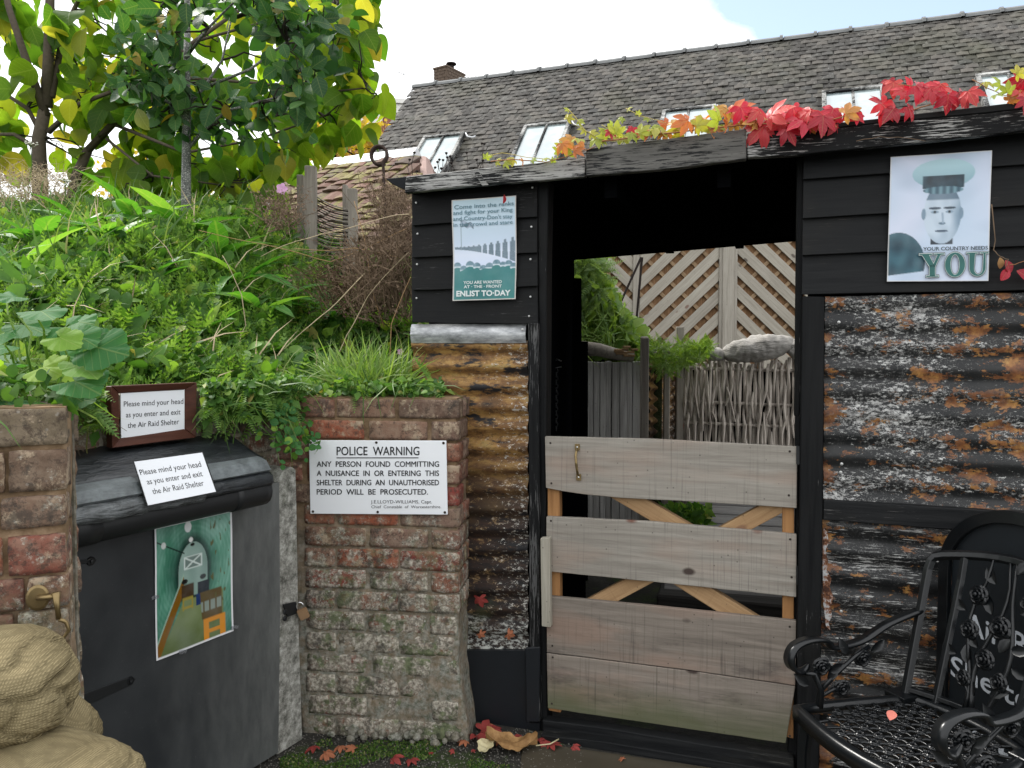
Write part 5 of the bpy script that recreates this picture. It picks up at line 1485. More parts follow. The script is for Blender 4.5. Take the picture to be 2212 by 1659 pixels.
for s, a, b in (("Come into the ranks", (982.4, 452.5), (1110.6, 443.6)), ("and fight for your King", (980, 464.8), (1108.3, 457)), ("and Country-Don't stay", (979.6, 477.4), (1107.8, 471)), ("in the crowd and stare", (979.6, 490.3), (1107.8, 483.5))):
    letters(G, SM, YE - .0030, s, a, b, 8.6, bold=.008, fn=ecf)
obj('lettering', G.mesh('lettering', fix=False), M_BLUEINK, enl, SM)
G = Geo()
letters(G, SM, YE - .0030, "YOU ARE WANTED", (1001, 613.8), (1084, 611.5), 6.4, bold=.02, fn=ecf)
letters(G, SM, YE - .0030, "AT \u00b7 THE \u00b7 FRONT", (1002, 622.6), (1084, 620.8), 6.0, bold=.02, fn=ecf)
letters(G, SM, YE - .0030, "ENLIST TO\u00b7DAY", (986, 640.2), (1103, 638), 11.5, bold=.035, fn=ecf)
obj('lettering', G.mesh('lettering', fix=False), M_WHITEINK, enl, SM)

# poster with a plain bust in a cap (a generic stand-in for the portrait)
def bust(u, v):
    c = mixc((.76, .84, .92), (.86, .89, .97), .5 + .9 * nz(u, v, 2.2)); c = mixc(c, (.66, .73, .82), .35 * max(0, nz(u, v * 2, 2.5, 4)) * 2)
    teal = mixc((.10, .24, .30), (.20, .38, .44), .5 + nz(u, v, 9))
    # shoulders
    if ell(u, v, .10, .86, .27, .25) < 1 and v < .955 - u * .1: c = mixc(teal, (.36, .5, .54), .35 * (1 + math.sin(u * 40 + v * 10)) * .4)
    if .42 < u < .64 and .62 < v < .71: c = (.12, .17, .22)
    # head
    e = ell(u, v, .53, .47, .185, .235)
    if e < 1: c = mixc((.80, .86, .92), (.32, .44, .54), max(0, (u - .60) * 5.0) + max(0, (v - .60) * 3.0) + .25 * nz(u, v, 8))
    if e < 1 and v > .30 and v < .36: c = mixc(c, (.20, .30, .38), .6)
    for cu in (.345, .715):
        if ell(u, v, cu, .47, .022, .045) < 1: c = (.48, .58, .66)
    for cu in (.455, .60):
        if ell(u, v, cu, .425, .062, .010) < 1: c = (.16, .24, .31)
        if ell(u, v, cu, .455, .040, .012) < 1: c = (.55, .64, .72)
        if ell(u, v, cu, .455, .014, .012) < 1: c = (.10, .16, .2)
    if ell(u, v, .525, .605, .065, .009) < 1: c = (.24, .32, .4)
    if ell(u, v, .53, .545, .035, .010) < 1: c = (.38, .48, .56)
    if abs(u - .535 - (v - .5) * .1) < .010 and .46 < v < .545: c = (.62, .70, .78)
    # cap
    if ell(u, v, .53, .155, .31, .115) < 1: c = mixc((.70, .84, .88), (.50, .64, .70), (v - .10) * 5)
    if abs(u - .53) < .205 and .17 < v < .265 + .02 * math.cos((u - .53) * 7): c = mixc((.07, .14, .19), (.16, .28, .34), .5 + nz(u, v, 14))
    if ell(u, v, .53, .285, .20, .030) < 1: c = mixc((.20, .33, .40), (.45, .6, .65), .5 + .5 * math.sin(u * 90))
    if u < .008 or u > .992 or v < .006 or v > .994: c = (.85, .84, .83)
    return c
YP = [(1924, 339), (2143, 325), (2135, 607), (1916, 608)]
YM = SM @ Matrix.Translation(fpx(SM, 2026, 608, -.03))
yp = thing('country_poster', 'pale poster of a capped man reading YOUR COUNTRY NEEDS YOU', 'poster', YM)
YY = -.034
yc = lambda u, v: .002 - .0022 * math.sin(v * 6 + u * 2) - .0015 * math.cos(u * 7)
raster(SM, YP, YY, 120, 150, bust, 'sheet', M_PRINT, yp, yc)
def ycf(q): return 0.0
G = Geo()
letters(G, SM, YY - .0065, "YOUR COUNTRY NEEDS", (1994, 541.6), (2134, 538.6), 7.6, bold=.02)
M_DARKINK = plain('dark_print', (0.03, 0.045, 0.055), 0.5, 0.3, var=.1)
obj('lettering', G.mesh('lettering', fix=False), M_DARKINK, yp, SM)
def you(G, y, grow):
    """slab-serif Y O U drawn as polygons; unit space x 0..3, z 0..1"""
    e = grow
    def P(pts):
        out_ = []
        for (x, z) in pts:
            px = 1994 + x / 3 * 141; base = 599 - 4 * (x / 3); out_.append(fpx(SM, px - (1 - z) * 0, base - z * 51, y))
        return out_
    def poly(pts): G.add(P(pts), [tuple(range(len(pts)))])
    s = .10 + e; 
    # Y
    poly([(-.18-e, 1+e), (.42+e, 1+e), (.42+e, .93-e), (-.18-e, .93-e)]); poly([(.50-e, 1+e), (.98+e, 1+e), (.98+e, .93-e), (.50-e, .93-e)])
    poly([(-.06-e, .95), (.28+e, .95), (.55+e, .45), (.30-e, .42-e)]); poly([(.66-e, .95), (.82+e, .95), (.56+e, .42), (.42-e, .45)])
    poly([(.29-e, .50), (.56+e, .50), (.56+e, .04), (.29-e, .04)]); poly([(.14-e, .07+e), (.71+e, .07+e), (.71+e, -e), (.14-e, -e)])
    # O as ring
    n = 28; cx, cz = 1.47, .5
    o_ = [(cx + (.47+e) * math.cos(t), cz + (.53+e) * math.sin(t)) for t in np.linspace(0, 2*math.pi, n+1)[:-1]]
    i_ = [(cx + (.20-e) * math.cos(t), cz + (.42-e) * math.sin(t)) for t in np.linspace(0, 2*math.pi, n+1)[:-1]]
    G.add(P(o_) + P(i_), [(k, (k+1) % n, n + (k+1) % n, n + k) for k in range(n)])
    # U
    poly([(2.0-e, 1+e), (2.52+e, 1+e), (2.52+e, .93-e), (2.0-e, .93-e)]); poly([(2.62-e, 1+e), (3.02+e, 1+e), (3.02+e, .93-e), (2.62-e, .93-e)])
    m = 14; ou = []; iu = []
    for k in range(m + 1):
        t = math.pi + math.pi * k / m
        ou.append((2.50 + (.38+e) * math.cos(t), .34 + (.36+e) * math.sin(t))); iu.append((2.54 + (.20-e) * math.cos(t), .34 + (.27-e) * math.sin(t)))
    ou = [(2.12-e, .95)] + ou + [(2.88+e, .95)]; iu = [(2.40+e, .95)] + [(max(x_, 2.34 + 0*e), z_) for x_, z_ in iu] + [(2.78-e, .95)]
    G.add(P(ou) + P(iu), [(k, k+1, len(ou)+k+1, len(ou)+k) for k in range(len(ou)-1)])
G = Geo(); you(G, YY - .0062, .035); obj('lettering', G.mesh('lettering', fix=False), M_DARKINK, yp, SM)
G = Geo(); you(G, YY - .0068, .012); obj('lettering', G.mesh('lettering', fix=False), M_WHITEINK, yp, SM)
M_GREENINK = plain('green_print', (0.035, 0.13, 0.12), 0.45, 0.3, var=.35, scale=25)
G = Geo(); you(G, YY - .0074, -.01); obj('lettering', G.mesh('lettering', fix=False), M_GREENINK, yp, SM)

# photograph of the tunnel taped to the door
def tunnel(u, v):
    c = (0, 0, 0); cx, cy = .47, .40
    r = math.hypot((u - cx) / .62, (v - cy) / .56)
    stripe = .5 + .5 * math.sin(r * 95)
    c = mixc((.27, .52, .42), (.62, .80, .74), .13 * stripe + .1 + .75 * max(0, u - .45) * (1.2 - v) + .25 * max(0, .3 - v) + .4 * nz(u * 2, v, 4) + .25 * nz(u * 5, v * 1.5, 9, 3))
    c = mixc(c, (.05, .17, .15), max(0, .62 - r) * 1.7); c = mixc(c, (.08, .2, .16), max(0, v - .62) * .9)
    e0 = ell(u, v, .49, .42, .19, .24)
    if v < .62: c = mixc(c, (.04, .13, .11), max(0, min(.85, 1.75 - e0)))
    # floor
    if v > .62 and u > .03 and v > 1.0 - (u - .03) * 1.12:
        if u < .88: c = mixc((.50, .56, .38), (.30, .36, .18), (v - .6) * 1.6 + .3 * nz(u, v, 6))
    # end wall arch
    e = ell(u, v, .49, .40, .19, .22)
    if v < .40 and e < 1 or (.40 <= v < .60 and abs(u - .49) < .19): c = mixc((.66, .76, .72), (.46, .58, .54), .5 + .6 * nz(u, v, 7))
    if .37 < u < .61 and .285 < v < .385:
        a_, b_ = (u - .37) / .24, (v - .285) / .10
        if min(abs(a_ - b_), abs(a_ + b_ - 1), a_, 1 - a_, b_, 1 - b_) < .07: c = (.85, .90, .88)
        else: c = (.42, .50, .47)
    if ell(u, v, .485, .20, .028, .014) < 1: c = (.08, .10, .08)
    # lights
    if ell(u, v, .43, .055, .045, .042) < 1: c = (.90, .92, .92)
    if ell(u, v, .465, .16, .026, .02) < 1: c = (.92, .93, .92)
    if abs(v - (.11 + u * .38)) < .006 and u < .38: c = (.10, .18, .16)
    if ell(u, v, .11, .155, .03, .025) < 1: c = (.85, .88, .86)
    # cable duct and plank on the left
    ed = 1.0 - (u - .03) * 1.35
    if u < .37 and ed - .11 < v < ed + .02: c = (.50, .34, .08)
    if u < .37 and ed - .135 < v <= ed - .11: c = (.62, .74, .66)
    # furniture
    if .34 < u < .50 and .50 < v < .60: c = (.26, .19, .10)
    if .35 < u < .49 and .60 < v < .70: c = (.62, .56, .22) if (abs((u - .35) % .14 - .0) < .02 or abs(v - .61) < .012 or abs(v - .68) < .01 or u > .47) else c
    if .55 < u < .70 and .51 < v < .60: c = (.10, .13, .17)
    if .53 < u < .60 and .60 < v < .69: c = (.10, .20, .40)
    if .58 < u < .86 and .60 < v < .82 and u > .58 + (v - .6) * .1: c = mixc((.36, .29, .13), (.55, .60, .56), 1 if .68 < v < .76 and abs(math.sin(u * 40)) > .4 else 0)
    if .62 < u < .90 and .82 < v < .99:
        if u < .69 or u > .83 or v < .855 or .91 < v < .94: c = (.86, .56, .14)
    if (ell(u, v, .38, .475, .04, .02) < 1): c = (.08, .09, .08)
    if (ell(u, v, .62, .475, .04, .02) < 1): c = (.12, .13, .12)
    if u > .72 and .05 < v < .75 and nz(u * 2, v, 15, 7) > .42: c = (.36, .36, .2)
    if u < .02 or u > .98 or v < .018 or v > .985: c = (.93, .93, .94)
    return c
TP = [(333, 1139), (500, 1101), (505, 1363), (338, 1428)]
TMx = DM @ Matrix.Translation(fpx(DM, 420, 1395, -.02))
ph = thing('tunnel_photo', 'glossy photograph of a green arched tunnel taped to the black door', 'photograph', TMx)
raster(DM, TP, -.0165, 120, 150, tunnel, 'print', M_PHOTO, ph, lambda u, v: -.0018 * math.sin(v * 5 + 1) - .001 * math.sin(u * 6))
for (a, b) in ((350, 1133), (482, 1103), (336, 1290), (507, 1355), (395, 1408)):
    slab(DM, [(a - 8, b - 2), (a + 8, b - 5), (a + 8, b + 2), (a - 8, b + 6)], -.0195, .0006, 'tape', M_LAM, ph, 0)

# ================================================================== the yard seen through the gate
apr = [on_ground(1130, 1600, .004), on_ground(1700, 1682, .004), on_ground(2400, 1780, .004), Vector((1.4, .9, .004)), Vector((-.02, 1.9, .004))]
tag(obj('concrete_apron', Geo().add(apr, [(0, 1, 2, 3, 4)]).mesh('concrete_apron', fix=False), M_SLAB), kind='structure')
# lattice fence
TMl = frame((0, 8.1, 0), -4)
lat = thing('lattice_fence', 'pale diagonal lattice fence panels backed with brown willow', 'fence', TMl)
def fx(px, py=600, y=0): return fpx(TMl, px, py, y).x
def fz(py, px=1500, y=0): return fpx(TMl, px, py, y).z
zt_, zb_ = 3.05, fz(830)
panels = [(1190, 1367, 1), (1382, 1553, -1), (1592, 1790, 1), (1806, 2000, -1)]    # x range, slope sign (+1 falls to the right)
obj('willow_backing', Geo().box((fx(1190), .052, zb_), (fx(2000), .058, zt_)).mesh('willow_backing'), M_WILLOW, lat, TMl)
def clipseg(cx, cz, dx, dz, x0, x1, z0, z1):
    t0, t1 = -9, 9
    for c, d, a, b in ((cx, dx, x0, x1), (cz, dz, z0, z1)):
        if abs(d) < 1e-9: continue
        ta, tb = (a - c) / d, (b - c) / d; t0 = max(t0, min(ta, tb)); t1 = min(t1, max(ta, tb))
    return t0, t1
for (pa, pb2, sg) in panels:
    x0, x1 = fx(pa), fx(pb2)
    for layer, (sgn, w, pitch_, y0, th) in enumerate(((sg, .102, .162, .0, .018), (-sg, .036, .15, .022, .012))):
        dx, dz = math.cos(math.radians(44)), -sgn * math.sin(math.radians(44))
        nx_, nz_ = -dz, dx
        k = -20
        while k < 20:
            cx, cz = (x0 + x1) / 2 + nx_ * k * pitch_, (zb_ + zt_) / 2 + nz_ * k * pitch_
            t0, t1 = clipseg(cx, cz, dx, dz, x0, x1, zb_, zt_)
            k += 1
            if t1 - t0 < .06: continue
            a = Vector((cx + dx * t0, y0, cz + dz * t0)); L = t1 - t0; ang = math.atan2(dz, dx)
            B = TMl @ Matrix.Translation(a) @ Matrix.Rotation(-ang, 4, 'Y')
            # mitre the ends to the panel's upright edges
            m_ = w / 2 * math.tan(math.radians(44)) * (-1 if sgn > 0 else 1)
            g = Geo().prism([(m_ * -1 if t0 > -9 else 0, 0, -w/2), (L - m_, 0, -w/2), (L + m_, 0, w/2), (m_, 0, w/2)], [(-m_, th, -w/2), (L - m_, th, -w/2), (L + m_, th, w/2), (m_, th, w/2)])
            obj('slat' if layer == 0 else 'cross_slat', g.mesh('slat', .002 if layer == 0 else 0), M_LATT if layer == 0 else M_LATTX, lat, B)
for (a, b) in ((1367, 1381), (1553, 1563), (1582, 1592)):
    obj('panel_stile', Geo().box((fx(a), -.02, zb_), (fx(b), .03, zt_)).mesh('panel_stile', .003), M_LATTZ, lat, TMl)
obj('fence_post', Geo().box((fx(1560), -.035, 0), (fx(1585), .04, zt_ + .1)).mesh('fence_post', .004), M_LATTZ, lat, TMl)
obj('fence_post', Geo().box((fx(1790), -.035, 0), (fx(1806), .04, zt_ + .1)).mesh('fence_post', .004), M_LATTZ, lat, TMl)

# grey plank wall, posts, corrugated edge and hurdle at about five metres
KM2 = frame((0, 5.25, 0), 0)
pw = thing('plank_wall', 'wall of upright silver grey planks behind the gate', 'wall', KM2)
x = 1266
while x < 1384:
    w = rnd.choice([11, 14, 17, 20, 13]); w = min(w, 1387 - x)
    top = 781 + rnd.uniform(-1.5, 2)
    p0 = fpx(KM2, x, top, 0); p1 = fpx(KM2, x + w - 1.2, top, 0); dy = rnd.uniform(0, .018)
    obj('plank', Geo().box((p0.x, dy, 0), (p1.x, dy + .03, p0.z)).mesh('plank', .003), M_PLANKG, pw, KM2); x += w
obj('backing', Geo().box((fpx(KM2, 1260, 900, 0).x, .05, 0), (fpx(KM2, 1386, 900, 0).x, .06, fpx(KM2, 1300, 786, 0).z)).mesh('backing'), M_INNER, pw, KM2)
def yard_post(px0, px1, ptop, Y, label, top_cut=0):
    M = frame((at_depth((px0 + px1) / 2, 900, Y).x, Y, 0), rnd.uniform(-8, 8))
    w = (px1 - px0) / FPX * Y; h = CAMZ + (756 - ptop) / FPX * Y
    g = Geo().prism([(-w/2, -w/2, 0), (w/2, -w/2, 0), (w/2, w/2, 0), (-w/2, w/2, 0)], [(-w/2, -w/2, h), (w/2, -w/2, h), (w/2, w/2, h + top_cut), (-w/2, w/2, h + top_cut)])
    tag(obj('timber_post', g.mesh('timber_post', .006), M_OLDPOST, None, M), label, 'post', 'timber posts in the yard behind the gate')
yard_post(1383, 1400, 729, 5.0, 'brown timber post right of the grey plank wall', .01)
yard_post(1433, 1446, 757, 5.3, 'thin timber post between two strips of corrugated iron')
yard_post(1459, 1475, 705, 5.6, 'tall pale post left of the woven hurdle')
cs = thing('iron_revetment', 'rusty corrugated iron standing between posts, seen edge on', 'wall', frame((at_depth(1430, 900, 5.45).x, 5.45, 0), 55))
CSM = WM[cs.name]
V = []; F = []; n_z = 120
for j in range(n_z + 1):
    z = .1 + 1.35 * j / n_z
    for i in range(13):
        V.append((-.22 + i * .04, .014 * math.sin(z / .076 * 2 * math.pi), z + .006 * math.sin(i)))
for j in range(n_z):
    for i in range(12): a = j*13+i; F.append((a, a+13, a+14, a+1))
obj('corrugated_sheet', mesh('corrugated_sheet', V, F, True), M_CORR_L, cs, CSM)

WMt = frame((at_depth(1605, 900, 5.5).x, 5.5, 0), -12)
hur = thing('woven_hurdle', 'hurdle of woven split hazel rods beyond the gate', 'hurdle', WMt)
def wx(px): return fpx(WMt, px, 880, 0).x
def wz(py, px=1600): return fpx(WMt, px, py, 0).z
x0, x1 = wx(1478), wx(1745)
for py in (798, 872, 918, 1010, 1120):
    z = wz(py); g = Geo().tube([(x0 - .02, .005, z + .012), ((x0*2+x1)/3, -.002, z + .004), ((x0+x1*2)/3, .006, z - .004), (x1 + .02, 0, z - .01)], .013, 6)
    obj('cross_rail', g.mesh('cross_rail', smooth=True), M_HURDLE, hur, WMt)
zs = [wz(p) for p in (798, 872, 918, 1010, 1120)]
x = x0; k = 0
while x < x1:
    ph_ = 1 if k % 2 else -1
    zt2 = wz(rnd.uniform(768, 790)); r_ = rnd.uniform(.010, .016)
    pts = [(x + rnd.gauss(0, .010), ph_ * .004, zt2)]
    for q, z in enumerate(zs):
        if z < zt2 - .02: pts.append((x + rnd.gauss(0, .005), ph_ * (-1) ** q * -.020, z)); 
        if q < 3: pts.append((x + rnd.gauss(0, .005), 0, (z + zs[q+1]) / 2))
    pts.append((x, 0, .0)); pts.sort(key=lambda p: -p[2])
    g = Geo().tube(pts, [r_ * rnd.uniform(.75, 1.15) for _ in pts], 5)
    obj('rod', g.mesh('rod'), M_HURDLE, hur, WMt); x += rnd.uniform(.020, .030); k += 1
# a second layer of loose broken rods
for k in range(26):
    xx = rnd.uniform(x0 + .02, x1); za = rnd.uniform(wz(950), wz(800)); L = rnd.uniform(.12, .34)
    g = Geo().tube([(xx, -.03, za), (xx + rnd.gauss(0, .012), -.034, za - L/2), (xx + rnd.gauss(0, .02), -.028, za - L)], [.004, .011, .005], 5)
    obj('rod', g.mesh('rod'), M_HURDLE, hur, WMt)
obj('hurdle_backing', Geo().box((x0, .06, 0), (x1 + .3, .07, wz(800))).mesh('hurdle_backing'), M_INNER, hur, WMt)
# grey sacking roll on top of the hurdle
def sackroll(x0p, x1p, yc, r, seed, label):
    a = fpx(WMt, x0p, yc[0], -.01); b = fpx(WMt, x1p, yc[1], -.01); n = 44; m = 26; V = []; F = []
    for i in range(n + 1):
        u = i / n; c = a.lerp(b, u); rr = r * (math.sin(math.pi * min(1, max(0, u * .96 + .02))) ** .35)
        for k in range(m):
            q = 2 * math.pi * k / m
            f = 1 + .22 * mnoise.noise(Vector((u * 4, math.cos(q) * 1.3, math.sin(q) * 1.3 + seed))) + .12 * mnoise.noise(Vector((u * 16, math.cos(q) * 2, math.sin(q) * 2 + seed)))
            V.append((c.x, c.y + rr * 1.1 * f * math.cos(q), c.z + rr * f * math.sin(q)))
    for i in range(n):
        for k in range(m): F.append((i*m+k, i*m+(k+1) % m, (i+1)*m+(k+1) % m, (i+1)*m+k))
    F += [tuple(range(m-1, -1, -1)), tuple(n*m+k for k in range(m))]
    o = obj('sacking_roll', mesh('sacking_roll', V, F, True), M_SACKG, None, WMt @ Matrix.Identity(4)); tag(o, label, 'sacking')
sackroll(1500, 1568, (757, 768), .052, 1.0, 'short end of bleached sacking tied off on the hurdle')
sackroll(1562, 1712, (762, 742), .092, 4.0, 'fat roll of bleached grey sacking lying along the hurdle top')
sackroll(1700, 1790, (752, 770), .085, 9.0, 'crumpled bleached sacking at the right end of the hurdle top')
# raised bed behind the plank wall, seen as a green slope
YBM = frame((0, 6.0, 0), 0)
V = []; F = []
for j in range(20):
    for i in range(20):
        x = at_depth(1195, 0, 5.4).x + i * .040; y = 5.36 + j * .12
        V.append((x, y, 1.33 + .30 * max(0, (y - 5.3)) * max(.1, 1 - i / 16) + .05 * mnoise.noise(Vector((x * 4, y * 4, 1))) + .30 * max(0, 1 - i / 9)))
for j in range(19):
    for i in range(19): a = j*20+i; F.append((a, a+1, a+21, a+20))
n0 = len(V)
for i in range(20): V.append((V[i][0], 5.36, 0))
for i in range(19): F.append((n0 + i, n0 + i + 1, i + 1, i))
tag(obj('raised_bed_earth', mesh('raised_bed_earth', V, F, True), M_SOIL), kind='structure')
# sloping boards of a ramp, and an old sleeper, seen between the gate boards
RMp = frame((at_depth(1640, 1100, 4.4).x, 4.4, 0), -14)
rp = thing('board_ramp', 'grey boarded ramp seen through the gap in the gate', 'ramp', RMp)
zr1 = .42
for k in range(14):
    y0 = -.7 + k * .13; za = zr1 - .16 + k * .03
    g = Geo().prism([(-.50 + k * .012, y0, za), (.75, y0, za), (.75, y0 + .118, za + .027), (-.50 + k * .012, y0 + .118, za + .027)], [(-.50 + k * .012, y0, za - .03), (.75, y0, za - .03), (.75, y0 + .118, za - .003), (-.50 + k * .012, y0 + .118, za - .003)])
    obj('deck_board', g.mesh('deck_board', .004), M_DECK, rp, RMp)
obj('ramp_frame', Geo().box((-.48, -.68, 0), (.7, 1.1, .20)).mesh('ramp_frame'), M_INNER, rp, RMp)
SLM = frame((at_depth(1560, 1290, 3.9).x, 3.75, 0), -16)
V = []
sl = obj('old_sleeper', Geo().box((-.35, -.1, 0), (.62, .12, .26)).mesh('old_sleeper', .01), M_LOG, None, SLM); tag(sl, 'dark grained old sleeper lying behind the lower gate gap', 'sleeper')
# ================================================================== vegetation helpers
R = np.random.default_rng(11)
def leaf_t(ts, ws, fold=.25, droop=.25, wave=0.0):
    """leaf template, unit length: x across, y along, z out of the blade"""
    V = []; n = len(ts)
    for k, (t, w) in enumerate(zip(ts, ws)):
        z = -droop * t * t; wv = wave * math.sin(k * 2.1)
        V += [(-w, t, z + fold * w + wv), (0, t, z), (w, t, z + fold * w - wv)]
    F = []
    for k in range(n - 1):
        a = k * 3; b = a + 3
        for q in ((a, a+1, b+1), (a, b+1, b), (a+1, a+2, b+2), (a+1, b+2, b+1)): F.append(q)
    return np.array(V, dtype=np.float32), np.array(F, dtype=np.int32)
HEART = leaf_t([0, .03, .12, .25, .40, .55, .68, .80, .89, .95, 1.0], [.07, .24, .37, .44, .45, .40, .32, .215, .12, .055, .003], .20, .28, .010)
OVAL = leaf_t([0, .08, .2, .36, .52, .68, .82, .93, 1], [.015, .11, .22, .31, .34, .31, .22, .12, .008], .3, .2, .01)
DOCKL = leaf_t([0, .12, .35, .6, .82, 1], [.02, .09, .15, .15, .09, .005], .35, .55, .012)
HERBL = leaf_t([0, .45, 1], [.03, .32, .01], .3, .25)
ROUND = leaf_t([0, .25, .6, .9, 1], [.10, .40, .46, .26, .05], .2, .2)
BLADE = (np.array([(-.02, 0, 0), (.02, 0, 0), (-.016, .4, -.04), (.016, .4, -.04), (-.01, .75, -.22), (.01, .75, -.22), (0, 1, -.5)], dtype=np.float32), np.array([(0,1,3),(0,3,2),(2,3,5),(2,5,4),(4,5,6)], dtype=np.int32))
def frond(nl=11, w=.17, droop=.35):
    V = []; F = []
    for k in range(nl):
        t = .08 + .9 * k / nl; L = w * math.sin(math.pi * (.12 + .86 * (k + .5) / nl)) ; z = -droop * t * t; s = .9 / nl * .42
        for sg in (-1, 1):
            a = len(V); V += [(0, t - s, z), (0, t + s, z), (sg * L, t + .05, z + .02 - L * .3), (sg * L * .6, t + .05 + s, z + .015)]
            F += [(a, a+1, a+3), (a, a+3, a+2)]
    a = len(V); V += [(-.008, 0, 0), (.008, 0, 0), (0, .5, -droop * .25), (0.008, .5, -droop*.25), (0, 1, -droop)]; F += [(a, a+1, a+3), (a, a+3, a+2), (a+2, a+3, a+4)]
    return np.array(V, dtype=np.float32), np.array(F, dtype=np.int32)
FROND = frond()
def lobed_t():
    """broad leaf with rounded scalloped lobes"""
    pts = [(0, 0)]; out_ = []
    n = 84
    for k in range(n + 1):
        q = -2.6 + 5.2 * k / n                      # angle about the tip direction
        r = .55 * (.80 + .22 * abs(math.cos(q * 2.9)) ** .55 + .045 * abs(math.cos(q * 11))) * (1.02 - .11 * abs(q))
        out_.append((r * math.sin(q), .48 + r * math.cos(q)))
    V = [(0, .05, 0), (0, .48, .0)]
    for (x, y) in out_: V.append((x, y, .10 * abs(x) - .20 * (y - .3) ** 2 + .025 * math.sin(x * 14 + y * 9)))
    F = [(1, i + 2, i + 3) for i in range(n)]
    return np.array(V, dtype=np.float32), np.array([(a, c, b) for a, b, c in F], dtype=np.int32)
LOBED = lobed_t()
def palmate_t():
    V = []; F = []
    for q, L in ((-1.75, .62), (-.85, .9), (0, 1.0), (.85, .9), (1.75, .62)):
        ts = [0, .18, .42, .62, .82, 1]; ws = [.02, .09, .21, .235, .14, .0]
        c, s = math.cos(q), math.sin(q); a0 = len(V)
        for t, w in zip(ts, ws):
            for sx in (-1, 0, 1):
                x, y, z = sx * w * L, t * L, -.42 * t * t * L + (.30 * w if sx else 0) + .02 * math.sin(t * 9 + q * 3) 
                V.append((x * c + y * s, -x * s + y * c, z))
        for k in range(5):
            a = a0 + k * 3; b = a + 3
            F += [(a, a+1, b+1), (a, b+1, b), (a+1, a+2, b+2), (a+1, b+2, b+1)]
    return np.array(V, dtype=np.float32), np.array(F, dtype=np.int32)
PALM = palmate_t()
def basis(tip, out):
    """rows: x, y(tip), z(out) for arrays (n,3)"""
    y = tip / np.linalg.norm(tip, axis=1, keepdims=True)
    x = np.cross(y, out); ln = np.linalg.norm(x, axis=1, keepdims=True); ln[ln < 1e-6] = 1; x /= ln
    z = np.cross(x, y); return np.stack([x, y, z], axis=2)           # columns are the axes
def scatter(name, tm, pos, tip, out, scale, mat, parent=None, M=None, smooth=False):
    B = basis(np.asarray(tip, float), np.asarray(out, float)); tv_, tf_ = tm
    n = len(pos); P = np.einsum('nij,kj->nki', B, tv_) * np.asarray(scale)[:, None, None] + np.asarray(pos)[:, None, :]
    F = tf_[None] + (np.arange(n) * len(tv_))[:, None, None]
    me = np_mesh(name, P.reshape(-1, 3), F.reshape(-1, 3), smooth)
    if parent is not None:
        me.transform(WM[parent.name].inverted()); o = obj(name, me, mat, parent, WM[parent.name])
    else: o = obj(name, me, mat)
    return o
def leaf_meshes(tm, name='leaf', k=3):
    out_ = []
    for i in range(k):
        v = tm[0].copy(); v[:, 2] *= 1 + .35 * (i - 1); v[:, 0] *= 1 + .08 * (i - 1); v[:, 2] += .03 * np.sin(v[:, 0] * 9 + i)
        out_.append(np_mesh(name, v, tm[1], True))
    return out_
def place_leaf(me, p, tip, out, s, mat, parent, name='leaf'):
    B = basis(np.array([tip], float), np.array([out], float))[0]
    M = Matrix([[B[i][j] * s for j in range(3)] + [p[i]] for i in range(3)] + [[0, 0, 0, 1]])
    return obj(name, me, mat, parent, M)
def limb(g, pts, r0, r1, sides=8):
    n = len(pts); g.tube(pts, [r0 + (r1 - r0) * k / (n - 1) for k in range(n)], sides)
def wander(a, b, n, amp, seed, sag=0.0):
    a, b = Vector(a), Vector(b); out_ = []
    for k in range(n + 1):
        u = k / n; p = a.lerp(b, u); w = math.sin(math.pi * u)
        p += Vector((mnoise.noise(Vector((u * 3, seed, 0))), mnoise.noise(Vector((u * 3, seed, 7))), mnoise.noise(Vector((u * 3, seed, 13))))) * amp * w
        p.z -= sag * w; out_.append(p)
    return out_

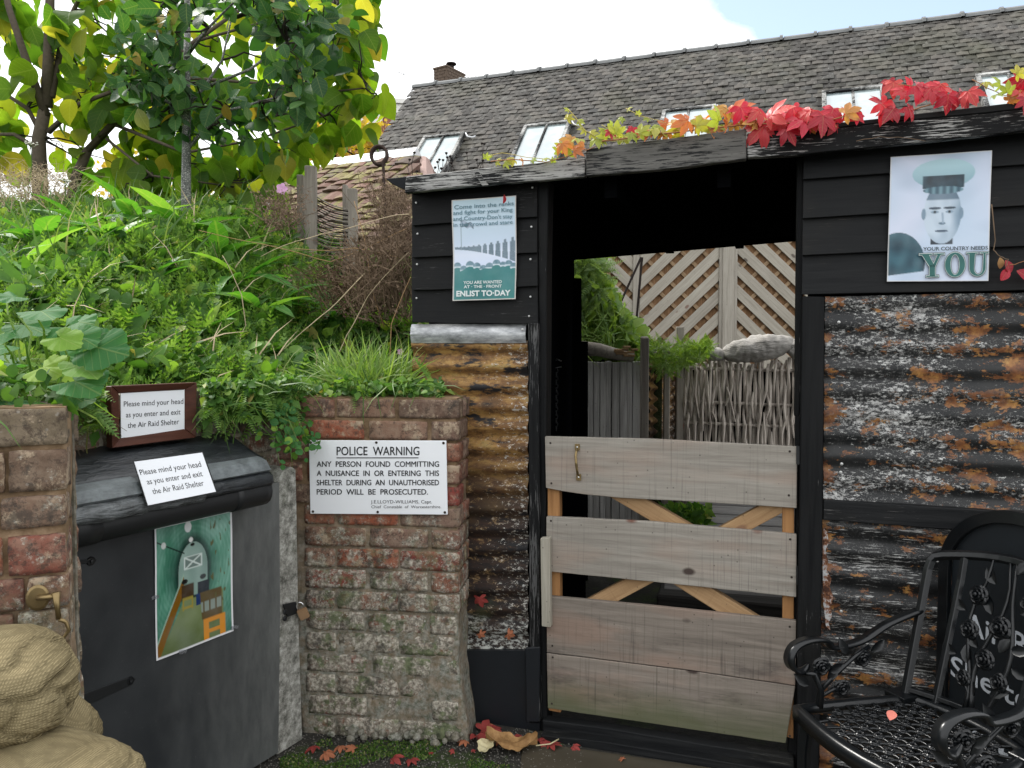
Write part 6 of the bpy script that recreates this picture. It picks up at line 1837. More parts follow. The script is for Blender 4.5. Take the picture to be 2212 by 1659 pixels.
def crowned_tree(name, label, cat, base_px, Y, trunk, limbs, twigs, lf, mat, mati, bark, size, n_per, keep, hang, seed, nparts=300, spread=.09, group=None):
    """trunk and limbs given as pixel runs at a depth; leaves sit along twigs"""
    rr = np.random.default_rng(seed); b = at_depth(*base_px, Y); b.z = bank_z(b.x, b.y) - .1
    M = Matrix.Translation(b); t = thing(name, label, cat, M, group)
    g = Geo()
    for run, r0, r1 in trunk: limb(g, [at_depth(x, y, Y + dy) for x, y, dy in run], r0, r1, 12)
    me = g.mesh('trunk', smooth=True); me.transform(M.inverted()); obj('trunk', me, bark, t, M)
    tips = []
    for run, r0, r1 in limbs:
        g = Geo(); pts = [at_depth(x, y, Y + dy) for x, y, dy in run]; limb(g, pts, r0, r1, 8)
        me = g.mesh('branch', smooth=True); me.transform(M.inverted()); obj('branch', me, bark, t, M)
        tips += pts[1:]
    g = Geo(); P = []; D = []
    for k, tw in enumerate(twigs):
        (x, y, dy) = tw; e = at_depth(x, y, Y + dy)
        s = min(tips, key=lambda q: (q - e).length + (0.5 if q.z > e.z + .3 else 0))
        pts = wander(s, e, 6, .12, seed + k * .7, -.03); limb(g, pts, .008, .002, 5)
        for j in range(n_per):
            u = rr.uniform(.30, 1.08); q = pts[0].lerp(pts[-1], min(1, u)) if u > 1 else pts[min(5, int(u * 6))].lerp(pts[min(6, int(u * 6) + 1)], u * 6 - int(u * 6))
            off = rr.normal(0, spread, 3); off[2] *= .8
            P.append(np.array(q) + off); d = np.array((pts[-1] - pts[0]).normalized()); D.append(d)
    me = g.mesh('twigs', smooth=False); me.transform(M.inverted()); tag(obj('twigs', me, M_TWIG, t, M), kind='stuff')
    P = np.array(P); D = np.array(D); n = len(P)
    pr = np.array([project(p) for p in P]); ok = np.array([keep(x, y) for x, y in pr]) 
    P, D = P[ok], D[ok]; n = len(P)
    tip = D * .35 + rr.normal(0, .45, (n, 3)); tip[:, 2] -= hang
    outn = rr.normal(0, .7, (n, 3)); outn[:, 1] -= .75; outn[:, 2] += .55
    sc = rr.uniform(size[0], size[1], n)
    mes = leaf_meshes(lf); order = np.argsort(P[:, 1]); first = order[:nparts]; rest = order[nparts:]
    for i in first: place_leaf(mes[i % 3], P[i], tip[i], outn[i], sc[i], mat, t)
    if len(rest): tag(scatter('foliage', lf, P[rest], tip[rest], outn[rest], sc[rest], mati, t, smooth=True), kind='stuff')
    return t

# ---- the large-leaved tree
def keep1(x, y):
    if y > 475 or x > 830: return False
    if x > 600 and y > 250 + (830 - x) * .95: return False
    if x > 745 and y > 80 and y < 175 and x > 790: return False
    if 50 < x < 120 and 120 < y < 420 and R.random() < .6: return False
    if x < 260 and y > 260 and R.random() < .25: return False
    return True
tw = []
rr_ = np.random.default_rng(5)
for _ in range(150):
    x = rr_.uniform(-40, 830); y = rr_.uniform(-60, 465)
    if not keep1(x, y): continue
    tw.append((x, y, rr_.uniform(-.1, 1.1)))
for xy in ((690, 40), (740, 20), (760, 60), (735, 110), (780, 170), (800, 230), (740, 250), (700, 290), (640, 330), (560, 400), (470, 430), (430, 380), (300, 410), (240, 430), (600, 250), (650, 200), (690, 120), (770, 90)):
    tw.append((xy[0], xy[1], rr_.uniform(-.5, .2)))
limbs1 = [([(100, 250, 0), (60, 140, -.1), (20, 20, -.1), (0, -60, 0)], .035, .018), ([(100, 230, 0), (105, 120, 0), (108, 0, .1), (112, -80, .1)], .045, .028),
          ([(105, 285, 0), (170, 225, -.1), (250, 195, -.2), (330, 185, -.3)], .022, .010), ([(0, 195, 0), (60, 235, 0), (95, 300, 0)], .012, .022), ([(80, 320, 0), (30, 290, 0), (-20, 290, 0)], .018, .012),
          ([(112, 210, 0), (135, 80, .1), (160, 20, .1), (190, -40, .1)], .025, .012), ([(185, 330, .1), (270, 240, 0), (330, 165, -.1), (420, 90, -.2), (520, 20, -.2)], .030, .012),
          ([(330, 165, -.1), (430, 170, -.2), (560, 180, -.3), (700, 200, -.3), (790, 190, -.3)], .014, .006), ([(250, 270, 0), (400, 330, -.2), (560, 300, -.3), (700, 250, -.3)], .014, .006), ([(230, 300, 0), (330, 380, -.2), (480, 400, -.2)], .012, .006), ([(420, 90, -.2), (560, 50, -.2), (720, 20, -.2)], .012, .006)]
crowned_tree('large_leaved_tree', 'spreading tree with huge heart shaped yellow green leaves on the bank', 'tree', (90, 420), 6.1,
             [([(88, 470, 0), (86, 380, 0), (84, 300, 0), (96, 240, 0)], .058, .044), ([(150, 460, .1), (165, 380, .1), (190, 325, .1)], .046, .034)],
             limbs1, tw, HEART, M_LEAF1, M_LEAF1I, M_BARK, (.13, .25), 7, keep1, .75, 21, spread=.13)
# ---- the young dark-leaved tree with a speckled stem
def keep2(x, y):
    if x < 235 or x > 770 or y > 345: return False
    if y > 200 and (x > 700 or x < 290): return False
    return True
tw = []
for _ in range(78):
    q = rr_.uniform(0, 2 * math.pi); r_ = rr_.uniform(.35, 1) ** .6
    x, y = 500 + 245 * r_ * math.cos(q), 120 + 195 * r_ * math.sin(q)
    if keep2(x, y): tw.append((x, y, rr_.uniform(-.45, .45)))
limbs2 = [([(403, 325, 0), (440, 280, 0), (490, 240, -.1), (560, 220, -.1), (640, 200, 0)], .012, .005), ([(402, 260, 0), (370, 225, 0), (310, 190, -.1), (270, 150, -.1)], .012, .005), ([(404, 230, 0), (440, 190, .1), (480, 130, .2), (500, 40, .2)], .012, .005),
          ([(404, 190, 0), (370, 130, 0), (340, 70, .1), (320, 0, .1)], .011, .005), ([(440, 190, 0), (540, 150, -.1), (620, 90, -.2), (680, 40, -.1)], .010, .004), ([(405, 120, 0), (450, 60, -.1), (520, -10, -.1)], .010, .005), ([(404, 60, 0), (405, -40, 0)], .02, .015)]
crowned_tree('young_tree', 'young tree with dark oval leaves and slim speckled grey stem', 'tree', (402, 480), 4.75,
             [([(403, 520, 0), (402, 400, 0), (403, 300, 0), (403, 180, 0), (405, 60, 0)], .032, .018)],
             limbs2, tw, OVAL, M_LEAF2, M_LEAF2I, M_BARK2, (.075, .135), 11, keep2, .25, 31, spread=.075)

# ---- yellow autumn tree far off
def simple_crown(name, label, c, rad, n, size, mat, tm, seed, trunk_r=.05, branches=26):
    rr = np.random.default_rng(seed); M = Matrix.Translation((c[0], c[1], 0)); t = thing(name, label, 'tree', M)
    q = rr.normal(0, 1, (n, 3)); q /= np.linalg.norm(q, axis=1, keepdims=True); rad_ = rr.uniform(.25, 1, (n, 1)) ** .5
    lump = np.array([1 + .35 * mnoise.noise(Vector(tuple(v * 1.7)) + Vector((seed, 0, 0))) for v in q])[:, None]
    P = q * rad_ * lump * np.array(rad) + np.array(c)
    g = Geo()
    g.tube([(c[0], c[1], 0), (c[0], c[1], c[2] - rad[2] * .3), (c[0], c[1], c[2] + rad[2] * .4)], [trunk_r * 1.6, trunk_r, trunk_r * .4], 7)
    for k in range(branches):
        e = P[rr.integers(n)]; s = Vector((c[0], c[1], c[2] - rad[2] * rr.uniform(-.2, .8))); limb(g, wander(s, e, 5, .4, k + seed, .0), trunk_r * .45, trunk_r * .12, 4)
    me = g.mesh('trunk'); me.transform(M.inverted()); obj('trunk', me, M_TWIG, t, M)
    scatter_o = scatter('crown', tm, P, rr.normal(0, 1, (n, 3)), rr.normal(0, 1, (n, 3)) + np.array([0, -.5, .6]), rr.uniform(size[0], size[1], n), mat, t); tag(scatter_o, kind='stuff')
cy = at_depth(720, 330, 15)
simple_crown('autumn_tree', 'distant tree with small golden yellow autumn leaves behind the outbuilding', (cy.x, 15, cy.z), (1.35, 1.0, .85), 3200, (.05, .09), M_YTREE, ROUND, 3)
cy = at_depth(330, 400, 13)
simple_crown('autumn_tree', 'distant yellow tree showing through the gaps under the large leaves', (cy.x, 13.5, cy.z), (1.6, 1.0, .7), 1500, (.05, .09), M_YTREE, ROUND, 4)

# ================================================================== ground cover on the bank
def bank_pts(n, ymax=6.3, seed=0, px=None, dens=1.0, y0=.0):
    rr = np.random.default_rng(seed); out_ = []
    while len(out_) < n:
        y = 1.6 + (ymax - 1.6) * rr.random() ** .9; x = rr.uniform(-.70, -.06) * y
        if x > -.41 or x < -4.6: continue
        e = edge_y(x)
        if y < e + y0: continue
        z = bank_z(x, y)
        if px:
            p = project((x, y, z)); 
            if not px(p[0], p[1]): continue
        out_.append((x, y, z))
    return np.array(out_), rr
def carpet(name, tm, n, size, mat, seed, up=1.0, lean=.6, px=None, ymax=6.3, lift=.0, label=None, y0=0.0, fwd=.25):
    P, rr = bank_pts(n, ymax, seed, px, y0=y0); P[:, 2] += rr.uniform(0, 1, n) * lift
    tip = rr.normal(0, lean, (n, 3)); tip[:, 2] = np.abs(tip[:, 2]) * .4 + up * rr.uniform(.3, 1.2, n); tip[:, 1] -= fwd
    outn = rr.normal(0, .5, (n, 3)); outn[:, 1] -= .6; outn[:, 2] += .6
    o = scatter(name, tm, P, tip, outn, rr.uniform(size[0], size[1], n), mat); tag(o, label, None, kind='stuff'); return o
notbrown = lambda x, y: not (x > 690 and y < 640 and (x - 690) > (y - 420) * -.2 and R.random() < .8)
carpet('grass', BLADE, 5200, (.06, .19), M_GRASS, 101, .8, .8, notbrown, label='rough grass growing over the bank')
carpet('yarrow_fronds', FROND, 6500, (.08, .19), M_FERN, 102, .8, .6, lambda x, y: notbrown(x, y) and (x < 620 or R.random() < .35) and R.random() < .5 + .5 * (mnoise.noise(Vector((x * .012, y * .02, 5))) > -.05), label='feathery yarrow fronds covering the bank')
carpet('small_herbs', OVAL, 8000, (.025, .09), M_HERB, 103, .5, .8, notbrown, lift=.10, label='small herb leaves in the bank')
carpet('broad_herbs', DOCKL, 1500, (.06, .15), M_HERB, 106, .7, .7, lambda x, y: notbrown(x, y) and mnoise.noise(Vector((x * .014, y * .02, 11))) > -.1, lift=.06, label='longer leaved weeds in patches on the bank')
carpet('fern_patch', FROND, 600, (.10, .20), M_FERN, 108, 1.1, .45, lambda x, y: 280 < x < 640 and 520 < y < 760, label='patch of taller feathery fronds in the middle of the bank')
carpet('dead_stalks', BLADE, 500, (.10, .28), M_DRYP, 107, 1.2, .6, lambda x, y: y > 430, label='dry stalks among the green on the bank')
carpet('clover', ROUND, 6000, (.018, .038), M_HERB, 104, .3, .8, lambda x, y: y > 560, lift=.10, ymax=4.2, label='clover and small round leaves along the wall top')
carpet('long_grass', BLADE, 260, (.2, .36), M_GRASS, 105, 1.2, .5, lambda x, y: y < 640 and x < 700, label='longer grass stalks on the bank')
# leaves hanging over the wall tops
def overhang(name, n, seed, size, mat, tm, label):
    rr = np.random.default_rng(seed); P = []; 
    while len(P) < n:
        u = rr.random(); dz = -rr.random() ** 1.6 * .13
        if rr.random() < .62:                       # over the door wall
            x = -1.05 + u * 1.10; p = DM @ Vector((x, .075 - rr.random() * .07 + (.02 if dz > -.03 else 0), 1.335 + dz * (1.0 if (.25 < u < .34 or u > .55) else .45) + .02))
            pp = project(p)
            if 150 > pp[0] or (218 < pp[0] < 445 and pp[1] > 822): continue
        elif rr.random() < .6:                      # over the pier top
            x = -.42 + u * .62; p = PM @ Vector((x, .02 + rr.random() * .32, 1.300 + rr.random() * .05 + (dz * .3 if rr.random() < .2 else 0)))
        else:
            p = LM @ Vector((-.75 + u * .74, .03 + rr.random() * .5, 1.355 + rr.random() * .06))
        P.append(p)
    P = np.array(P); tip = rr.normal(0, .6, (n, 3)); tip[:, 2] -= .25; tip[:, 1] -= .6
    outn = rr.normal(0, .4, (n, 3)); outn[:, 1] -= .7; outn[:, 2] += .7
    tag(scatter(name, tm, P, tip, outn, rr.uniform(size[0], size[1], n), mat), label, kind='stuff')
overhang('overhanging_herbs', 1500, 201, (.018, .05), M_HERB, HERBL, 'small leaves spilling over the wall tops')
overhang('overhanging_clover', 1300, 202, (.015, .032), M_HERB, ROUND, 'clover spilling over the wall tops')
overhang('overhanging_fronds', 260, 203, (.06, .14), M_FERN, FROND, 'feathery fronds hanging over the wall tops')
overhang('overhanging_grass', 200, 204, (.08, .22), M_GRASS, BLADE, 'thin grass hanging over the wall tops')

# broad-leaved plants, each a rosette
dock_me = leaf_meshes(DOCKL)
def rosette(px, py, Y, n, L, label, seed, mat=M_DOCK, tmes=dock_me, name='broad_leaved_plant', up=1.5, group='broad leaved plants on the bank'):
    rr = np.random.default_rng(seed); p = at_depth(px, py, Y); z = bank_z(p.x, Y); b = Vector((p.x, Y, z))
    M = Matrix.Translation(b); t = thing(name, label, 'plant', M, group)
    for k in range(n):
        q = k * 2.4 + rr.uniform(-.3, .3); e = rr.uniform(.25, 1.15)
        tip = (math.cos(q), math.sin(q), up * e); o_ = (-math.cos(q) * .6 + rr.normal(0, .2), -math.sin(q) * .6 - .3, 1.0)
        place_leaf(tmes[k % 3], b + Vector((math.cos(q) * .02, math.sin(q) * .02, .05 + .02 * k / n)), tip, o_, 1.05 * L * rr.uniform(.65, 1.15), mat, t)
    return t
for i, (px, py, Y, n, L, lb_s) in enumerate([
    (300, 520, 4.3, 11, .34, 'tall upright broad leaved plant left of the speckled tree stem'), (395, 510, 4.25, 10, .30, 'broad leaved plant at the foot of the speckled tree stem'), (475, 560, 4.1, 10, .26, 'broad leaved plant right of the speckled tree stem'),
    (90, 560, 3.6, 9, .32, 'broad leaved plant with long curved leaves at far left of the bank'), (35, 600, 3.2, 8, .30, 'broad leaved plant at the left edge above the lobed leaves'), (185, 520, 4.0, 9, .24, 'broad leaved plant halfway along the upper left bank'),
    (560, 650, 3.7, 9, .22, 'broad leaved plant with drooping leaves in mid bank'), (520, 600, 3.9, 9, .26, 'broad leaved plant above the drooping one in mid bank'), (640, 690, 3.5, 9, .19, 'darker broad leaved plant beside the dead stems'), (600, 620, 3.9, 9, .22, 'broad leaved plant left of the dead stems'),
    (450, 700, 3.3, 7, .15, 'small broad leaved plant above the wall corner'), (690, 760, 3.35, 8, .13, 'small broad leaved plant left of the bright grass tuft'), (820, 730, 3.35, 7, .15, 'small broad leaved plant behind the bright grass tuft'), (330, 640, 3.5, 7, .18, 'small broad leaved plant among the feathery fronds'),
    (240, 590, 3.7, 8, .20, 'middle sized broad leaved plant among the feathery fronds'), (720, 560, 4.3, 9, .2, 'broad leaved plant half hidden behind the dead stems')]):
    rosette(px, py, Y, n, L, lb_s, 300 + i)

# the lobed-leaved plant above the left pier
cel = at_depth(60, 800, 1.72); CMx = Matrix.Translation((cel.x, cel.y, zl_(884)))
lob = thing('lobed_leaved_plant', 'leafy plant with scalloped blue green leaves above the left brick pier', 'plant', CMx)
lm = leaf_meshes(LOBED); rr2 = np.random.default_rng(77)
spots = [(20, 690, 90), (70, 668, 85), (115, 690, 85), (55, 735, 80), (95, 720, 75), (150, 700, 60), (10, 745, 80), (25, 790, 85), (70, 790, 80), (150, 770, 90), (180, 810, 60), (120, 815, 95), (40, 840, 90), (90, 850, 80), (5, 860, 80), (150, 850, 55), (15, 655, 70), (60, 640, 60), (-20, 720, 90), (-20, 800, 90), (105, 765, 70), (45, 765, 70), (130, 735, 60), (165, 745, 50), (5, 825, 70), (75, 820, 60), (120, 860, 60), (165, 865, 45)]
gst = Geo()
for k, (px, py, s) in enumerate(spots):
    Y = 1.70 + rr2.uniform(-.12, .22); p = at_depth(px, py, Y); L = s / FPX * Y * 1.15
    q = rr2.uniform(-.9, .9); tip = (math.cos(q) * .9, -.5 + rr2.normal(0, .2), -.15 + rr2.normal(0, .25)) if px > 60 else (rr2.normal(0, .8), -.8, -.1 + rr2.normal(0, .3))
    o_ = (rr2.normal(0, .25), -.65 + rr2.normal(0, .2), .85)
    place_leaf(lm[k % 3], p, tip, o_, L, M_CELA, lob)
    root = Vector((cel.x + rr2.normal(0, .05), 1.78, zl_(884) - .02)); pts = wander(root, p, 5, .05, k, -.02); limb(gst, pts, .0035, .002, 5)
# the two big lit leaves hanging out to the right
for (px, py, L, tip, o_) in ((140, 715, .085, (.75, -.3, -.25), (.1, -.7, .7)), (160, 745, .12, (1, -.25, -.12), (.0, -.75, .6))):
    place_leaf(lm[1], at_depth(px, py, 1.62), tip, o_, L, CREEP['yellow'] if False else M_CELA, lob)
me = gst.mesh('stems'); me.transform(CMx.inverted()); obj('stems', me, M_GRASSB, lob, CMx)

# bright grass tuft on the pier top
tb = at_depth(800, 850, 3.06); TM_ = Matrix.Translation((tb.x, tb.y, 1.30))
tuft = thing('grass_tuft', 'bright green grass tuft growing on top of the brick pier', 'grass', TM_)
n = 620; rr3 = np.random.default_rng(9); P = np.stack([rr3.normal(tb.x, .085, n), rr3.normal(3.08, .05, n), rr3.uniform(1.28, 1.31, n)], 1)
P[:, 0] = np.minimum(P[:, 0], -.43)
tip = rr3.normal(0, .42, (n, 3)); tip[:, 2] = rr3.uniform(.5, 1.3, n); tip[:, 0] += (P[:, 0] - tb.x) * 3
tag(scatter('blades', BLADE, P, tip, rr3.normal(0, .5, (n, 3)) + np.array([0, -.6, .4]), rr3.uniform(.10, .24, n), M_GRASSB, tuft), kind='stuff')

# clover trailing down over the hood
tp_ = DM @ Vector((-.13, .03, 1.21)); TVM = Matrix.Translation(tp_)
tv_t = thing('trailing_clover', 'clover trailing from the bank over the right end of the hood', 'plant', TVM)
g = Geo(); P = []
for k in range(9):
    a = DM @ Vector((-.16 + k * .012, .07, 1.31)); b = DM @ Vector((-.20 + k * .024, -.10, 1.10 + rr3.uniform(-.03, .06))); pts = wander(a, b, 7, .05, k * 3.1, -.02); limb(g, pts, .0016, .001, 4)
    for p in pts[2:]: 
        for j in range(3): P.append(np.array(p) + rr3.normal(0, .008, 3))
me = g.mesh('runners'); me.transform(TVM.inverted()); obj('runners', me, M_GRASS, tv_t, TVM)
P = np.array(P); n = len(P); rm_ = leaf_meshes(ROUND)
tip = rr3.normal(0, .7, (n, 3)); tip[:, 2] -= .3; on = rr3.normal(0, .3, (n, 3)) + np.array([.3, -.8, .5])
for i in range(n): place_leaf(rm_[i % 3], P[i], tip[i], on[i], rr3.uniform(.016, .030), M_CELA, tv_t)

# ---- dead stems and seed heads in front of the outbuilding
def dead_mass(label, region, Y, n, seed, mat, name='dead_shrub', L=(.15, .5), r=.0022, tangle=.10, heads=0.25, aim=(0, 0, 1)):
    rr = np.random.default_rng(seed); x0, y0, x1, y1 = region; c = at_depth((x0 + x1) / 2, y1, Y)
    M = Matrix.Translation((c.x, c.y, bank_z(c.x, c.y))); t = thing(name, label, 'dead plant', M)
    g = Geo(); gh = Geo()
    for k in range(n):
        px, py = rr.uniform(x0, x1), y0 + (y1 - y0) * rr.random() ** .8; yy = Y + rr.uniform(-.28, .35); p = at_depth(px, py, yy)
        d = Vector((rr.normal(aim[0], .7), rr.normal(aim[1], .5), rr.normal(aim[2], .55))).normalized() * rr.uniform(*L)
        e = p + d
        if e.z > at_depth(px, y0 - 30, yy).z: e.z = at_depth(px, y0 - 10, yy).z - rr.uniform(0, .1)
        if e.x > -.43: e.x = -.43 - rr.uniform(0, .05)
        if p.x > -.43: p.x = -.44
        pts = wander(p, e, 4, tangle, k + seed * 1.3, 0); limb(g, pts, r * rr.uniform(.6, 1.5), r * .5, 3)
        if rr.random() < heads:
            for j in range(5):
                h = pts[rr.integers(1, 5)] + Vector(tuple(rr.normal(0, .012, 3))); s = rr.uniform(.003, .008)
                gh.add([h + Vector((s, 0, 0)), h + Vector((-s, 0, s)), h + Vector((0, s, 0)), h + Vector((0, -s, -s))], [(0, 1, 2), (0, 2, 3), (0, 3, 1), (1, 3, 2)])
    me = g.mesh('stems', fix=False); me.transform(M.inverted()); tag(obj('stems', me, mat, t, M), kind='stuff')
    if gh.v: me = gh.mesh('seed_heads', fix=False); me.transform(M.inverted()); tag(obj('seed_heads', me, M_DRY, t, M), kind='stuff')
dead_mass('tangle of dry brown stems and seed heads beside the shed', (765, 520, 889, 700), 3.60, 460, 41, M_DRY, L=(.12, .38))
dead_mass('reddish brown dead seed heads rising in front of the pink gable', (815, 400, 885, 560), 3.9, 260, 42, M_DRY, L=(.08, .25), heads=.8)
dead_mass('dark dry stems under the bank top beside the two posts', (700, 575, 860, 690), 3.95, 300, 43, plain('brown_dry_stem', (0.10, 0.065, 0.04), 0.9, 0.1, var=.5), L=(.2, .5))
dead_mass('small brown dead heads left of the grey post', (575, 430, 645, 500), 4.5, 120, 44, M_DRY, L=(.05, .2), heads=.9)
dead_mass('dry grey stalks on the skyline at the far left', (-10, 375, 150, 470), 5.0, 260, 45, M_DRYP, L=(.1, .35), heads=.2)
# long pale arching canes
canes = [([(885, 545), (800, 640), (740, 730), (700, 830)], 3.3), ([(890, 600), (850, 700), (838, 840)], 3.2), ([(560, 560), (700, 500), (850, 470), (885, 465)], 3.6), ([(430, 500), (600, 540), (720, 560), (880, 500)], 3.7), ([(600, 780), (680, 690), (790, 590)], 3.35), ([(760, 430), (800, 600), (830, 700)], 3.5), ([(470, 560), (520, 640), (540, 740)], 3.4), ([(640, 540), (760, 530), (870, 560)], 3.5)]
CANEL = ['pale dry cane falling from the shed side to the grass tuft', 'short tan cane falling steeply beside the shed edge', 'pale cane sweeping level below the grey posts', 'tan cane running from the young tree across to the shed', 'pale cane leaning over the wall corner below the dead stems', 'tan cane crossing the dead stems from picket to grass tuft', 'pale short cane hanging in the middle of the bank', 'tan cane lying across the top of the dead stems']
for k, (run, Y) in enumerate(canes):
    b = at_depth(run[-1][0], run[-1][1], Y); M = Matrix.Translation(b)
    pts = []
    for q in range(len(run) - 1):
        for u in np.linspace(0, 1, 6)[:-1]: pts.append(at_depth(run[q][0] + (run[q+1][0] - run[q][0]) * u, run[q][1] + (run[q+1][1] - run[q][1]) * u, Y))
    pts.append(at_depth(*run[-1], Y)); pts = [p + Vector((mnoise.noise(p * 3) * .03, 0, mnoise.noise(p * 3 + Vector((9, 0, 0))) * .03)) for p in pts]
    g = Geo(); limb(g, pts, .0014, .0026, 5); me = g.mesh('dry_cane', smooth=True); me.transform(M.inverted())
    tag(obj('dry_cane', me, M_DRYP if k % 2 == 0 else plain('tan_cane', (0.30, 0.19, 0.09), 0.8, 0.2), None, M), CANEL[k], 'cane', 'dry canes arching over the bank')
# white umbels and a pink flower
for k, (px, py, Y, lb_s) in enumerate(((66, 312, 4.9, 'flat white flower head high at the left edge'), (140, 392, 4.6, 'flat white flower head just above the bank skyline'))):
    c = at_depth(px, py, Y); M = Matrix.Translation(c); t = thing('white_umbel', lb_s, 'flower', M)
    g = Geo(); gf = Geo(); g.tube(wander((0, 0, -.45), (0, 0, -.02), 4, .03, k, 0), .0025, 5)
    for j in range(26):
        q = rr3.uniform(0, 6.3); r_ = rr3.uniform(0, .045); e = Vector((r_ * math.cos(q), r_ * math.sin(q), rr3.uniform(0, .012)))
        if j % 2 == 0: g.tube([(0, 0, -.03), e], .0008, 3)
        gf.lathe([(.0001, -.003), (.008, 0), (.0001, .004)], 6, Matrix.Translation(e))
    obj('stalk', g.mesh('stalk'), M_GRASS, t, M); tag(obj('florets', gf.mesh('florets'), M_WHITEF, t, M), kind='stuff')
for k, (px, py, Y, s, lb_s) in enumerate(((609, 408, 4.6, .035, 'pink mallow flower left of the grey post'), (865, 760, 3.2, .014, 'tiny pink flower above the grass tuft'), (60, 614, 2.9, .016, 'tiny pink flower at the left of the bank'))):
    c = at_depth(px, py, Y); M = Matrix.Translation(c); t = thing('pink_flower', lb_s, 'flower', M)
    pm_ = np_mesh('petal', ROUND[0], ROUND[1], True)
    for j in range(5):
        q = j * 2 * math.pi / 5; place_leaf(pm_, c, (math.cos(q), -.25, math.sin(q)), (0, -1, 0), s, M_PINKF, t, 'petal')
    g = Geo().tube(wander((0, .01, 0), (.01, .02, -.2), 4, .02, k, 0), .0015, 4); obj('stalk', g.mesh('stalk'), M_GRASS, t, M)

# ---- grey posts with a hanging wicker mat, and the screw picket
WPM = frame((at_depth(668, 500, 5.0).x, 5.0, 0), 0)
def post_thing(px0, px1, py, Y, label, d=.06):
    M = frame((at_depth((px0 + px1) / 2, py, Y).x, Y, 0), 3); w = (px1 - px0) / FPX * Y; h = CAMZ + (756 - py) / FPX * Y; z0 = 1.4
    o = obj('timber_post', Geo().box((-w/2, -d/2, z0), (w/2, d/2, h)).mesh('timber_post', .004), M_OLDPOST, None, M); tag(o, label, 'post', 'grey posts standing on the bank')
post_thing(660, 683, 364, 5.0, 'tallest grey square post on the bank, front of a close pair')
post_thing(643, 657, 383, 5.1, 'grey post tucked just left of the tallest bank post')
post_thing(752, 771, 412, 5.05, 'shorter grey post right of the hanging wicker mat')
post_thing(741, 751, 404, 5.15, 'thin grey post behind the shorter bank post')
wm = thing('wicker_mat', 'sagging mat of thin dark wicker strands hung between grey posts', 'mat', frame((at_depth(715, 530, 5.02).x, 5.02, 1.6), 0))
for k in range(21):
    ya = 424 + k * 5.6; yb = 452 + k * 4.6
    pts = [at_depth(682 + (752 - 682) * u, ya + (yb - ya) * u + 5 * math.sin(math.pi * u), 5.02 + .006 * math.sin(u * 9 + k)) for u in np.linspace(0, 1, 8)]
    g = Geo().tube(pts, .0045, 5); me = g.mesh('strand', smooth=True); me.transform(WM[wm.name].inverted()); obj('strand', me, M_DRYD if k % 2 else M_OLDPOST, wm, WM[wm.name])
pc = at_depth(818, 334, 4.0); PKM = Matrix.Translation(pc)
g = Geo(); pts = []
for q in np.linspace(-.9, 4 * math.pi - .9, 44): pts.append(Vector((.042 * math.cos(q), -.008 + .005 * q, .045 * math.sin(q))))
g.tube([Vector((.035, .0, -.42)), Vector((.032, 0, -.30)), Vector((.026, -.005, -.12)), Vector((.024, -.008, -.05))] + pts, .0075, 8)
tag(obj('screw_picket', g.mesh('screw_picket', smooth=True), plain('rusted_iron', (0.045, 0.03, 0.025), .8, .2, var=.4), None, PKM), 'rusty iron screw picket with a looped eye beside the shed roof', 'picket')
# thin dark guy wire from the picket up over the roof
w0 = at_depth(838, 368, 4.0); w1 = at_depth(900, 300, 4.6); M = Matrix.Translation(w0)
o = obj('guy_wire', Geo().tube([Vector((0, 0, 0)), (w1 - w0)], .0014, 4).mesh('guy_wire'), M_DKMETAL, None, M); tag(o, 'thin dark wire rising from the picket across the tiled roof', 'wire')

# black seed heads above the shed's left corner
shp = at_depth(960, 375, 3.15); SHM = Matrix.Translation(shp)
sh = thing('seed_head_stems', 'black dried seed heads standing behind the left fascia', 'dead plant', SHM)
for (px, py) in ((949, 345), (945, 350), (957, 346), (964, 331), (966, 340), (972, 338), (895, 330), (901, 370), (1041, 310), (1046, 311), (1030, 345), (1043, 347), (940, 362), (953, 364), (975, 352), (1008, 330), (885, 345)):
    p = at_depth(px, py, 3.15 + rnd.uniform(-.04, .1)); g = Geo()
    g.lathe([(.0001, -.006), (.005, -.002), (.0065, .002), (.0001, .006)], 7, Matrix.Translation(p))
    b = at_depth(px + rnd.uniform(-4, 4), 378, 3.15); g.tube([b, b.lerp(p, .5) + Vector((rnd.uniform(-.01, .01), 0, 0)), p], .0012, 4)
    me = g.mesh('seed_head'); me.transform(SHM.inverted()); obj('seed_head', me, M_DRYD, sh, SHM)

# ================================================================== creeper along the shed roof
crp = at_depth(1640, 290, 2.62); CRM = Matrix.Translation(crp)
vine = thing('creeper', 'creeper along the shed roof turning from yellow to crimson', 'climbing plant', CRM)
pme = leaf_meshes(PALM); rv = np.random.default_rng(66)
def facY(px): 
    d = ray(px, 300); P = hit(px, 300, SM @ Vector((0, YF - .02, 0)), SM.to_3x3() @ Vector((0, 1, 0))); return P.y
def vleaf(px, py, s, col, tip2=(0, -1), back=.0, face=1.0):
    Y = facY(px) - .01 + back; p = at_depth(px, py, Y); L = s / FPX * Y
    tip = (tip2[0], -.45 + rv.normal(0, .2), -tip2[1] * -1 if False else tip2[1] * -1)
    place_leaf(pme[int(rv.integers(3))], p, (tip2[0] + rv.normal(0, .15), -.4 + rv.normal(0, .2), -tip2[1] + rv.normal(0, .15)), (rv.normal(0, .3), -face, .55 + rv.normal(0, .25)), L, CREEP[col], vine)
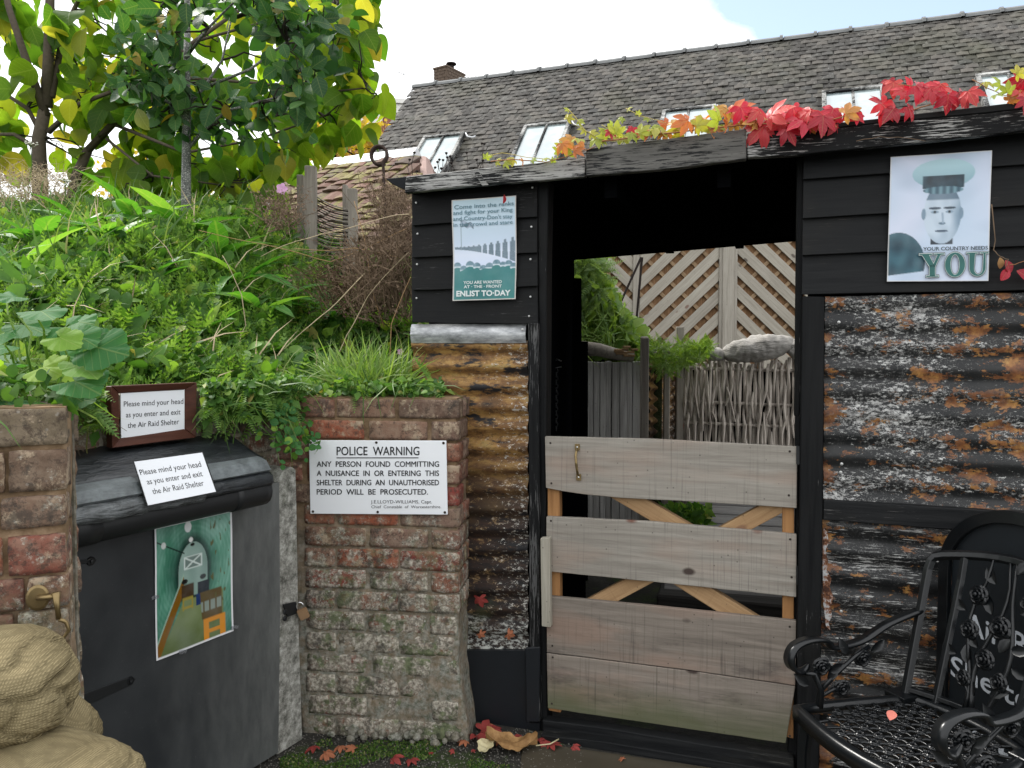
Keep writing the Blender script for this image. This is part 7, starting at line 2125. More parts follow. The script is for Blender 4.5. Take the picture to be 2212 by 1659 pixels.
# (px, py, size, colour, tip direction on the picture: +y is down)
CL = [(1050, 343, 16, 'yellow'), (1072, 350, 18, 'yellow'), (1090, 352, 20, 'yellow'), (1062, 335, 12, 'yellow'), (1110, 345, 22, 'yellow'), (1128, 350, 18, 'orange'), (1150, 345, 16, 'yellow'), (1175, 343, 18, 'yellow'), (1195, 350, 14, 'yellow'), (1205, 330, 26, 'yellow'), (1222, 322, 34, 'yellow'), (1215, 310, 32, 'orange'), (1236, 305, 36, 'orange'), (1250, 300, 30, 'yellow'), (1258, 318, 26, 'orange'), (1240, 326, 30, 'orange'), (1290, 300, 34, 'yellow'), (1312, 298, 32, 'yellow'), (1330, 290, 36, 'yellow'), (1318, 283, 26, 'red'), (1346, 296, 34, 'yellow'), (1362, 288, 30, 'yellow'), (1368, 276, 24, 'red'), (1382, 288, 34, 'yellow'), (1400, 285, 30, 'orange'), (1418, 278, 44, 'yellow'), (1440, 285, 30, 'orange'), (1452, 272, 38, 'orange'), (1470, 280, 36, 'yellow'), (1486, 262, 46, 'orange'), (1505, 272, 44, 'yellow'), (1520, 258, 50, 'orange'), (1540, 276, 36, 'orange'), (1552, 262, 50, 'yellow'), (1570, 270, 40, 'orange'), (1585, 240, 56, 'orange'), (1600, 232, 54, 'red'), (1612, 255, 56, 'orange'), (1632, 262, 44, 'orange'), (1640, 240, 46, 'red'), (1665, 250, 64, 'red'), (1650, 275, 60, 'red'), (1690, 262, 64, 'red'), (1712, 232, 48, 'red'), (1700, 280, 46, 'red'), (1735, 262, 52, 'red'), (1752, 240, 56, 'red'), (1765, 262, 50, 'orange'), (1778, 250, 60, 'red'), (1800, 236, 52, 'red'), (1808, 262, 50, 'red'), (1826, 246, 44, 'orange'), (1842, 238, 36, 'red'), (1850, 250, 28, 'red'), (1905, 225, 64, 'red'), (1930, 236, 50, 'red'), (1960, 232, 40, 'red'), (1930, 178, 46, 'red'), (1950, 195, 34, 'red'), (1978, 186, 50, 'red'), (2010, 192, 46, 'red'), (2030, 186, 44, 'red'), (2048, 205, 50, 'red'), (2070, 200, 52, 'red'), (2092, 198, 44, 'red'), (2200, 195, 50, 'red'), (2210, 172, 44, 'red'), (2215, 215, 40, 'red'), (2180, 218, 34, 'orange'), (2150, 205, 26, 'yellow'), (2128, 178, 26, 'yellow'), (2160, 185, 30, 'yellow'), (2195, 160, 30, 'yellow'), (2175, 200, 30, 'yellow')]
for (px, py, s, col) in CL:
    hang_ = .8 if col == 'red' else -.15
    vleaf(px, py, s * .82, col, (rv.normal(0, .7), hang_ + rv.normal(0, .45)), rv.uniform(-.02, .04))
    if s > 30:
        vleaf(px + rv.uniform(-16, 16), py + rv.uniform(-6, 12), s * .6, col, (rv.normal(0, .8), rv.normal(.2, .5)), rv.uniform(.02, .08))
# twining stems and tendrils
def vrun(run, r, mat=None):
    pts = [at_depth(x, y, facY(x) + .005) for x, y in run]; fine = []
    for a, b in zip(pts, pts[1:]):
        for u in (0, .33, .66): fine.append(a.lerp(b, u) + Vector((0, 0, .004 * mnoise.noise(a * 9 + Vector((u * 3, 0, 0))))))
    fine.append(pts[-1]); g = Geo(); limb(g, fine, r, r * .6, 5); me = g.mesh('vine_stem', smooth=True); me.transform(CRM.inverted()); obj('vine_stem', me, mat or VST, vine, CRM)
VST = plain('reddish_vine_stem', (0.28, 0.13, 0.06), .7, .2); VSY = plain('yellow_vine_stem', (0.40, 0.33, 0.12), .7, .2)
vrun([(1060, 348), (1110, 344), (1180, 350), (1240, 334), (1262, 326), (1300, 312)], .0022)
vrun([(1050, 338), (1085, 330), (1140, 340), (1200, 345), (1258, 325)], .0016, VSY)
vrun([(1300, 305), (1400, 292), (1500, 282), (1580, 272), (1640, 268), (1720, 266), (1800, 258), (1860, 240)], .003)
vrun([(1228, 236), (1250, 262), (1262, 280), (1290, 296), (1320, 305), (1370, 300)], .0018, VSY)
vrun([(1352, 235), (1380, 250), (1410, 258), (1440, 266)], .0016, VSY)
vrun([(1262, 280), (1240, 268), (1228, 262)], .001, VSY); vrun([(1300, 270), (1330, 285), (1356, 300)], .0014, VSY)
vrun([(1962, 240), (1990, 232), (2048, 216), (2030, 198), (1985, 188), (1940, 182)], .0022, VST)
vrun([(2100, 172), (2130, 190), (2165, 205), (2200, 215)], .0016, VST)
for (px, py) in ((1228, 238), (1250, 262), (1264, 282), (1300, 280), (1322, 272), (1356, 236), (1378, 248), (1400, 256), (1345, 255), (1225, 258), (1275, 290), (1338, 268)): vleaf(px, py, rv.uniform(10, 20), 'yellow', (rv.normal(0, .7), rv.normal(0, .6)), .02)
# runner down the wall beside the poster
vrun([(1850, 305), (1900, 296), (1960, 298), (2000, 305)], .0014, M_DRY); vrun([(2142, 440), (2150, 520), (2146, 540), (2160, 555), (2178, 562), (2172, 578)], .0018, M_DRY); vrun([(2180, 575), (2200, 570), (2230, 560)], .0014, VST)
for (px, py, s, tip) in ((2172, 562, 30, (.3, .8)), (2178, 580, 30, (-.5, .8)), (2196, 585, 40, (.9, .5)), (2215, 560, 34, (.9, 0))):
    Y = facY(px) + .05; place_leaf(np_mesh('leaf', OVAL[0], OVAL[1], True), at_depth(px, py, Y), (tip[0], -.2, -tip[1]), (.1, -1, .3), s / FPX * Y, CREEP['red'], vine)
Y = facY(2165) + .06; place_leaf(np_mesh('leaf', OVAL[0], OVAL[1], True), at_depth(2160, 556, Y), (.1, -.1, -1), (.1, -1, .1), .035, M_BROWNLEAF, vine)
# a red leaf caught on the enlist poster
l_ = np_mesh('caught_leaf', OVAL[0], OVAL[1], True); p = at_depth(1089, 420, facY(1089) + .045)
B = basis(np.array([[.05, -.2, -1]]), np.array([[.9, -.5, .1]]))[0]; s = .034
o = obj('caught_leaf', l_, CREEP['red'], None, Matrix([[B[i][j] * s for j in range(3)] + [p[i]] for i in range(3)] + [[0, 0, 0, 1]])); tag(o, 'small crimson leaf caught on the top of the enlist poster', 'leaf')

# ================================================================== planting in the yard
def yard_veg(name, label, tm, n, boxp, Yr, size, mat, seed, up=.5, cat='plant'):
    rr = np.random.default_rng(seed); P = []
    for _ in range(n):
        x, y = boxp(rr); P.append(tuple(at_depth(x, y, rr.uniform(*Yr))))
    P = np.array(P); c = P.mean(axis=0); M = Matrix.Translation((c[0], c[1], P[:, 2].min())); t = thing(name, label, cat, M)
    tip = rr.normal(0, .6, (n, 3)); tip[:, 2] += up; on = rr.normal(0, .5, (n, 3)) + np.array([0, -.6, .6])
    tag(scatter('foliage', tm, P, tip, on, rr.uniform(size[0], size[1], n), mat, t), kind='stuff')
def tri(rr):
    while True:
        x, y = rr.uniform(1225, 1400), rr.uniform(555, 785)
        if y > 560 + max(0, x - 1262) * 1.35: return x, y
yard_veg('yard_shrub', 'feathery pale green shrub at the left of the yard', FROND, 900, lambda r: (r.uniform(1225, 1310 - 40 * r.random()), r.uniform(545, 690)), (5.35, 6.0), (.10, .2), leafmat('pale_feathery_shrub', [(0, (.12, .2, .08)), (1, (.22, .30, .12))], .4), 501)
yard_veg('yard_herbs', 'bright green leafy herbs on the raised bed in the yard', OVAL, 1500, tri, (5.45, 6.0), (.05, .12), M_GRASSB, 502)
yard_veg('yard_grass', 'long bladed green grass beside the dark post in the yard', BLADE, 200, lambda r: (r.uniform(1250, 1330), r.uniform(690, 765)), (5.3, 5.6), (.12, .26), M_GRASSB, 503, .7)
def hangp(rr):
    x = rr.uniform(1385, 1535); return x, 738 + (x - 1385) * .04 + rr.random() * (70 - abs(x - 1440) * .55)
yard_veg('trailing_shrub', 'fine leaved green plant trailing over the posts toward the hurdle', FROND, 900, hangp, (5.0, 5.5), (.04, .10), M_GRASSB, 504, .1)
yard_veg('yard_weeds', 'small dark weeds between the ramp and planks below the gate rail', HERBL, 500, lambda r: (r.uniform(1430, 1530), r.uniform(1100, 1135)), (4.3, 4.8), (.03, .07), M_HERB, 505)
# pale broken stump lying above the planks
lgm = frame(at_depth(1300, 762, 5.2), 8)
g = Geo(); limb(g, [(-.14, 0, .03), (-.02, .0, .02), (.10, .01, -.01), (.22, .02, -.03)], .05, .035, 9)
o = obj('broken_log', g.mesh('broken_log', smooth=True), M_OLDPOST, None, lgm); tag(o, 'broken grey log with orange rotten wood lying above the planks', 'log')
o2 = Geo(); 
for k in range(14): 
    p = Vector((.10 + rnd.uniform(-.05, .12), -.03, rnd.uniform(-.02, .05))); o2.box(p - Vector((.025, .01, .008)), p + Vector((.025, .01, .008)))
obj('rotten_wood', o2.mesh('rotten_wood', .003), M_PINE, o, lgm)
# two dark rods leaning against the lattice fence
for k, (a, b, Y, lb_s) in enumerate((((1385, 556), (1332, 672), 6.6, 'dark thin rod leaning to the right in the yard'), ((1387, 556), (1375, 690), 6.6, 'dark thin rod standing almost upright in the yard'))):
    pa, pb_ = at_depth(*a, Y), at_depth(*b, Y); M = Matrix.Translation(pb_)
    o = obj('iron_rod', Geo().tube([pa - pb_, Vector((0, 0, 0))], .011, 6).mesh('iron_rod'), M_DRYD, None, M); tag(o, lb_s, 'rod')
# ================================================================== cast iron rose chair
def rose_geo(g, M, r, petals=3):
    """a rosette of overlapping curved petal rings with a bud"""
    for k in range(petals):
        rr_o = r * (1 - k * .27); n = 5
        for j in range(n):
            q = 2 * math.pi * j / n + k * .6; V = []; 
            for a in range(7):
                t = a / 6; ang = q + (t - .5) * 1.55; bul = 1 - .25 * (2 * t - 1) ** 2
                for (f_, h_) in ((.50, .02), (.82, .14), (1.0, .05)):
                    V.append(M @ Vector((rr_o * f_ * bul * math.cos(ang), rr_o * f_ * bul * math.sin(ang), r * (h_ * 1.3 + k * .17))))
            F = []
            for a in range(6):
                for b in range(2): i = a*3+b; F.append((i, i+1, i+4, i+3))
            n0 = len(V); V2 = [v - (M.to_3x3() @ Vector((0, 0, r * .10))) for v in V]
            m = len(V); F += [(a_+m, d_+m, c_+m, b_+m) for (a_, b_, c_, d_) in F[:12]]
            rim = [0, 1, 2] + [3*a+2 for a in range(1, 7)] + [19, 18] + [3*a for a in range(5, 0, -1)]
            F += [(rim[i], rim[(i+1) % len(rim)], rim[(i+1) % len(rim)] + m, rim[i] + m) for i in range(len(rim))]
            g.add(V + V2, F)
    g.lathe([(r * .95, -r * .04), (r * .7, r * .06), (.0001, r * .05)], 14, M)
    g.lathe([(r * .24, r * .40), (r * .20, r * .62), (r * .06, r * .70), (.0001, r * .66)], 8, M)
def iron_leaf(g, M, L):
    v, f = leaf_t([0, .2, .5, .8, 1], [.03, .2, .27, .15, .01], .45, .1); m = len(v)
    V = [M @ Vector(p) * 1.0 if False else M @ (Vector(tuple(p)) * L) for p in v]; off = M.to_3x3() @ Vector((0, 0, .003))
    V2 = [p - off for p in V]; F = [tuple(q) for q in f.tolist()] + [(q[0] + m, q[2] + m, q[1] + m) for q in f.tolist()]
    g.add(V + V2, F)
# chair frame: x to the sitter's side, y backwards, z up.  Seat front edge is at y = 0
CH_A = math.degrees(math.atan2(.36, .93)) - 90
FLc = on_ground(1712, 1528, .45)
MID = Vector((FLc.x, FLc.y, 0))
CHM2 = Matrix.Translation(MID) @ Matrix.Rotation(math.radians(CH_A), 4, 'Z')
# local x: to the left of the backward axis -> the far side is +x, so the front far corner is the origin
W_, D_ = .50, .385
chair = thing('iron_armchair', 'black cast iron garden armchair with rose pattern back and arms', 'chair', CHM2)
def cx(x, y, z): return Vector((x, y, z))
# with y pointing away from the sitter's front, the far side sits at x = 0 and the near side at x = +W
ZS = .45
def seat_out(u):
    """outline of the seat, u in 0..1 round from the far front corner"""
    pass
def arc(p, q, bow, n):
    p, q = Vector(p), Vector(q); d = q - p; nrm_ = Vector((d.y, -d.x, 0)).normalized()
    return [p + d * (k / n) + nrm_ * bow * math.sin(math.pi * k / n) for k in range(n + 1)]
ff, fn_, bn_, bf_ = Vector((0, 0, ZS)), Vector((W_, 0, ZS)), Vector((W_ - .07, D_, ZS)), Vector((.07, D_, ZS))
front = arc(ff, fn_, .045, 14); 
nearside = arc(fn_, bn_, .012, 8); back_ = arc(bn_, bf_, .03, 10); farside = arc(bf_, ff, .012, 8)
loop = front + nearside[1:] + back_[1:] + farside[1:-1]
g = Geo()
n = len(loop); c_ = sum(loop, Vector()) / n; inner = [p + (c_ - p).normalized() * .034 for p in loop]
V = []; 
for p, q in zip(loop, inner): V += [p + Vector((0, 0, -.030)), p + Vector((0, 0, .006)), p * .5 + q * .5 + Vector((0, 0, .012)), q + Vector((0, 0, .004)), q + Vector((0, 0, -.010))]
F = []
for i in range(n):
    j = (i + 1) % n
    for k in range(5): k2 = (k + 1) % 5; F.append((i*5+k, i*5+k2, j*5+k2, j*5+k))
g.add(V, F)
seat = obj('seat_frame', g.mesh('seat_frame', smooth=True), M_IRON, chair, CHM2)
# lattice of small rosettes joined by short bars
def inside(p):
    y = p.y; x0_ = .07 * y / D_ ; x1_ = W_ - .07 * y / D_
    return x0_ + .045 < p.x < x1_ - .045 and -.035 * math.sin(math.pi * p.x / W_) + .035 < y < D_ - .04
ros = []; st = .047
for i in range(14):
    for j in range(12):
        p = Vector((.03 + i * st + (j % 2) * st / 2, .01 + j * st * .85, ZS))
        if inside(p): ros.append(p)
rme = Geo(); rose_geo(rme, Matrix.Translation((0, 0, .004)), .0165, 2); rmesh = rme.mesh('rosette')
for p in ros: obj('rosette', rmesh, M_IRON, chair, CHM2 @ Matrix.Translation(p) @ Matrix.Rotation(rnd.uniform(0, 6), 4, 'Z'))
g = Geo()
for a in range(len(ros)):
    for b in range(a + 1, len(ros)):
        d = ros[b] - ros[a]
        if d.length < st * 1.12:
            m_ = (ros[a] + ros[b]) / 2 + Vector((0, 0, .004)); g.tube([ros[a], m_, ros[b]], .0042, 5, cap=False)
# stubs to the rim
for p in ros:
    if sum(1 for q in ros if 0 < (q - p).length < st * 1.12) < 6:
        q = min(inner, key=lambda w: (w - p).length); g.tube([p, q], .0042, 5, cap=False)
tag(obj('seat_lattice', g.mesh('seat_lattice', smooth=True), M_IRON, chair, CHM2), kind='stuff')
# back: leaning, slightly curved in plan
ZT, LEAN = .845, .13
def bk(u, h):
    """u across 0..1 (far to near), h 0..1 up the back"""
    x = .06 - .035 * h + (W_ - .12 + .07 * h) * u
    return Vector((x, D_ - .03 + LEAN * h + .05 * math.sin(math.pi * u) , ZS + (ZT - ZS) * h + (.035 * math.sin(math.pi * u) if h > .9 else 0)))
bs = Vector((0, 1, 0))
def flatbar(g, pts, w, t, nrmv=(0, -1, .25)):
    """bar of width w lying in the back's plane"""
    pts = [Vector(p) for p in pts]; nv = Vector(nrmv).normalized(); V = []
    for i, p in enumerate(pts):
        d = (pts[min(i+1, len(pts)-1)] - pts[max(i-1, 0)]).normalized(); s_ = d.cross(nv).normalized()
        for a_, b_ in ((-1, -.6), (-.5, 1), (.5, 1), (1, -.6)): V.append(p + s_ * a_ * w / 2 + nv * b_ * t / 2)
    F = [(i*4+k, i*4+(k+1) % 4, (i+1)*4+(k+1) % 4, (i+1)*4+k) for i in range(len(pts)-1) for k in range(4)]
    F += [(3, 2, 1, 0), tuple((len(pts)-1)*4+k for k in range(4))]; g.add(V, F)
g = Geo()
run = [bk(0, k / 10) for k in range(10)] + [bk(0.01, .965), bk(.03, .992)] + [bk(k / 12, 1.0) for k in range(1, 12)] + [bk(.97, .992), bk(.99, .965)] + [bk(1, k / 10) for k in range(9, -1, -1)]
flatbar(g, run, .030, .018)
for u in (0, 1): g.box(bk(u, 0) - Vector((.035, .04, .004)), bk(u, 0) + Vector((.035, .03, .012)))
obj('back_frame', g.mesh('back_frame', .0015), M_IRON, chair, CHM2)
g = Geo(); flatbar(g, [bk(u, .05) for u in np.linspace(0.02, .98, 11)], .022, .014); obj('back_rail', g.mesh('back_rail', .001), M_IRON, chair, CHM2)
for u in (.20, .78):
    g = Geo(); flatbar(g, [bk(u, k / 8) for k in range(9)], .026, .014); obj('splat', g.mesh('splat', .0015), M_IRON, chair, CHM2)
# rose stems between the splats
Bn = Vector((0, -1, .3)).normalized()
def onback(u, h, out=.012): return bk(u, h) + Bn * out
def faceM(p, nv=Bn, spin=0):
    z = Vector(nv).normalized(); x = Vector((1, 0, 0)); x = (x - z * x.dot(z)).normalized(); y = z.cross(x)
    M = Matrix((x, y, z)).transposed().to_4x4(); M.translation = p; return M @ Matrix.Rotation(spin, 4, 'Z')
for ub in (.36, .46, .58): 
    g = Geo(); pts = [onback(ub + .05 * math.sin(h * 6 + ub * 20), h, .004) for h in np.linspace(.05, .98, 12)]; g.tube(pts, [.008 - .004 * k / 11 for k in range(12)], 7)
    obj('rose_stem', g.mesh('rose_stem', smooth=True), M_IRON, chair, CHM2)
for (u, h, r) in ((.34, .80, .030), (.52, .63, .034), (.33, .56, .029), (.47, .40, .030), (.66, .84, .026), (.60, .30, .026), (.36, .24, .024)):
    g = Geo(); rose_geo(g, faceM(onback(u, h, .010), spin=u * 9), r, 3); obj('rose', g.mesh('rose', smooth=False), M_IRON, chair, CHM2)
for k, (u, h, sp_) in enumerate(((.42, .90, .8), (.55, .92, -.6), (.62, .76, -.9), (.44, .70, .5), (.28, .68, 1.2), (.62, .52, -1.3), (.40, .46, .9), (.55, .48, -.4), (.28, .38, 1.4), (.36, .34, .3), (.56, .20, -1), (.45, .15, .5), (.70, .66, -.5), (.66, .42, -1.8))):
    g = Geo(); iron_leaf(g, faceM(onback(u, h, .008), spin=sp_), .055); obj('iron_leaf', g.mesh('iron_leaf', fix=False, smooth=True), M_IRON, chair, CHM2)
# arms
def arm(side):
    x = 0.055 if side < 0 else W_ - .055; o_ = -.045 if side < 0 else .045; g = Geo()
    b = bk(0 if side < 0 else 1, .60)
    ctrl = [b, Vector((x + o_ * .7, D_ - .06, .655)), Vector((x + o_, D_ * .62, .612)), Vector((x + o_, D_ * .35, .607)), Vector((x + o_, .105, .632)), Vector((x + o_, .045, .640)), Vector((x + o_, -.005, .628)), Vector((x + o_, -.022, .595)), Vector((x + o_, -.008, .565)), Vector((x + o_, .022, .556)), Vector((x + o_, .048, .570))]
    pts = []
    for i in range(len(ctrl) - 1):
        p0, p1, p2, p3 = ctrl[max(i-1, 0)], ctrl[i], ctrl[i+1], ctrl[min(i+2, len(ctrl)-1)]
        for t in np.linspace(0, 1, 6)[:-1]: pts.append(.5 * ((2*p1) + (p2-p0)*t + (2*p0-5*p1+4*p2-p3)*t*t + (3*p1-p0-3*p2+p3)*t**3))
    pts.append(ctrl[-1])
    V = []; m = len(pts)
    for i, p in enumerate(pts):
        d = (pts[min(i+1, m-1)] - pts[max(i-1, 0)]).normalized(); s_ = Vector((1, 0, 0)); up = s_.cross(d).normalized(); w = .015 + .007 * (i / m); w *= 1 if i < m - 8 else (m - i) / 9
        V += [p + s_ * w - up * .005, p + s_ * w * .8 + up * .005, p + up * .008, p - s_ * w * .8 + up * .005, p - s_ * w - up * .005]
    F = [(i*5+k, i*5+(k+1) % 5, (i+1)*5+(k+1) % 5, (i+1)*5+k) for i in range(m-1) for k in range(5)] + [(4,3,2,1,0), tuple((m-1)*5+k for k in range(5))]
    g.add(V, F)
    a_ = obj('arm', g.mesh('arm', smooth=True), M_IRON, chair, CHM2)
    # rose bracket under the arm
    X = x + o_ * .6; nv = Vector((-1 if side < 0 else 1, 0, 0))
    nv = Vector((1, -.35, 0)) if side > 0 else Vector((1, -.35, 0))
    g = Geo()
    g.tube([Vector((X, .07, ZS)), Vector((X, .075, ZS + .05)), Vector((X, .05, ZS + .10)), Vector((X + o_ * .3, .025, .55))], [.011, .009, .008, .007], 7)
    g.tube([Vector((X, .075, ZS + .05)), Vector((X, .13, ZS + .09)), Vector((X, .20, ZS + .13)), Vector((X, .25, .60))], [.008, .007, .006, .006], 7)
    g.tube([Vector((X, .07, ZS + .03)), Vector((X, .12, ZS + .045)), Vector((X, .16, ZS + .035))], .006, 6)
    obj('arm_bracket', g.mesh('arm_bracket', smooth=True), M_IRON, a_, CHM2)
    for (y, z, r) in ((.075, .568, .027), (.225, .570, .027), (.15, ZS + .045, .024)):
        g = Geo(); rose_geo(g, faceM2(Vector((X, y, z)), nv), r, 3); obj('rose', g.mesh('rose'), M_IRON, a_, CHM2)
    for (y, z, sp_) in ((.03, .52, .9), (.10, .525, -.6), (.26, .585, -.9), (.165, .59, .4), (.10, ZS + .1, -1.2)):
        g = Geo(); iron_leaf(g, faceM2(Vector((X, y, z)), nv, sp_), .05); obj('iron_leaf', g.mesh('iron_leaf', fix=False, smooth=True), M_IRON, a_, CHM2)
def faceM2(p, nv, spin=0):
    z = Vector(nv).normalized(); y = Vector((0, 0, 1)); y = (y - z * y.dot(z)).normalized(); x = y.cross(z)
    M = Matrix((x, y, z)).transposed().to_4x4(); M.translation = p; return M @ Matrix.Rotation(spin, 4, 'Z')
arm(-1); arm(1)
# legs
for (x, y, dx, dy) in ((.03, .03, -.02, -.03), (W_ - .03, .03, .02, -.03), (.09, D_ - .03, -.02, .06), (W_ - .09, D_ - .03, .02, .06)):
    g = Geo(); pts = [Vector((x, y, ZS - .01)), Vector((x + dx * .4, y + dy * .2, ZS - .12)), Vector((x + dx * .3, y + dy * .3, .16)), Vector((x + dx, y + dy, .03)), Vector((x + dx * 1.3, y + dy * 1.4, 0.006))]
    g.strap(pts, .036, .022, (1, 0, 0)); obj('leg', g.mesh('leg', .004, seg=2), M_IRON, chair, CHM2)
# little pink-red leaf on the seat
sl_p = on_ground(1922, 1556, .478); B = basis(np.array([[.35, .4, .3]]), np.array([[0, -.3, 1]]))[0]; s = .038
o = obj('seat_leaf', np_mesh('seat_leaf', OVAL[0], OVAL[1], True), plain('salmon_leaf', (.55, .17, .13), .6, .3), None, Matrix([[B[i][j] * s for j in range(3)] + [sl_p[i]] for i in range(3)] + [[0, 0, 0, 1]])); tag(o, 'small salmon pink leaf lying on the iron seat', 'leaf')

# ================================================================== round-topped chalkboard behind the chair
a_, b_ = Vector((1.375, 2.45, 0)), Vector((1.555, 1.85, 0)); dv = (b_ - a_).normalized()
BDM = frame(a_, math.degrees(math.atan2(dv.y, dv.x)))
board = thing('chalkboard_sign', 'round topped black pavement board lettered Air Raid Shelter OPEN behind the chair', 'sign board', BDM)
BW = .56; BR = BW / 2; BZ = .77
def outline(w, inset, n=26):
    r = w / 2 - inset; c = w / 2
    pts = [Vector((inset, 0, .03 + inset))] + [Vector((c - r * math.cos(q), 0, BZ + r * .82 * math.sin(q))) for q in np.linspace(0, math.pi, n)] + [Vector((w - inset, 0, .03 + inset))]
    return pts
po, pi_ = outline(BW, 0), outline(BW, .045); g = Geo(); n = len(po)
V = [p + Vector((0, -.012, 0)) for p in po] + [p + Vector((0, -.020, 0)) for p in pi_] + [p + Vector((0, .02, 0)) for p in po] + [p + Vector((0, -.003, 0)) for p in pi_]
F = []
for i in range(n):
    j = (i + 1) % n; F += [(i, j, n+j, n+i), (n+i, n+j, 3*n+j, 3*n+i), (i, 2*n+i, 2*n+j, j), (2*n+i, 3*n+i, 3*n+j, 2*n+j)]
g.add(V, F); obj('rim', g.mesh('rim', .002), M_IRON, board, BDM)
g = Geo().prism([p + Vector((0, -.002, 0)) for p in outline(BW, .044)], [p + Vector((0, .012, 0)) for p in outline(BW, .044)]); obj('panel', g.mesh('panel'), M_CHALK, board, BDM)
def btext(G, s, x0, x1, z, h, bold=.02):
    v, f = text2d(s, bold); xa = min(p[0] for p in v); xb = max(p[0] for p in v)
    G.add([Vector((x0 + (x - xa) / (xb - xa) * (x1 - x0), -.0035 , z + y / CAPH * h)) for x, y in v], f)
for txt_ in (("Air Raid", .10, .42, .59, .065, .01), ("Shelter", .05, .37, .435, .065, .01), ("OPEN", .07, .36, .27, .083, .03)):
    G = Geo(); btext(G, *txt_); obj('lettering', G.mesh('lettering', fix=False), M_LETTER, board, BDM)
if 0: btext(G, "Air Raid", .10, .42, .59, .065, .01); btext(G, "Shelter", .05, .37, .435, .065, .01); btext(G, "OPEN", .07, .36, .27, .083, .03)
# folded back leg of the board
obj('rear_leg', Geo().box((.05, .12, 0), (.61, .14, .8)).mesh('rear_leg', .003), M_CHALK, board, BDM)

# ================================================================== the ground's litter
mapl = leaf_meshes(PALM); rl = np.random.default_rng(17)
LF = [(1040, 1577, 46, 0), (1060, 1590, 40, 0), (1028, 1590, 34, 0), (1080, 1600, 30, 1), (1110, 1596, 34, 0), (1165, 1603, 44, 0), (1190, 1608, 30, 0), (680, 1612, 28, 0), (700, 1628, 30, 1), (765, 1618, 24, 1), (735, 1612, 22, 1), (850, 1637, 26, 0), (888, 1640, 26, 0), (1005, 1600, 20, 1), (1238, 1612, 18, 0), (1050, 1566, 26, 1), (1640, 1654, 60, 1), (1676, 1656, 40, 1), (1345, 1640, 14, 1), (980, 1622, 12, 0), (1020, 1620, 10, 0), (930, 1625, 10, 0), (1068, 1576, 24, 0)]
LFL = ['largest crimson leaf at the left of the heap beside the pier foot', 'crimson leaf at the middle of the heap above the cream leaf', 'crimson leaf lowest at the left of the heap by the pier foot', 'orange leaf just above the large curled brown leaf', 'crimson leaf half under the large curled brown leaf', 'crimson leaf lying under the stalk of the large brown leaf', 'small crimson leaf at the very tip of the brown leaf stalk', 'crimson leaf nearest the shelter door at the left of the moss',
 'orange leaf between the two crimson leaves at the left of the moss', 'small orange leaf below the middle of the brick pier', 'small orange leaf close under the left half of the pier', 'crimson leaf on the moss below the right half of the pier', 'crimson leaf right of its twin below the right half of the pier', 'small orange leaf just right of the pier corner', 'small crimson leaf alone on the apron right of the brown leaf', 'orange leaf highest in the heap against the black base panel',
 'large orange leaf at the bottom edge below the right end of the gate', 'orange leaf at the bottom edge right of the larger orange one', 'tiny orange leaf on the apron under the middle of the gate', 'tiny crimson leaf left of the cream leaf', 'tiny crimson leaf touching the cream leaf', 'tiny crimson leaf on the grit below the pier right corner', 'crimson leaf between the heap and the large brown leaf']
for k, (px, py, s, c) in enumerate(LF):
    p = on_ground(px, py, .012); L = s / FPX * p.y * .95; B = basis(np.array([[rl.normal(), rl.normal(), .15]]), np.array([[rl.normal(0, .3), rl.normal(-.2, .3), 1]]))[0]
    o = obj('fallen_leaf', mapl[k % 3], M_FLEAF[c], None, Matrix([[B[i][j] * L for j in range(3)] + [p[i]] for i in range(3)] + [[0, 0, 0, 1]])); tag(o, LFL[k], 'leaf', 'fallen leaves on the ground')
# leaves stuck low on the corrugated panel
for k, (px, py, s) in enumerate(((1036, 1290, 26), (1036, 1368, 16), (1097, 1369, 18))):
    q = SM @ fpx(SM, px, py, -.012); B = basis(np.array([[.2 + k, 0, -1.0]]), np.array([[-.3, -1, .2]]))[0]; L = s / FPX * 3.0
    o = obj('stuck_leaf', mapl[k % 3], M_FLEAF[1 if k else 0], None, Matrix([[B[i][j] * L for j in range(3)] + [q[i]] for i in range(3)] + [[0, 0, 0, 1]])); tag(o, ('larger red leaf stuck beside the pier on the corrugated panel', 'small orange leaf stuck beside the pier low on the panel', 'small orange leaf stuck near the post low on the panel')[k], 'leaf')
# crumpled big brown leaf and a cream one
def crumple(px, py, L, W, ang, mat, label, seed, h=.03, name='large_fallen_leaf'):
    p = on_ground(px, py, .0); M = Matrix.Translation(p) @ Matrix.Rotation(ang, 4, 'Z'); V = []; F = []; n, m = 22, 14
    for i in range(n + 1):
        t = i / n; w = W * (math.sin(math.pi * min(1, t * .93 + .05)) ** .75) * (1 + .12 * math.sin(t * 19))
        for j in range(m + 1):
            v = (j / m - .5) * 2; x = (t - .5) * L; y = v * w / 2
            z = .008 + h * (abs(v) ** 1.4) * (.5 + .5 * math.sin(t * 5 + seed)) + .016 * (1 + mnoise.noise(Vector((x * 18, y * 18, seed)))) + .008 * mnoise.noise(Vector((x * 50, y * 50, seed)))
            V.append((x, y, max(.004, z)))
    for i in range(n):
        for j in range(m): a = i*(m+1)+j; F.append((a, a+m+1, a+m+2, a+1))
    t = thing(name, label, 'leaf', M); obj('blade', mesh('blade', V, F, True), mat, t, M); return t, M
t, M = crumple(1105, 1618, .19, .11, -.15, M_BROWNLEAF, 'large curled brown leaf lying before the threshold', 2.0, .045)
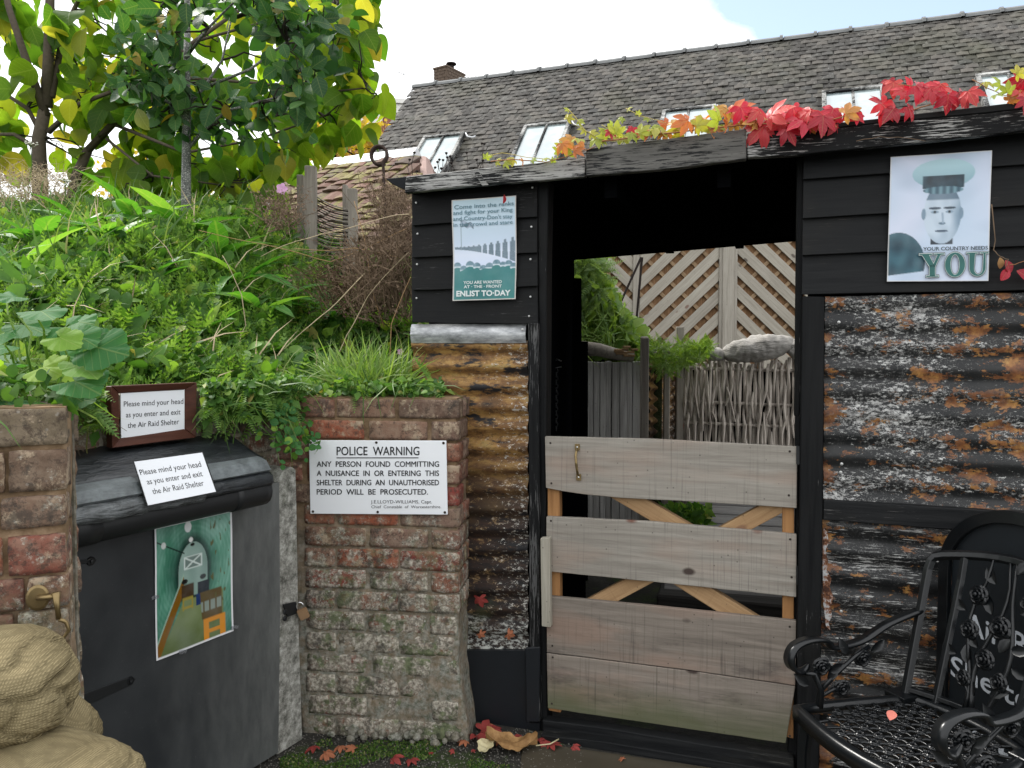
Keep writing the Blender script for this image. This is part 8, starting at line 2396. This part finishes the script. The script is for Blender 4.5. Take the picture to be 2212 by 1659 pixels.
g = Geo().tube([(.09, 0, .02), (.14, .015, .022), (.17, .04, .03)], .0022, 6); obj('leaf_stalk', g.mesh('leaf_stalk', smooth=True), M_CREAMLEAF, t, M)
crumple(1050, 1628, .085, .06, 1.2, M_CREAMLEAF, 'small cream coloured leaf tucked against the large brown leaf', 5.0, .02, 'cream_leaf')
# grit
n = 2600; P = []
while len(P) < n:
    px, py = rl.uniform(560, 1260), rl.uniform(1575, 1680); q = on_ground(px, py, 0)
    if px > 1150 and rl.random() < .6: continue
    P.append((q.x, q.y, .003))
P = np.array(P)
OCT = (np.array([(1,0,0),(-1,0,0),(0,1,0),(0,-1,0),(0,0,.7),(0,0,-.3)], dtype=np.float32), np.array([(0,2,4),(2,1,4),(1,3,4),(3,0,4),(2,0,5),(1,2,5),(3,1,5),(0,3,5)], dtype=np.int32))
tag(scatter('grit', OCT, P, rl.normal(0, 1, (n, 3)), rl.normal(0, .4, (n, 3)) + np.array([0, 0, 1]), rl.uniform(.001, .0042, n), M_GRIT), 'loose grit scattered before the pier', kind='stuff')
# moss tufts at the pier foot
n = 3500; P = []
while len(P) < n:
    px, py = rl.uniform(600, 1100), rl.uniform(1600, 1680); q = on_ground(px, py, 0)
    if mnoise.noise(Vector((q.x * 6, q.y * 6, 0))) < .05: continue
    P.append((q.x, q.y, .002))
tag(scatter('moss', HERBL, np.array(P), rl.normal(0, .5, (n, 3)) + np.array([0, 0, .8]), rl.normal(0, 1, (n, 3)), rl.uniform(.005, .012, n), M_GRASS), 'low green moss on the ground before the pier', kind='stuff')
# cigarette-white scrap
# three stray stems hanging down the wall left of the framed notice
hs = Geo()
for k in range(10):
    a = DM @ Vector((-.93 + k * .02, .06, 1.31)); b = DM @ Vector((-.93 + k * .03 + rnd.uniform(-.04, .04), .045, 1.16 + rnd.uniform(0, .1))); limb(hs, wander(a, b, 5, .02, k, 0), .0012, .0006, 4)
M = Matrix.Translation(DM @ Vector((-.85, .06, 1.3))); me = hs.mesh('hanging_roots'); me.transform(M.inverted())
tag(obj('hanging_roots', me, M_DRY, None, M), 'thin dead roots hanging down the wall beside the framed notice', 'roots')
# ------------------------------------------------------------------ end
